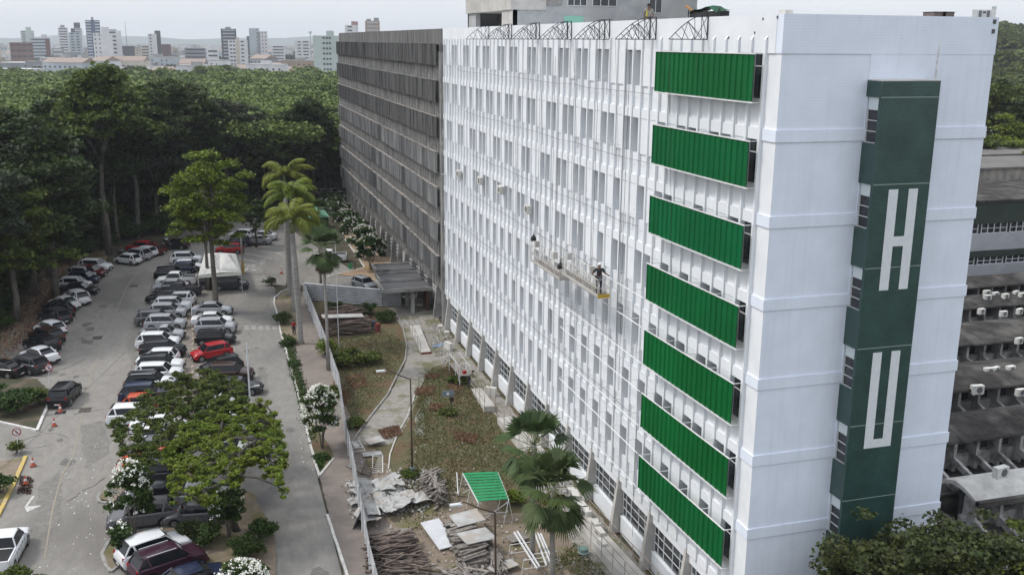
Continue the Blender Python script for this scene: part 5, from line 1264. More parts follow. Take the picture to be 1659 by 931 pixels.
for i,(y0,y1,z0,z1) in enumerate([(73,84,11,13.0),(85,98,11,13.2),(99,150,9,12.0)]):
    mb=MB(); x0=60+i*14; mb.box(x0,180,y0,y1,0,z1-.25)
    mb2=MB(); mb2.box(x0-.2,180,y0-.3,y1+.3,z1-.249,z1)
    r=mb.build('flat_roofed_block',pmat('stained_parapet_%d'%i,(.36,.33,.28),(.14,.13,.12),.8,.9,stretch=(1,1,.3),detail=8),label=['weathered flat roofed block right behind the green banded annex','second weathered flat roofed block behind the annex','farthest flat roofed block with white roof lines below the trees'][i],cat='building'); r['_w']=[0,0,0]
    mb2.build('roof',pmat('grey_roof_felt_%d'%i,(.16,.15,.14),(.09,.088,.085),.2,.9,detail=9,bump=.2),r)
    if i==2:
        for k in range(6): mb=MB(); mb.obox((x0+12+k*9,y0+18-k*2,z1+.02),14,.5,.03,.5-.9*(k%2)); mb.build('roof_seam',MT['concl'],r)
plainbush((0,0),3.2,2.6,'lf_bright','leafy climber growing over the flat annex roofs',n=30,size=.3,cs=(.7,1.2),world=(97,82,12.2),name='roof_plant',cat='plant')
# sawtooth rows of the workshop hall in front
ry=[G(1640,q,3.6)[1] for q in (478,512,572,646,728,824)]
ry[5]=G(1640,830,2.6)[1]
rows=[(ry[i],4.8 if i<5 else 3.7,i,(ry[i-1] if i else ry[0]+7)-ry[i]) for i in range(6)]
AG='workshop roof rows beside the white block'
nms=['row of dark humped concrete roof with ribbed skylights, farthest','row of dark humped concrete roof with ribbed skylights, second farthest','row of dark humped concrete roof with ribbed skylights, third farthest','row of dark humped concrete roof with ribbed skylights, third nearest','row of dark humped concrete roof with white side ribs, second nearest','row of dark humped roof with white lime washed apron, nearest']
for (y,z,i,gap) in rows:
    x0=16 if i<5 else 18.0; x1=95; r=thing('workshop_roof',(x0,y,0),'rank: '+nms[i] if False else nms[i],'roof row',AG); P_=[]
    # cross section along Y: clerestory at the near side, hump, slope down to the far side
    prof=[(0,z-1.6),(0,z-.1),(-.5,z),(.8,z+.45),(2.2,z+.6),(4.6,z+.1),(5.2,z-.25)]
    mb=MB(); top=[(-.55,z),(-.5,z+.12),(1.0,z+.55),(2.3,z+.68),(3.8,z+.40),(5.4,z-.2),(5.4,z-.45),(3.7,z+.15),(2.3,z+.45),(1.0,z+.3),(-.5,z-.05)]
    sk=max(.3,(gap-3.2*min(1,gap/8))/5.6); top=[(a*sk if a>0 else a,b) for a,b in top]; fw=min(3.2,gap*(.5 if i in(2,4,5) else .3)); sk=.32 if i==5 else sk
    n_=len(top); seg=5.6; x=x0
    while x<x1:
        xe=x+seg-.05; mb.add([(x,y+a,b) for a,b in top]+[(xe,y+a,b) for a,b in top],[(k,k+n_,(k+1)%n_+n_,(k+1)%n_) for k in range(n_)]+[tuple(range(n_))[::-1],tuple(range(n_,2*n_))]); x+=seg
    mb.build('roof_shell',MT['roofdark' if i<5 else 'lime'],r)
    if i==5: mb=MB(); mb.box(x0,x1,y-.62,y-.3,z-.14,z+.19); mb.build('roof_edge',MT['roofdark'],r)
    mb=MB(); mb.box(x0,x1,y+.9,y+1.0,z-2.2,z+.3); mb.build('clerestory_glass',MT['glass'],r)
    mb=MB(); x=x0+.3
    while x<x1-1:
        mb.box(x,x+.22,y-.1,y+1.1,z-2.1,z-.02)                       # post
        mb.add([(x,y-.1,z-1.15),(x+.22,y-.1,z-1.15),(x+.22,y-fw,z-2.1),(x,y-fw,z-2.1),(x,y-.1,z-1.6),(x+.22,y-.1,z-1.6),(x+.22,y-fw,z-2.5),(x,y-fw,z-2.5)],[(0,3,2,1),(4,5,6,7),(0,1,5,4),(1,2,6,5),(2,3,7,6),(3,0,4,7)])
        x+=1.72
    mb.box(x0,x1,y+.5,y+.89,z-2.2,z-1.2)
    mb.build('skylight_ribs',MT['whiteconc'] if i in (2,4,5) else MT['conc'],r)
    mb=MB(); mb.box(x0,x1,y-fw-.3,y+.49,z-2.9,z-2.35); mb.box(x0,x1,y-fw-.5,y-fw-.05,z-2.4,z-1.95) ; mb.build('gutter',MT['roofdark'],r)
    if i==5:
        mb=MB(); mb.add([(x0-3,y+5.4*sk,z-.22),(x1,y+5.4*sk,z-.22),(x1,y+gap-2.9,z-1.0),(x0-3,y+gap-2.9,z-1.0)],[(0,1,2,3)]); mb.build('apron',MT['lime'],r)
mb=MB(); mb.box(11,95,2,58,0,1.9); mb.build('workshop_hall',MT['roofdark'],label='dark weathered workshop hall under the skylight rows',cat='building')
mb=MB(); mb.add([(11,-2,2.0),(17.8,-2,2.0),(17.8,11,2.3),(11,11,2.3)],[(0,1,2,3)]); mb.box(11,17.8,-2,11,0,1.95); mb.build('low_roof',pmat('grey_brown_roof',(.17,.155,.145),(.10,.095,.09),.5,.9,detail=8),label='low grey brown flat roof at the foot of the end wall',cat='building')
# air conditioners on those roofs
acs=[((1588,458),5.4),((1613,457),5.4),((1627,457),5.4),((1650,459),5.4),((1599,482),5.2),((1628,480),5.2),((1601,602),5.1),((1636,599),5.1),((1582,633),4.6),((1620,768),4.9)]
src=[q for q in bpy.data.objects if q.name.startswith('air_conditioner')][0]; CH.pop(src.name,None)
for i,(q,z) in enumerate(acs):
    p=G(q[0],q[1]+4,z); 
    if i<4: p=np.array([D(q[0],0)[0],0,0]); d_=ray(q[0],q[1]+6); t=(yA-.6-CAM[1])/d_[1]; p=CAM+d_*t
    dup(src,(p[0],p[1],p[2]),R(90+(8 if i%2 else -6)),.9 if i<8 else 1.1,'white boxed air conditioner on the dark annex roofs, '+['farthest row, leftmost','farthest row, second from left','farthest row, third from left','farthest row, rightmost','second row, left','second row, right','middle row, left','middle row, right','on the dark slope alone','nearest, on the white apron'][i],'air conditioners on the annex roofs')
for i,(px_,py_,z_) in enumerate([(1598,478,5.2),(1612,481,5.2),(1645,479,5.2),(1655,482,5.2),(1589,508,5.1),(1651,508,5.1),(1625,512,5.1),(1650,556,5.1),(1612,604,5.1),(1652,640,4.7)]):
    p=G(px_,py_,z_); dup(src,(p[0],p[1],p[2]),R(90+i*7%20),.85,'small air conditioner in the crowded lines on the dark annex roofs','small air conditioners on the dark roof rows')
# dense tree at the lower right
rg=np.random.default_rng(15)
def bigtree(px,top,R_,H_,label,leaf,nc,seed,x=None,y=None):
    return hero(px,top,R_,H_,nc,190,.2,(.55,1.1),.3,leaf,'bark',label,name='dense_tree',bare=.3,hollow=.62,fork=7,cx=px[0])
def atree(X,Y,h,R_,H_,nc,leaf,label,nl=210,size=.17,cs=(.45,.85)):
    return tree('dense_tree',(X,Y,0),treedata(hr,h,R_,H_,nc,nl,size,cs,.28,0,.3,7,.66,-.1),leaf,'bark',label,None)
p=G(1480,858,9.0); atree(p[0],p[1],9.2,3.3,3.4,90,'lf_olive','dense olive green tree in front of the stair tower at the lower right')
p=G(1590,862,8.8); atree(p[0],p[1],8.9,3.0,3.2,80,'lf_olive','dense dark green tree at the lower right corner below the annex')
p=G(1405,922,7.0); atree(p[0],p[1],7.0,1.9,2.4,55,'lf_olive','smaller olive tree overlapping the foot of the stair tower')
p=G(1660,880,8.5); atree(p[0],p[1],8.6,2.8,3.2,60,'lf_mid','green tree cut by the right picture edge at the bottom')
# ---------------------------------------------------------------- fences
FS=pmat('galvanised_sheet',(.36,.37,.39),(.26,.27,.285),1.2,.55,detail=6)
def polyfence(name,pts,h,label,rib='v',step=.18,amp=.035,mat=None,posts=True,postgap=2.4):
    r=thing(name,(pts[0][0],pts[0][1],0),label,'fence')
    for i in range(len(pts)-1):
        a,b=Vector((*pts[i],0)),Vector((*pts[i+1],0)); ln=(b-a).length; t=(b-a)/ln; nrm=Vector((t.y,-t.x,0)); npan=max(1,round(ln/postgap))
        for p_ in range(npan):
            s0=a+t*(ln*p_/npan); s1=a+t*(ln*(p_+1)/npan-.02); L_=(s1-s0).length; mb=MB(); jit=rnd.uniform(-.03,.03)
            if rib=='v':
                n=int(L_/step)*2; q=[(s0+t*(L_*k/n)+nrm*(amp*(k%2)+jit*.5)) for k in range(n+1)]
                for u,v in zip(q[:-1],q[1:]): mb.quad((u.x,u.y,.02),(v.x,v.y,.02),(v.x,v.y,h+jit),(u.x,u.y,h+jit))
                for u,v in zip(q[:-1],q[1:]): u2,v2=u+nrm*.012,v+nrm*.012; mb.quad((v2.x,v2.y,.02),(u2.x,u2.y,.02),(u2.x,u2.y,h+jit),(v2.x,v2.y,h+jit))
            else:
                n=int(h/.26)*2
                for k in range(n):
                    z0,z1=.03+(h-.03)*k/n,.03+(h-.03)*(k+1)/n; o0,o1=amp*(k%2)*4,amp*((k+1)%2)*4
                    for e in (0,.012):
                        A_,B_=s0+nrm*(o0+e),s1+nrm*(o0+e); C_,D_=s1+nrm*(o1+e),s0+nrm*(o1+e); mb.quad((A_.x,A_.y,z0),(B_.x,B_.y,z0),(C_.x,C_.y,z1),(D_.x,D_.y,z1))
            mb.build('sheet_panel',mat or FS,r)
            mb=MB(); mb.obox((s0.x+nrm.x*-.05,s0.y+nrm.y*-.05,h/2+.05),.06,.06,h+.15); mb.build('post',MT['steeldark'] if rib=='h' else MT['steelwhite'],r)
    return r
polyfence('sheet_fence',[(-15.6,2),(-15.28,13.7),(-14.5,26),(-14.15,32.5),(-13.75,38),(-13.35,43),(-13.2,56),(-13.2,71),(-13.2,76)],1.9,'long white ribbed sheet fence between the brick walk and the yard',mat=pmat('pale_fence_sheet',(.50,.51,.52),(.40,.41,.42),1,.6))
q1,q2,q3,q4=[tuple(G(x,y)[:2]) for x,y in ((493,486),(620,497),(650,496),(655,470))]
polyfence('ribbed_fence',[q1,q2,q3],2.1,'grey metal fence with horizontal ribs crossing the yard behind the shrubs',rib='h',postgap=3.0)
polyfence('ribbed_fence',[q3,(-2.4,74)],2.1,'short darker ribbed fence piece running to the canopy',rib='h',mat=MT['cable'])
# ---------------------------------------------------------------- parking bits
def cone(px,label,lean=0):
    p=G(*px); r=thing('traffic_cone',(p[0],p[1],.02),label,'traffic cone','orange traffic cones'); r['_w']=[0,0,0]
    mb=MB(); mb.obox((0,0,.02),.4,.4,.04,.2); mb.build('base',MT['cone2'],None).parent=r
    mb=MB(); mb.tube([(0,0,.04),(lean*.5,0,.35),(lean,0,.68)],[.16,.09,.03],12); mb.build('cone',MT['cone'],None).parent=r
    mb=MB(); mb.tube([(lean*.45,0,.30),(lean*.65,0,.45)],[.107,.078],12); mb.build('band',PAINT['white'],None).parent=r
MT['cone']=pmat('faded_orange',(.50,.10,.045),(.40,.12,.08),6,.6); MT['cone2']=pmat('cone_base',(.16,.05,.035),rough=.8)
for px,l in [((98,667),'red orange cone on a black mat right behind the lone black off-roader'),((88,690),'faded orange cone below the one on the black mat'),((54,755),'orange cone beside the yellow kerb, upper'),((42,785),'faded cone beside the yellow kerb, lower, by broken bricks'),((456,443),'red cone alone in the crossing left of the palms')]: cone(px,l)
mb=MB(); p=G(98,668); mb.box(p[0]-.4,p[0]+.4,p[1]-.35,p[1]+.35,.005,.02); mb.build('rubber_mat',MT['plast'],label='black square mat under the red orange cone',cat='mat')
ws=None
k=0
for row,(pa,pb,n_,name_) in enumerate([((303,482),(296,650),23,'left'),((314,480),(311,650),21,'right'),((299,650),(262,860),9,'left lower')]):
    for i in range(n_):
        A_,B_=G(*pa),G(*pb); t=i/(n_-1); p=A_+(B_-A_)*t; 
        if rnd.random()<.12: continue
        lab=('cream concrete wheel stop block in the '+name_+' line of the parking divider')
        if ws is None:
            mb=MB(); mb.add([(-.11,-.2,0),(.11,-.2,0),(.11,.2,0),(-.11,.2,0),(-.07,-.17,.16),(.07,-.17,.16),(.07,.17,.16),(-.07,.17,.16)],[(0,3,2,1),(4,5,6,7),(0,1,5,4),(1,2,6,5),(2,3,7,6),(3,0,4,7)])
            ws=mb.build('wheel_stop',pmat('cream_block',(.50,.44,.30),(.42,.38,.30),5,.85)); tag(ws,lab,'wheel stop','wheel stops in the '+name_+' divider line'); ws.location=(p[0],p[1],.015)
        else:
            o=ws.copy(); C.objects.link(o); o.location=(p[0],p[1],.015); o.rotation_euler=(0,0,rnd.uniform(-.2,.2)); o['label']=lab; o['group']='wheel stops in the '+name_+' divider line'
# gazebo tent
r=thing('gazebo_tent',tuple(G(350,470)),'white peaked canvas tent standing at the head of the middle car row','tent'); r['_w']=[0,0,0]; r.location=(0,0,0)
cz=2.35; c_=[G(321,446,cz),G(391,441,cz),G(382,411,cz),G(331,411,cz)]
mid1=(c_[0]+c_[3])/2; mid2=(c_[1]+c_[2])/2
P1=(c_[0]*.72+c_[1]*.28+c_[3]*.72+c_[2]*.28)/2+np.array([0,0,1.15]); P2=(c_[0]*.28+c_[1]*.72+c_[3]*.28+c_[2]*.72)/2+np.array([0,0,1.15]); PM1=(c_[0]+c_[1])/2+np.array([0,0,.15]); PM2=(c_[2]+c_[3])/2+np.array([0,0,.15])
mb=MB()
for a,b,c in ((c_[0],PM1,P1),(PM1,PM2,P1),(PM2,c_[3],P1),(c_[3],c_[0],P1),(PM1,c_[1],P2),(c_[1],c_[2],P2),(c_[2],PM2,P2),(PM2,PM1,P2)):
    cc=(a+b+c)/3-np.array([0,0,.14]); m1=(a+c)/2-np.array([0,0,.13]); m2=(b+c)/2-np.array([0,0,.13]); mb.quad(tuple(a),tuple(b),tuple(m2),tuple(m1)); mb.quad(tuple(m1),tuple(m2),tuple(c))
mb.build('canvas',pmat('white_canvas',(.66,.66,.64),(.55,.55,.53),2,.8,transl=.15),None).parent=r
mb=MB()
for a,b in zip(c_,c_[1:]+c_[:1]): mb.quad(tuple(a),tuple(b),(b[0],b[1],cz-.32),(a[0],a[1],cz-.32))
mb.build('valance',MT['blossom'],None).parent=r
for a in c_: mb=MB(); mb.tube([(a[0],a[1],0),tuple(a)],.035,6); mb.build('tent_pole',MT['alu'],None).parent=r
# plastic chair beside it
def chair(px,label):
    p=G(*px); r=thing('plastic_chair',(p[0],p[1],.01),label,'chair',None,2.2); r['_w']=[0,0,0]; W2=MT['blossom']
    mb=MB(); mb.box(-.22,.22,-.2,.22,.40,.43); mb.build('seat',W2,None).parent=r; mb=MB(); mb.obox((0,.24,.66),.42,.03,.46,0,-.15); mb.build('backrest',W2,None).parent=r
    for x in (-.2,.2):
        for y in (-.18,.2): mb=MB(); mb.tube([(x*1.1,y*1.15,0),(x,y,.4)],.022,5); mb.build('leg',W2,None).parent=r
chair((370,468),'white plastic chair under the right edge of the tent')
# posts, signs, lamps
def post(name,px,top,rad,mat,label,cat,topx=None,group=None,**k):
    g_,hh=foot_h(px,top,topx); r=thing(name,tuple(g_),label,cat,group); r['_w']=[0,0,0]
    mb=MB(); mb.tube([(0,0,-.05),(0,0,hh)],[rad,rad*.8],8); mb.build('pole',mat,None).parent=r; return r,hh
r,hh=post('utility_pole',(394,443),377,.14,MT['conc'],'concrete utility pole with a yellow painted base right of the tent','pole')
mb=MB(); mb.tube([(0,0,0),(0,0,1.7)],[.2,.19],8); mb.build('painted_base',MT['curby'],None).parent=r
r,hh=post('steel_pole',(405,648),556,.07,MT['alu'],'thin grey steel pole with a small lamp at the right of the umbrella trees','pole',401)
mb=MB(); mb.tube([(0,0,1.1),(.5,0,1.2)],.03,5); mb.obox((.62,0,1.22),.4,.16,.08,.2); mb.build('lamp_head',MT['ac'],None).parent=r
r,hh=post('steel_pole',(312,525),480,.05,MT['alu'],'short white pole at the head of the divider strip','pole')
r,hh=post('steel_pole',(549,562),372,.035,MT['alu'],'tall thin grey pole beside the timber stack','pole')
r,hh=post('steel_pole',(463,330),232,.03,MT['alu'],'thin aerial pole rising above the royal palms','pole')
def ringsign(px,foot,label,r_=.32):
    g_=G(*foot); d_=ray(*px); t=(g_[1]-CAM[1])/d_[1]; p=CAM+d_*t; r=thing('no_parking_sign',(g_[0],g_[1],0),label,'sign'); r['_w']=[0,0,0]
    dx=p[0]-g_[0]; z=p[2]; mb=MB(); mb.tube([(0,0,0),(dx,0.03,z)],.028,5); mb.build('post',MT['alu'],None).parent=r
    mb=MB(); mb.disc((dx,-.02,z),r_,(0,1,0),.02,24); mb.build('plate',PAINT['white'],None).parent=r
    mb=MB(); n=24
    for i in range(n):
        a,b=2*math.pi*i/n,2*math.pi*(i+1)/n; q=lambda an,rr:(dx+math.cos(an)*rr,-.035,z+math.sin(an)*rr); mb.quad(q(a,r_),q(b,r_),q(b,r_*.78),q(a,r_*.78))
    mb.obox((dx,-.04,z),r_*1.7,.006,.055,0,0,R(45)); mb.build('red_ring',MT['tail'],None).parent=r
    mb=MB(); s=r_*.42; mb.box(dx-s*.5,dx-s*.2,-.034,-.031,z-s,z+s)
    for zz in (-s,-.12*s,s*.72): mb.box(dx-s*.2,dx+s*.55,-.034,-.031,z+zz,z+zz+s*.28)
    mb.build('letter_e',MT['plast'],None).parent=r
ringsign((79,595),(81,640),'round red ringed no parking sign with a crossed E by the dark grey off-roader')
ringsign((27,699),(30,736),'round red ringed no parking sign with a crossed E at the yellow kerb',.30)
r,hh=post('notice_sign',(731,672),636,.045,MT['plast'],'small grey blue notice board on a black post in the yard grass','sign')
mb=MB(); mb.obox((-.25,-.04,hh-.02),.95,.05,.48,R(-8)); mb.build('board',pmat('grey_blue_board',(.15,.19,.22),(.2,.24,.26),3),None).parent=r
mb=MB(); mb.disc((-.28,-.08,hh-.02),.12,(.14,1,0),.01,14); mb.build('white_emblem',PAINT['white'],None).parent=r
mb=MB(); mb.obox((.05,-.06,hh-.55),.28,.08,.3); mb.build('bracket_box',MT['plast'],None).parent=r
MT['rust']=pmat('rusty_steel',(.085,.05,.035),(.05,.035,.03),5,.8,obj=True)
def lampost(foot,toppx,headpx,label,rust=True):
    g_=G(*foot); d_=ray(*toppx); t=(g_[1]-CAM[1])/d_[1]; p=CAM+d_*t; d2=ray(*headpx); t=(g_[1]-CAM[1])/d2[1]; h2=CAM+d2*t; r=thing('street_lamp',tuple(g_),label,'street lamp','curved street lamps of the yard'); r['_w']=[0,0,0]
    a=p-g_; b=h2-g_; pts=[(0,0,0),(a[0]*.3,0,a[2]*.5),(a[0]*.8,0,a[2]*.86),(a[0],0,a[2]),(a[0]*.6+b[0]*.4,0,a[2]+.32),(b[0]*.9,0,b[2]+.1),(b[0],0,b[2])]
    mb=MB(); mb.tube(pts,[.07,.06,.05,.045,.04,.035,.035],7); mb.build('pole',MT['rust'],None,smooth=True).parent=r
    mb=MB(); mb.obox((b[0]-.2,0,b[2]-.01),.62,.22,.1,.0); mb.build('lamp_head',MT['alu'],None).parent=r
    mb=MB(); mb.tube([(0,0,0),(0,0,.62)],[.21,.19],9); mb.build('green_base',pmat('green_grey_base',(.10,.15,.14),(.15,.18,.17),5),None).parent=r
lampost((668,770),(665,614),(622,600),'rusty curved street lamp with a green drum base in the middle of the yard')
lampost((803,985),(802,830),(745,816),'rusty curved street lamp in front of the green panels, foot outside the picture')
# kiosk with green roof behind the palms, green bins and boards
p=G(516,372); mb=MB(); mb.box(p[0]-1.4,p[0]+1.4,p[1]-2,p[1]+4,0,2.3); kk=mb.build('kiosk',pmat('dark_green_net',(.02,.07,.035),(.015,.045,.025),2),label='dark green kiosk with pale green roof behind the palms',cat='kiosk'); mb=MB(); mb.add([(p[0]-1.6,p[1]-2.3,2.3),(p[0]+1.6,p[1]-2.3,2.3),(p[0]+1.6,p[1]+4.2,2.3),(p[0]-1.6,p[1]+4.2,2.3),(p[0],p[1]-2.3,3.0),(p[0],p[1]+4.2,3.0)],[(0,1,4),(1,2,5,4),(2,3,5),(3,0,4,5),(0,3,2,1)]); kk['_w']=[0,0,0]; mb.build('roof',pmat('pale_green_sheet',(.16,.36,.24),(.12,.3,.2),2),kk)
def bins():
    p=G(568,441); r=thing('recycling_stand',(p[0],p[1],0),'small green and brown board stand by the white kerb corner','sign'); r['_w']=[0,0,0]
    mb=MB(); mb.obox((0,0,.85),.5,.06,.7,.2); mb.build('green_board',pmat('green_board',(.05,.28,.14),rough=.5),None).parent=r
    mb=MB(); mb.obox((.6,.1,.85),.12,.12,1.1); mb.build('wooden_post',MT['rust'],None).parent=r
    for x in (-.2,.2): mb=MB(); mb.tube([(x,0,0),(x,0,.6)],.025,5); mb.build('leg',MT['alu'],None).parent=r
bins()
p=G(597,436); mb=MB(); mb.obox((p[0],p[1],.2),.9,.7,.12,.5,.3); mb.build('ochre_slab',pmat('ochre_slab',(.45,.30,.12),(.38,.27,.14),4),label='ochre slab lying on the sand at the white kerb corner',cat='slab')
p=G(637,460); mb=MB(); mb.tube([(p[0],p[1],0),(p[0],p[1],.7)],[.28,.33],12); mb.build('dark_bin',MT['plast'],label='dark green bin beside the ochre weeds near the canopy',cat='bin')
# ---------------------------------------------------------------- yard clutter
MT['wood']=pmat('grey_old_wood',(.26,.235,.21),(.13,.115,.105),4,.9,stretch=(1,1,3),isl=.35); MT['woodb']=pmat('brown_old_wood',(.15,.115,.095),(.07,.055,.05),4,.9,isl=.45)
MT['sheetw']=pmat('dirty_white_sheet',(.43,.43,.42),(.29,.285,.275),1.6,.6,detail=8,c3=(.36,.32,.28),sc3=.8)
yr=random.Random(31)
def pile(pxpoly,h,n,mat,name,label,L_=(1.2,2.6),w_=(.06,.14),ang=None,cat='timber pile',spread=.4,kind='stuff'):
    """planks laid in rough layers"""
    xs_=[G(x,y) for x,y in pxpoly]; x0=min(q[0] for q in xs_); x1=max(q[0] for q in xs_); y0=min(q[1] for q in xs_); y1=max(q[1] for q in xs_)
    mb=MB()
    for i in range(n):
        t=i/n; z=.05+h*t*yr.uniform(.8,1); x=yr.uniform(x0,x1); y=yr.uniform(y0,y1); k=1-.35*t; x=(x0+x1)/2+(x-(x0+x1)/2)*k; y=(y0+y1)/2+(y-(y0+y1)/2)*k
        a=(ang if ang is not None else yr.uniform(0,3.1))+yr.uniform(-spread,spread); mb.obox((x,y,z),yr.uniform(*L_),yr.uniform(*w_),yr.uniform(.03,.08),a,yr.uniform(-.1,.1),yr.uniform(-.07,.07))
    return mb.build(name,MT[mat],label=label,cat=cat,kind=kind)
pile([(440+85,510),(598,545)],1.5,240,'woodb','timber_stack','big weathered timber stack under a grey sheet near the ribbed fence',(1.5,3.2),(.08,.2),0.1)
p=G(556,515,1.5); mb=MB(); mb.obox((p[0],p[1]+.4,1.62),4.2,1.1,.05,.05,.05,.06); mb.build('cover_sheet',MT['sheetw'],label='long grey sheet lying on top of the big timber stack',cat='metal sheet')
pile([(606,885),(668,915)],1.1,260,'woodb','timber_pile','dark brown heap of used boards beside the sheet fence, upper',(1.0,2.2),(.06,.16),.1,spread=.5)
pile([(612,918),(690,960)],1.0,220,'woodb','timber_pile','dark brown heap of used boards beside the sheet fence, at the lower picture edge',(1.2,2.6),(.05,.14),.0,spread=.7)
pile([(690,775),(718,822)],1.0,110,'wood','timber_pile','criss crossed pile of grey boards between the lamp post and the green panels',(1.0,2.2),(.08,.2),1.2,spread=.9)
pile([(735,850),(775,925)],.9,200,'wood','timber_pile','pale grey stack of shuttering boards right of the corrugated sheet',(1.2,2.0),(.1,.3),.15,spread=.25)
pile([(780,890),(822,930)],.5,110,'wood','timber_pile','low bundle of grey laths below the rusty street lamp',(1.4,2.4),(.04,.1),1.5,spread=.25)
pile([(700,930),(800,960)],.5,80,'wood','timber_pile','scattered planks and boards along the bottom of the yard',(1.0,2.4),(.06,.2),None,spread=1)
for i,(px,sx,sy,rz,z,l,mt_) in enumerate([((757,862),1.8,1.5,.15,.98,'white grey flat panel topping the stack of shuttering boards, upper','sheetw'),((772,893),1.9,1.5,.2,1.02,'grey white flat panel topping the stack of shuttering boards, lower','sheetw'),((815,923),1.6,.9,.3,.25,'white board lying across the bottom of the yard','sheetw'),((603,737),1.4,.7,.05,.12,'pale board on the ground below the tilted one','sheetw'),((607,720),1.3,.9,.3,.35,'tilted pale board near the white bed frame','sheetw'),((655,862),1.0,.9,-.1,.06,'square tan plywood piece lying in the dirt','wood'),((838,877),1.2,.8,.2,.3,'light grey panel beside the white profiles','wood')]):
    p=G(*px); mb=MB(); mb.obox((p[0],p[1],z),sx,sy,.05,rz,yr.uniform(-.08,.08),yr.uniform(-.06,.06)); mb.build('loose_panel',MT[mt_],label=l,cat='panel')
# crumpled sheets
def crumple(px,sx,sy,z,seed,label,mat='sheetw'):
    rg=np.random.default_rng(seed); p=G(*px); n=7; g=[]; ph=rg.uniform(0,6,4); ca,sa=math.cos(ph[3]),math.sin(ph[3])
    for i in range(n):
        for j in range(n):
            u,v=(i/(n-1)-.5)*sx,(j/(n-1)-.5)*sy; zz=z+.07*math.sin(2.3*u/sx*2+ph[0])+.07*math.cos(2*v/sy*2+ph[1])+.035*rg.normal(); g.append((p[0]+u*ca-v*sa,p[1]+u*sa+v*ca,max(.03,zz)))
    n_=len(g); g2=[(a,b,c+.015) for a,b,c in g]; f=[(i*n+j,(i+1)*n+j,(i+1)*n+j+1,i*n+j+1) for i in range(n-1) for j in range(n-1)]
    mb=MB(); mb.add(g2,f); mb.add(g,[q[::-1] for q in f]); mb.build('crumpled_sheet',MT[mat],label=label,cat='metal sheet',group='crumpled white sheets in the scrap heap')
cp=[(574,795),(590,787),(605,800),(618,792),(635,783),(645,795),(585,812),(600,818),(615,812),(630,808),(642,820),(655,812),(590,835),(605,842),(596,850),(622,830),(645,828),(655,822),(680,817),(575,818),(612,826),(632,838),(584,800),(648,805),(625,800)]
for i,q in enumerate(cp): crumple(q,yr.uniform(.9,1.6),yr.uniform(.7,1.2),.25+yr.random()*.45,i,'bent white sheet in the scrap heap beside the sheet fence' if q!=(680,817) else 'single bent white sheet lying right of the scrap heap')
# corrugated white sheet leaning on the board stack
p=G(712,873); mb=MB(); n=12
for i in range(n):
    for sgn in (0,1):
        x0,x1=-.62+1.24*i/n,-.62+1.24*(i+.5)/n
        if sgn: x0,x1=x1,x1+1.24*.5/n
        za,zb=(0,.07) if not sgn else (.07,0)
        a=R(12); f_=lambda x,y,z:(p[0]+x*math.cos(a)-y*math.sin(a),p[1]+x*math.sin(a)+y*math.cos(a),z+.15+ (y+1.3)*.16)
        mb.quad(f_(x0,-1.4,za),f_(x1,-1.4,zb),f_(x1,1.4,zb),f_(x0,1.4,za)); mb.quad(f_(x0,1.4,za-.02),f_(x1,1.4,zb-.02),f_(x1,-1.4,zb-.02),f_(x0,-1.4,za-.02))
mb.build('corrugated_sheet',pmat('white_corrugated_sheet',(.58,.59,.61),(.5,.51,.53),2,.45),label='white corrugated roof sheet lying tilted beside the board stack',cat='metal sheet')
# green panels on trestles
r=thing('panel_rack',(0,0,0),'green shade panels drying on steel trestles beside the fan palms','rack'); r['_w']=[0,0,0]
z=1.55; A_,B_,C_,D_=G(750,765,z),G(806,763,z),G(824,808,z),G(775,812,z)
for i in range(10):
    t0,t1=i/10+.008,(i+1)/10-.022; q=[A_+(D_-A_)*t0,B_+(C_-B_)*t0,B_+(C_-B_)*t1,A_+(D_-A_)*t1]; mb=MB(); v=[tuple(a) for a in q]+[tuple(a-np.array([0,0,.04])) for a in q]; mb.add(v,[(0,1,2,3),(7,6,5,4),(0,4,5,1),(1,5,6,2),(2,6,7,3),(3,7,4,0)]); mb.build('green_panel',MT['greenroof'],None).parent=r
mb=MB(); dn=np.array([0,0,.07])
for a,b in ((A_,D_),(B_,C_)): mb.tube([tuple(a-dn),tuple(b-dn)],.05,4)
for a in (A_,B_,C_,D_,(A_+D_)/2,(B_+C_)/2):
    for s in (-.35,.35): mb.tube([(a[0]+s,a[1]+s*.4,0),tuple(a-dn)],.025,4)
for a,b in ((A_,B_),(D_,C_)): mb.tube([(a[0],a[1],.7),(b[0],b[1],.7)],.02,4); mb.tube([(a[0],a[1],.1),(b[0],b[1],1.4)],.018,4)
mb.build('trestle',MT['steelwhite'],None).parent=r
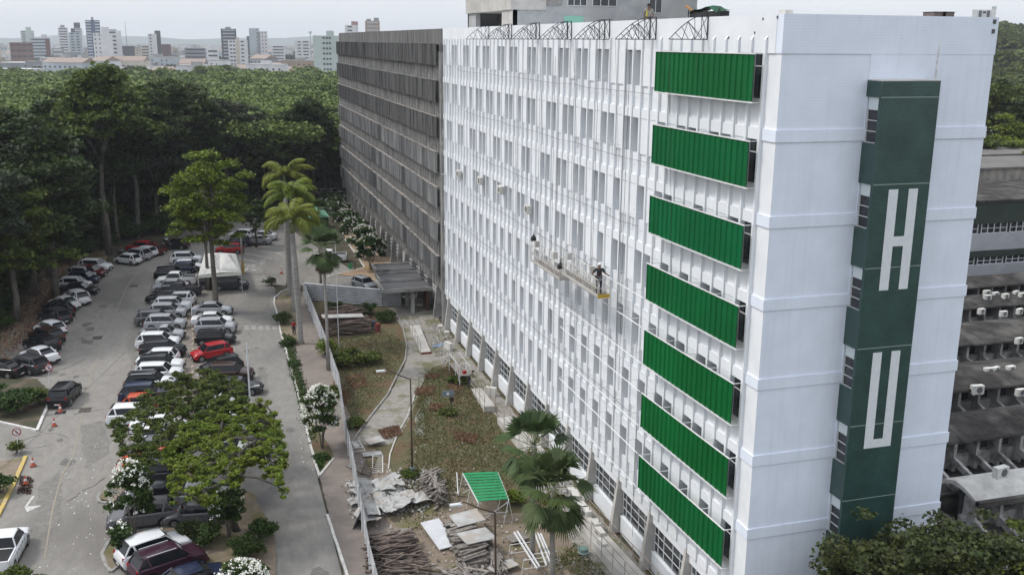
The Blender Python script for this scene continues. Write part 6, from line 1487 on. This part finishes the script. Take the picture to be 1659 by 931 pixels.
# white bed frame, ladder frames, profiles
p=G(577,733); r=thing('bed_frame',(p[0],p[1],0),'white steel bed frame standing near the sheet fence','bed frame',None,.1); r['_w']=[0,0,0]; mb=MB()
for x in (-.42,.42): mb.tube([(x,-.9,0),(x,-.9,.55),(x,.9,.55),(x,.9,0)],.03,5)
for y in (-.9,-.3,.3,.9): mb.tube([(-.42,y,.5),(.42,y,.5)],.02,4)
mb.build('frame',MT['steelwhite'],None).parent=r; mb=MB(); mb.obox((0,.05,.56),.4,1.1,.08); mb.build('slatted_board',MT['sheetw'],None).parent=r
for i,(px,rz,l) in enumerate([((598,760),1.2,'rusty and white ladder frame lying above the scrap heap, left'),((612,757),1.4,'white ladder frame lying above the scrap heap, right')]):
    p=G(*px); mb=MB(); ca,sa=math.cos(rz),math.sin(rz); T_=lambda x,y,z:(p[0]+x*ca-y*sa,p[1]+x*sa+y*ca,z)
    for y in (-.35,.35): mb.tube([T_(-1.1,y,.1),T_(1.1,y,.45)],.03,4)
    for k in range(9): x=-1.0+k*.25; mb.tube([T_(x,-.35,.12+.16*(x+1)),T_(x,.35,.12+.16*(x+1))],.02,4)
    mb.build('ladder_frame',MT['steelwhite'] if i else MT['rust'],label=l,cat='frame')
r=thing('profile_trestle',(0,0,0),'long white metal profiles resting on light trestles at the yard bottom','rack'); r['_w']=[0,0,0]
for k,(a,b) in enumerate([((833,862),(870,920)),((838,860),(874,917)),((866,862),(885,915)),((871,862),(892,912)),((876,864),(896,910))]):
    A2,B2=G(*a,.9),G(*b,.9); mb=MB(); mb.tube([tuple(A2),tuple(B2)],.06,4); mb.build('profile',PAINT['white'],None).parent=r
mb=MB()
for (x,y) in ((840,880),(862,905),(878,895)):
    A2=G(x,y,.85); mb.tube([(A2[0]-.6,A2[1],0),(A2[0]-.5,A2[1],.85),(A2[0]+.9,A2[1],.85),(A2[0]+1.0,A2[1],0)],.025,4); mb.tube([(A2[0]-.5,A2[1],.3),(A2[0]+.9,A2[1],.3)],.02,4)
mb.build('trestle',MT['steelwhite'],None).parent=r
# loose laths
for i,(a,b,l) in enumerate([((655,775),(667,835),'rusty lath leaning over the scrap heap'),((652,790),(661,830),'second rusty lath beside the leaning one'),((690,795),(760,805),'thin dark pole lying towards the green panels'),((740,765),(742,800),'thin white lath standing at the green panels'),((560,755),(600,772),'dark thin bar lying beside the bed frame'),((632,868),(660,874),'dark bar in the dirt by the scrap heap')]):
    A2,B2=G(*a,.35),G(*b,.12); mb=MB(); mb.tube([tuple(A2),tuple(B2)],.035,4); mb.build('lath',MT['rust'] if i!=3 else MT['steelwhite'],label=l,cat='lath')
p=G(580,850); mb=MB(); mb.obox((p[0],p[1],.45),1.3,.06,.9,1.2,.4); mb.build('dark_sheet',pmat('dark_blue_sheet',(.05,.06,.08),rough=.5),label='dark blue grey sheet standing against the sheet fence',cat='metal sheet')
# barrels
for i,(px,c,l) in enumerate([((612,537),(.20,.035,.03),'rust red barrel beside the timber stack'),((606,533),(.05,.07,.10),'dark blue barrel behind the rust red one'),((945,897),(.17,.27,.24),'pale green bucket on the ground by the slab patch')]):
    p=G(*px); h_=.85 if i<2 else .4; r_=.28 if i<2 else .3; mb=MB(); mb.tube([(p[0],p[1],0),(p[0],p[1],h_*.33),(p[0],p[1],h_*.66),(p[0],p[1],h_)],[r_*.95,r_,r_,r_*.97],14); o=mb.build('barrel' if i<2 else 'bucket',pmat('barrel_%d'%i,c,tuple(q*.7 for q in c),4),label=l,cat='barrel' if i<2 else 'bucket'); mb=MB()
    for zz in (.32,.62) if i<2 else (.36,): mb.tube([(p[0],p[1],h_*zz/.85-.015),(p[0],p[1],h_*zz/.85+.015)],r_+.02,14)
    o['_w']=[0,0,0]; mb.build('rib',MT['rust'] if i<2 else MT['alu'],o)
# white boxes along the wall
bx=[((932,805),1.1),((944,820),.9),((951,828),.9),((966,846),.8),((972,862),.9),((975,880),.9),((925,790),.7),((915,775),.7)]
for i,(px,s) in enumerate(bx):
    d_=ray(px[0],px[1]); X=-1.35-.1*(i%2); t=(X-CAM[0])/d_[0]; p=CAM+d_*t; zz=.42; p=G(px[0],px[1],.5); mb=MB(); mb.obox((p[0],p[1],s*.38),.42,.95*s,.76*s,yr.uniform(-.2,.2)); o=mb.build('white_cabinet',MT['ac'],label='discarded white metal cabinet along the wall ramp, number %s from the palms'%(['third','fourth','fifth','sixth','seventh','eighth','second','first'][i]) ,cat='cabinet',group='white cabinets along the wall')
    o['label']='discarded white metal cabinet by the wall, '+['third','fourth','fifth','sixth','seventh','nearest the camera','second farthest','farthest'][i]+' in the line'
    o['_w']=[0,0,0]; mb=MB(); mb.obox((p[0]-.22,p[1],s*.38),.02,.6*s,.5*s); mb.build('grille',MT['acg'],o)
# ramps with rails
def ramp(p0,p1,w_,h0,h1,label,toe=True,mat='concl',rail=1.0):
    r=thing('access_ramp',(p0[0],p0[1],0),label,'ramp'); a,b=Vector((*p0,0)),Vector((*p1,0)); t=(b-a).normalized(); n_=Vector((t.y,-t.x,0)); mb=MB()
    q=[a-n_*w_/2,a+n_*w_/2,b+n_*w_/2,b-n_*w_/2]; mb.add([(v.x,v.y,0) for v in q]+[(q[0].x,q[0].y,h0),(q[1].x,q[1].y,h0),(q[2].x,q[2].y,h1),(q[3].x,q[3].y,h1)],[(0,3,2,1),(4,5,6,7),(0,1,5,4),(1,2,6,5),(2,3,7,6),(3,0,4,7)]); mb.build('ramp_slab',MT[mat],r)
    for s in (-1,1):
        mb=MB(); ln=(b-a).length; k=max(2,int(ln/1.6))
        for hh in (.5,rail): mb.tube([(a.x+n_.x*s*w_/2,a.y+n_.y*s*w_/2,h0+hh),(b.x+n_.x*s*w_/2,b.y+n_.y*s*w_/2,h1+hh)],.025,5)
        for i in range(k+1): v=a+(b-a)*i/k+n_*s*w_/2; hz_=h0+(h1-h0)*i/k; mb.tube([(v.x,v.y,0),(v.x,v.y,hz_+rail)],.025,5)
        mb.build('handrail',pmat('rail_paint',(.36,.33,.29),(.28,.2,.15),4) if 'rp' not in MT else MT['rp'],r)
MT['rp']=pmat('rail_paint',(.36,.33,.29),(.26,.19,.15),4)
a,b=G(672,535),G(690,572); ramp(a[:2],b[:2],1.0,.55,.1,'pale entrance ramp with thin handrails and a red brown front edge')
p=G(691,573); mb=MB(); mb.obox((p[0],p[1]-.02,.1),1.0,.12,.18,.0); mb.build('edge_block',pmat('red_brown_edge',(.16,.05,.04)),label='red brown edge block at the foot of the pale entrance ramp',cat='block')
ramp((-1.55,24.5),(-1.75,33.5),1.1,.9,.5,'long ramp with rusty handrails behind the fan palms')
ramp((-1.5,2.0),(-1.75,16.5),1.2,1.0,.35,'long concrete ramp with mesh handrails in front of the near ground floor windows')
ramp((-2.2,36.0),(-1.9,41.5),.9,.5,.1,'short ramp with handrails beside the standing worker')
# washed out fixtures near the canopy
for i,(px,l) in enumerate([((713,538),'white standing basin near the canopy'),((724,548),'white cistern on the rubble beside the basin')]):
    p=G(*px); mb=MB(); mb.tube([(p[0],p[1],0),(p[0],p[1],.45),(p[0],p[1],.55),(p[0],p[1],.75)],[.12,.12,.26,.3],12); mb.build('wash_basin',MT['ac'],label=l,cat='basin')
for i,(px,l) in enumerate([((727,566),'white air conditioner lying on the rubble below the first window'),((795,640),'white machine with hoses beside the worker')]):
    p=G(*px); dup(src,(p[0],p[1],.03),R(200+i*30),1.2,l,None)
p=G(695,562,.05); mb=MB(); mb.obox((p[0]+1,p[1]+.4,.04),1.5,.5,.02,.5); mb.build('blue_sheet',pmat('blue_plastic',(.10,.20,.40),(.3,.35,.45),3),label='blue plastic sheet on the pale rubble by the entrance ramp',cat='plastic sheet')
# work platform beside the worker
r=thing('scaffold_frame',(-2.7,44.5,0),'grey steel scaffold frame beside the worker at the wall','scaffold'); mb=MB()
for x in (-3.1,-2.2):
    for y in (42.5,44,46.5): mb.tube([(x,y,0),(x,y,1.8)],.03,5)
    mb.tube([(x,42.5,1.8),(x,46.5,1.8)],.025,5); mb.tube([(x,42.5,.2),(x,44,1.7)],.02,4); mb.tube([(x,44,.9),(x,46.5,.9)],.02,4)
mb.build('frame',MT['alu'],r); mb=MB(); mb.box(-3.1,-2.2,42.6,46.4,.9,.95); mb.build('deck',MT['wood'],r)
# litter, rubble, tufts : stuff
def scatter(name,n,size,mat,label,polys,z=.04,flat=1.0,cat='rubble',seed=1):
    rg=np.random.default_rng(seed); out=[]
    for pl,wt in polys:
        pts=np.array([G(x,y)[:2] for x,y in pl]); m_=int(n*wt); a=pts[0]; tri=[(pts[0],pts[i],pts[i+1]) for i in range(1,len(pts)-1)]
        ar=np.array([abs(np.cross(t[1]-t[0],t[2]-t[0])) for t in tri]); idx=rg.choice(len(tri),m_,p=ar/ar.sum()); u=rg.random((m_,2)); fl=u.sum(1)>1; u[fl]=1-u[fl]
        T_=np.array([[t[0],t[1],t[2]] for t in tri]); q=T_[idx,0]+u[:,:1]*(T_[idx,1]-T_[idx,0])+u[:,1:]*(T_[idx,2]-T_[idx,0])+rg.normal(size=(m_,2))*np.minimum(.3,np.sqrt(ar.sum())*.022); out.append(np.concatenate([q,np.abs(rg.normal(size=(m_,1)))*z*.5+z],1))
    o=mkobj(name,(leaves(np.concatenate(out),size,flat=flat,rng=rg,aspect=1.2),4),MT[mat]); tag(o,label,cat,kind='stuff'); return o
YG=[[(690,600),(745,590),(815,700),(830,790),(690,800),(665,760),(690,700),(672,660)],[(545,545),(640,540),(655,575),(600,660),(570,690),(560,640)]]
MT['tuft']=leafmat('grass_tufts',(.085,.115,.032),(.13,.115,.05),isl=.4,tr=.2,sc=1.2); MT['dryt']=leafmat('dry_brush',(.20,.11,.065),(.15,.09,.055),isl=.4,tr=.1)
MT['rub']=pmat('pale_rubble',(.46,.45,.43),(.3,.29,.27),5,.9)
scatter('grass_tufts',20000,.10,'tuft','short green and yellow grass over the yard',[(YG[0],.6),(YG[1],.28),([(660,760),(720,770),(760,800),(680,870),(650,840)],.06),([(930,880),(900,905),(960,960),(1000,950)],.05)],.07,2.0,'grass',2)
scatter('dry_brush',9000,.10,'dryt','reddish brown dry brush lying in patches on the yard',[([(612,698),(645,690),(650,705),(625,712)],.16),([(675,630),(705,626),(700,640),(672,640)],.16),([(690,608),(712,606),(708,615),(688,614)],.08),([(700,655),(722,657),(715,668),(695,665)],.08),([(740,700),(775,705),(770,720),(735,712)],.16),([(560,610),(590,605),(595,625),(565,635)],.12),([(540,620),(570,640),(560,660),(545,645)],.1),([(720,600),(740,590),(750,640),(730,650)],.1)],.09,1.0,'dry brush',3)
scatter('pale_rubble',2600,.16,'rub','broken white plaster and litter scattered over the yard',[([(560,780),(660,780),(670,830),(570,840)],.40),([(640,760),(700,760),(690,830),(650,830)],.16),([(700,520),(740,560),(720,600),(700,560)],.12),([(560,740),(640,760),(820,830),(1000,950),(640,950)],.22),([(900,760),(960,850),(930,900),(880,800)],.10)],.07,1,'rubble',4)
scatter('yard_litter',260,.14,'rub','tiny white litter pieces on the yard grass',[(YG[0],.8),(YG[1],.2)],.03,.5,'litter',5)
scatter('fallen_petals',420,.09,'blossom','small white fallen petals on the paving and planters',[([(100,720),(330,700),(330,931),(60,931)],.7),([(480,700),(560,700),(560,760),(490,760)],.3)],.02,.3,'petals',6)
scatter('broken_bricks',260,.16,'rust','small heap of broken brown bricks by the yellow kerb',[([(32,770),(52,775),(50,800),(30,800)],1)],.05,1,'rubble',7)
scatter('verge_plants',3200,.15,'lf_bush','low green plants growing in the kerb strip by the walk',[([(458,542),(470,545),(490,612),(512,700),(505,722),(480,613)],.8),([(505,740),(530,742),(520,765)],.2)],.10,1.5,'plants',8)
scatter('leaf_litter',9000,.2,'dryt','brown leaf litter on the forest floor beside the left car row',[([(170,425),(95,450),(20,560),(-10,600),(-60,560),(60,430),(160,400)],1)],.03,.4,'leaf litter',9)
# overhead cables
for i,(pa,za,pb,zb) in enumerate([((394,443),5.2,(-30,960),5.5),((394,443),5.0,(560,700),4),((560,700),4.0,(668,770),4.6),((394,443),5.3,(300,360),6)]):
    A2,B2=G(*pa),G(*pb); pts=[]
    for k in range(13): t=k/12; q=A2+(B2-A2)*t; pts.append((q[0],q[1],za+(zb-za)*t-2.0*t*(1-t)))
    mb=MB(); mb.tube(pts,.012,3); mb.build('overhead_cable',MT['cable'],label=['thin cable running from the utility pole over the car rows','thin cable from the utility pole to the sheet fence','thin cable from the sheet fence to the rusty lamp','thin cable from the utility pole into the forest'][i],cat='cable')
# ---------------------------------------------------------------- hanging platforms
def platform(x0,x1,y0,y1,z,label,toe):
    r=thing('hanging_platform',(x0,y0,z),label,'work platform','hanging platforms on the white facade'); MW=MT['platm']
    mb=MB(); mb.box(x0,x1,y0,y1,z,z+.04); mb.build('deck',MT['wood'],r)
    mb=MB(); 
    for x in (x0,x1): mb.box(x-.012,x+.012,y0,y1,z+.04,z+.2)
    mb.build('toe_board',MT['concl'],r); mb=MB(); mb.box(x0,x1,y0-.02,y0+.0,z-.02,z+.2); mb.build('end_board',MT[toe],r)
    mb=MB(); n=int((y1-y0)/.75)
    for x in (x0,x1):
        for zz in (.55,1.05): mb.tube([(x,y0,z+zz),(x,y1,z+zz)],.025,4)
        for i in range(n+1):
            y=y0+(y1-y0)*i/n; mb.tube([(x,y,z),(x,y,z+1.05)],.02,4)
            if i<n: y2=y0+(y1-y0)*(i+1)/n; mb.tube([(x,y,z+(.1 if i%2 else 1.0)),(x,y2,z+(1.0 if i%2 else .1))],.014,4)
    for y in (y0,y1):
        for zz in (.55,1.05): mb.tube([(x0,y,z+zz),(x1,y,z+zz)],.02,4)
    mb.build('guard_rail',MW,r)
    for y in (y0+1.9,y1-.25):
        mb=MB(); mb.tube([(x0,y,z),(x0,y,z+1.7),((x0+x1)/2,y,z+1.95),(x1,y,z+1.7),(x1,y,z)],.03,5); mb.obox(((x0+x1)/2,y,z+1.2),.28,.26,.42); mb.build('hoist_frame',MT['steeldark' if False else 'platm'],r)
        mb=MB(); mb.tube([((x0+x1)/2,y,z+1.95),((x0+x1)/2+.1,y+.05,GZ+3.7)],.012,4); mb.build('hoist_rope',MT['cable'],r)
    return r
MT['platm']=pmat('worn_white_steel',(.52,.51,.48),(.40,.38,.34),4,.6); MT['yel']=pmat('yellow_board',(.50,.33,.02),(.42,.28,.04),4,.5)
platform(-1.95,-1.22,14.2,20.2,14.95,'near hanging work platform with the yellow end board and the worker','yel')
platform(-1.95,-1.22,20.7,26.6,14.45,'far hanging work platform beyond the worker, hung slightly lower','concl')
for (y,z,s,l) in ((20.4,15.3,.22,'black bag hanging on the rail between the two hanging platforms'),(25.9,16.0,.2,'small dark bag at the far end of the far hanging platform')):
    mb=MB(); mb.tube([(-1.98,y,z),(-2.0,y,z+.2),(-1.98,y,z+.42)],[s,s*.9,.03],8); o=mb.build('bag',MT['plast'],label=l,cat='bag'); mb=MB(); mb.tube([(-1.98,y-.08,z+.4),(-1.96,y,z+.62),(-1.98,y+.08,z+.4)],.015,4); o['_w']=[0,0,0]; mb.build('strap',MT['cable'],o)
# ---------------------------------------------------------------- people
MT['skin']=pmat('brown_skin',(.16,.085,.055),rough=.6); MT['pants']=pmat('dark_jeans',(.035,.04,.055),(.05,.055,.07),8); MT['shirtb']=pmat('black_shirt',(.018,.018,.02),rough=.8); MT['shirtg']=pmat('grey_beige_shirt',(.26,.24,.21),(.2,.19,.17),6); MT['shoe']=pmat('dark_boot',(.02,.018,.016)); MT['hair']=pmat('dark_hair',(.012,.010,.009)); MT['hat']=pmat('white_helmet',(.68,.68,.68),rough=.35)
def person(loc,rz,pose,label,shirt='shirtb',pants='pants',hat=None,scale=.92,group=None):
    r=thing('person',loc,label,'person',group,rz); r.scale=(scale,)*3; r['_w']=[0,0,0]
    J=dict(pel=(0,0,.95),sp=(0,.01,1.2),ch=(0,.0,1.40),nk=(0,-.01,1.50),hd=(0,-.02,1.58),ht=(0,-.01,1.74),
      shL=(.18,0,1.42),shR=(-.18,0,1.42),elL=(.25,.02,1.14),elR=(-.25,.02,1.14),wrL=(.26,-.08,.90),wrR=(-.26,-.08,.90),
      hpL=(.09,0,.92),hpR=(-.09,0,.92),knL=(.10,-.02,.50),knR=(-.10,-.02,.50),anL=(.10,.03,.09),anR=(-.10,.03,.09),toL=(.11,-.16,.04),toR=(-.11,-.16,.04))
    J.update(pose)
    rad=dict(pel=.135,sp=.125,ch=.15,nk=.055,hd=.085,ht=.078,shL=.068,shR=.068,elL=.044,elR=.044,wrL=.03,wrR=.03,hpL=.095,hpR=.095,knL=.06,knR=.06,anL=.042,anR=.042,toL=.035,toR=.035)
    def skin(js,es,name,mt,extra=0,root=None):
        me=bpy.data.meshes.new(name); ks=list(js); me.from_pydata([js[k][0] for k in ks],[(ks.index(a),ks.index(b)) for a,b in es],[]); o=bpy.data.objects.new(name,me); C.objects.link(o)
        me.skin_vertices.new() if hasattr(me.skin_vertices,'new') and not me.skin_vertices else None
        md=o.modifiers.new('s','SKIN')
        if not me.skin_vertices:
            bpy.context.view_layer.objects.active=o
        for i,k in enumerate(ks): me.skin_vertices[0].data[i].radius=(js[k][1]+extra,)*2
        me.skin_vertices[0].data[0].use_root=True
        o.modifiers.new('b','SUBSURF').levels=1; dg=bpy.context.evaluated_depsgraph_get(); m2=bpy.data.meshes.new_from_object(o.evaluated_get(dg)); bpy.data.objects.remove(o)
        q=bpy.data.objects.new(name,m2); C.objects.link(q); m2.materials.clear(); m2.materials.append(mt); m2.polygons.foreach_set('use_smooth',[True]*len(m2.polygons)); q.parent=r; return q
    js={k:(J[k],rad[k]) for k in J}
    es=[('pel','sp'),('sp','ch'),('ch','nk'),('nk','hd'),('hd','ht'),('ch','shL'),('ch','shR'),('shL','elL'),('shR','elR'),('elL','wrL'),('elR','wrR'),('pel','hpL'),('pel','hpR'),('hpL','knL'),('hpR','knR'),('knL','anL'),('knR','anR'),('anL','toL'),('anR','toR')]
    for s in 'LR':     # hands: palm, four fingers, thumb
        w_=Vector(J['wr'+s]); e=Vector(J['el'+s]); d=(w_-e).normalized(); sd=d.cross(Vector((0,1,0))).normalized(); palm=w_+d*.07; js['pm'+s]=(tuple(palm),.034); es.append(('wr'+s,'pm'+s))
        for k in range(4):
            b_=palm+d*.03+sd*(k-1.5)*.02; m_=b_+d*(.04-.004*abs(k-1.5)); t_=m_+d*.022+Vector((0,-.018,0)); js['f%d%s'%(k,s)]=(tuple(b_),.011); js['g%d%s'%(k,s)]=(tuple(m_),.009); js['h%d%s'%(k,s)]=(tuple(t_),.008); es+=[('pm'+s,'f%d%s'%(k,s)),('f%d%s'%(k,s),'g%d%s'%(k,s)),('g%d%s'%(k,s),'h%d%s'%(k,s))]
        t_=w_+d*.05+sd*.045; js['th'+s]=(tuple(t_),.012); js['ti'+s]=(tuple(t_+d*.03+sd*.012),.01); es+=[('pm'+s,'th'+s),('th'+s,'ti'+s)]
    try: skin(js,es,'body',MT['skin'])
    except Exception as ex: print('skin',ex)
    up={k:js[k] for k in ('pel','sp','ch','shL','shR','elL','elR')}
    for s in 'LR': a=Vector(J['sh'+s]); b=Vector(J['el'+s]); up['el'+s]=(tuple(a+(b-a)*.75),.056)
    skin(up,[('pel','sp'),('sp','ch'),('ch','shL'),('ch','shR'),('shL','elL'),('shR','elR')],'shirt',MT[shirt],.018)
    lo={k:js[k] for k in ('pel','hpL','hpR','knL','knR','anL','anR')}
    skin(lo,[('pel','hpL'),('pel','hpR'),('hpL','knL'),('hpR','knR'),('knL','anL'),('knR','anR')],'trousers',MT[pants],.018)
    for s in 'LR': skin({'a':(J['an'+s],.05),'b':(J['to'+s],.045)},[('a','b')],'shoe',MT['shoe'])
    h=Vector(J['hd']); t=Vector(J['ht']); c=h+(t-h)*.55; up_=(t-h).normalized()
    mb=MB(); n=10
    for i in range(n):
        for j in range(5):
            a0,a1=2*math.pi*i/n,2*math.pi*(i+1)/n; b0,b1=math.pi/2*j/5,math.pi/2*(j+1)/5; f=lambda a,b:(c.x+math.cos(a)*math.cos(b)*.118,c.y+.02+math.sin(a)*math.cos(b)*.132,c.z+.01+math.sin(b)*.125); mb.quad(f(a0,b0),f(a1,b0),f(a1,b1),f(a0,b1))
    if hat: mb.disc((c.x,c.y-.01,c.z+.015),.15,(0,0,1),.015,14)
    mb.build('helmet' if hat else 'hair',MT[hat or 'hair'],None,smooth=False).parent=r
    mb=MB(); f=c+Vector((0,-.095,-.005)); mb.obox((f.x,f.y-.012,f.z-.03),.022,.03,.04); 
    mb.build('nose',MT['skin'],None).parent=r
    for s in (-1,1): mb=MB(); mb.obox((f.x+s*.033,f.y+.0,f.z),.022,.012,.012); mb.build('eye',MT['hair'],None).parent=r; mb=MB(); mb.obox((c.x+s*.092,c.y,c.z-.03),.014,.03,.05); mb.build('ear',MT['skin'],None).parent=r
    mb=MB(); mb.obox((f.x,f.y+.008,f.z-.075),.045,.012,.01); mb.build('mouth',MT['tail'],None).parent=r
    return r
SK=True
try:
    # seen from behind, left hand on the rail, right hand at the hip
    person((-1.58,14.95,14.99),R(150),dict(elR=(-.34,-.03,1.20),wrR=(-.46,-.20,1.07),elL=(.40,.08,1.16),wrL=(.24,-.02,.98)),'worker in white helmet, black T-shirt and jeans standing on the near hanging platform',hat='hat',scale=1.02)
    person((-2.35,42.2,.02),R(75),dict(sp=(0,-.06,1.18),ch=(0,-.18,1.35),nk=(0,-.27,1.43),hd=(0,-.34,1.48),ht=(0,-.42,1.58),shL=(.18,-.2,1.36),shR=(-.18,-.2,1.36),elL=(.22,-.36,1.12),elR=(-.22,-.36,1.12),wrL=(.16,-.55,1.0),wrR=(-.16,-.55,1.0)),'worker in grey clothes bending over the scaffold frame by the ground floor wall',shirt='shirtg',pants='pants')
    person((.45,14.1,29.35),R(-20),dict(sp=(0,-.02,1.19),elL=(.28,.0,1.15),wrL=(.22,-.12,.92),nk=(0,-.05,1.49),hd=(0,-.08,1.56),ht=(0,-.1,1.70)),'worker in beige shirt and harness standing on the roof behind the parapet',shirt='shirtg',pants='pants')
    p=G(462,545); person((p[0]+.9,p[1],.06),R(0),dict(knL=(.10,-.12,.52),anR=(-.1,.16,.12),toR=(-.1,-.02,.05)),'pedestrian in red top walking between the royal palms and the sheet fence',shirt='tail',pants='shirtb')
except Exception as ex:
    print('PERSON',ex)
mb=MB(); mb.tube([(.27,13.98,30.62),(.30,13.95,30.3)],.03,5); mb.tube([(.27,14.0,30.2),(.6,14.02,30.15)],.03,5); mb.build('safety_harness',pmat('yellow_harness',(.5,.42,.02)),label='yellow and red safety harness worn by the roof worker',cat='harness')
mb=MB(); p=(-2.72,42.35,1.35); mb.obox(p,.28,.24,.26,.4); o=mb.build('red_box',MT['tail'],label='small red box on the scaffold beside the bending worker',cat='box')
# things on the roof
r=thing('tarpaulin_shelter',(0,0,0),'dark shelter under a green tarpaulin on the roof behind the parapet','shelter'); r['_w']=[0,0,0]
X=.3; mb=MB(); n=8; g=[]
for i in range(n+1):
    for j,xx in enumerate((X-.1,X+.3,X+.7)): t=i/n; g.append((xx,9.0-2.9*t,30.36+.26*math.sin(t*2.9)+.06*math.sin(t*11+j)-.05*(j==0)))
mb.add(g,[(i*3+j,(i+1)*3+j,(i+1)*3+j+1,i*3+j+1) for i in range(n) for j in range(2)]); mb.build('tarpaulin',pmat('green_tarpaulin',(.012,.09,.045),(.008,.025,.015),5),None).parent=r
mb=MB(); mb.box(X,X+.6,6.15,8.95,29.0,30.4); mb.build('dark_cover',MT['plast'],None).parent=r
for y in (6.0,7.2,9.1): mb=MB(); mb.tube([(X,y,29),(X,y,30.5)],.03,5); mb.build('pole',MT['plast'],None).parent=r
mb=MB(); mb.tube([(.4,9.6,30.72),(.4,8.2,30.22)],.05,4); mb.build('plank',pmat('orange_brown_plank',(.35,.16,.04)),label='orange brown plank leaning on the parapet beside the green tarpaulin',cat='plank')
for i,(px,w_,zt) in enumerate([((1260,24),.5,.22),((1267,24),.4,.3),((1275,22),.9,.75),((1284,24),.5,.35),((1289,23),.4,.6),((1296,24),.5,.3)]):
    d_=ray(px[0],px[1]); t=(3.0-CAM[1])/d_[1]; p=CAM+d_*t; mb=MB(); top=30.16+zt*.32; mb.obox((p[0]+.3,3.0+i*.3,top-.4),w_*.45,.5,.8,.1); mb.disc((p[0]+.3,2.7+i*.3,top-.15),.06,(0,1,0),.03,10); mb.build('roof_unit',MT['ac'],label='cream roof equipment box above the front corner, '+['leftmost','second from left','tall middle one','fourth from left','fifth from left','rightmost'][i],cat='box',group='cream boxes on the roof corner')
for i,px in enumerate((1523,1537)):
    d_=ray(px,22); t=(16-CAM[1])/d_[1]; p=CAM+d_*t; mb=MB(); mb.box(p[0]-.42,p[0]+.42,16,17,29,p[2]+.06); o=mb.build('water_tank',pmat('brown_tank_%d'%i,(.18,.14,.13),(.13,.10,.1),3),label='brown box tank on the roof, '+['left','right'][i]+' of the pair at the right end',cat='tank'); o['_w']=[0,0,0]; mb=MB(); mb.box(p[0]-.45,p[0]+.45,15.97,17.03,p[2]+.062,p[2]+.1); mb.build('lid',MT['cable'],o)
# ---------------------------------------------------------------- haze
mb=MB(); mb.box(-3200,3200,-120,4600,-1.2,95); hz=mb.build('haze',None,kind='stuff')
m=bpy.data.materials.new('haze'); m.use_nodes=True; nt=m.node_tree; nt.nodes.clear(); o_=N(nt,'ShaderNodeOutputMaterial'); v_=N(nt,'ShaderNodeVolumePrincipled')
v_.inputs['Density'].default_value=.00016; v_.inputs['Color'].default_value=(.86,.90,.95,1); v_.inputs['Anisotropy'].default_value=.2
nt.links.new(v_.outputs[0],o_.inputs['Volume']); hz.data.materials.append(m)
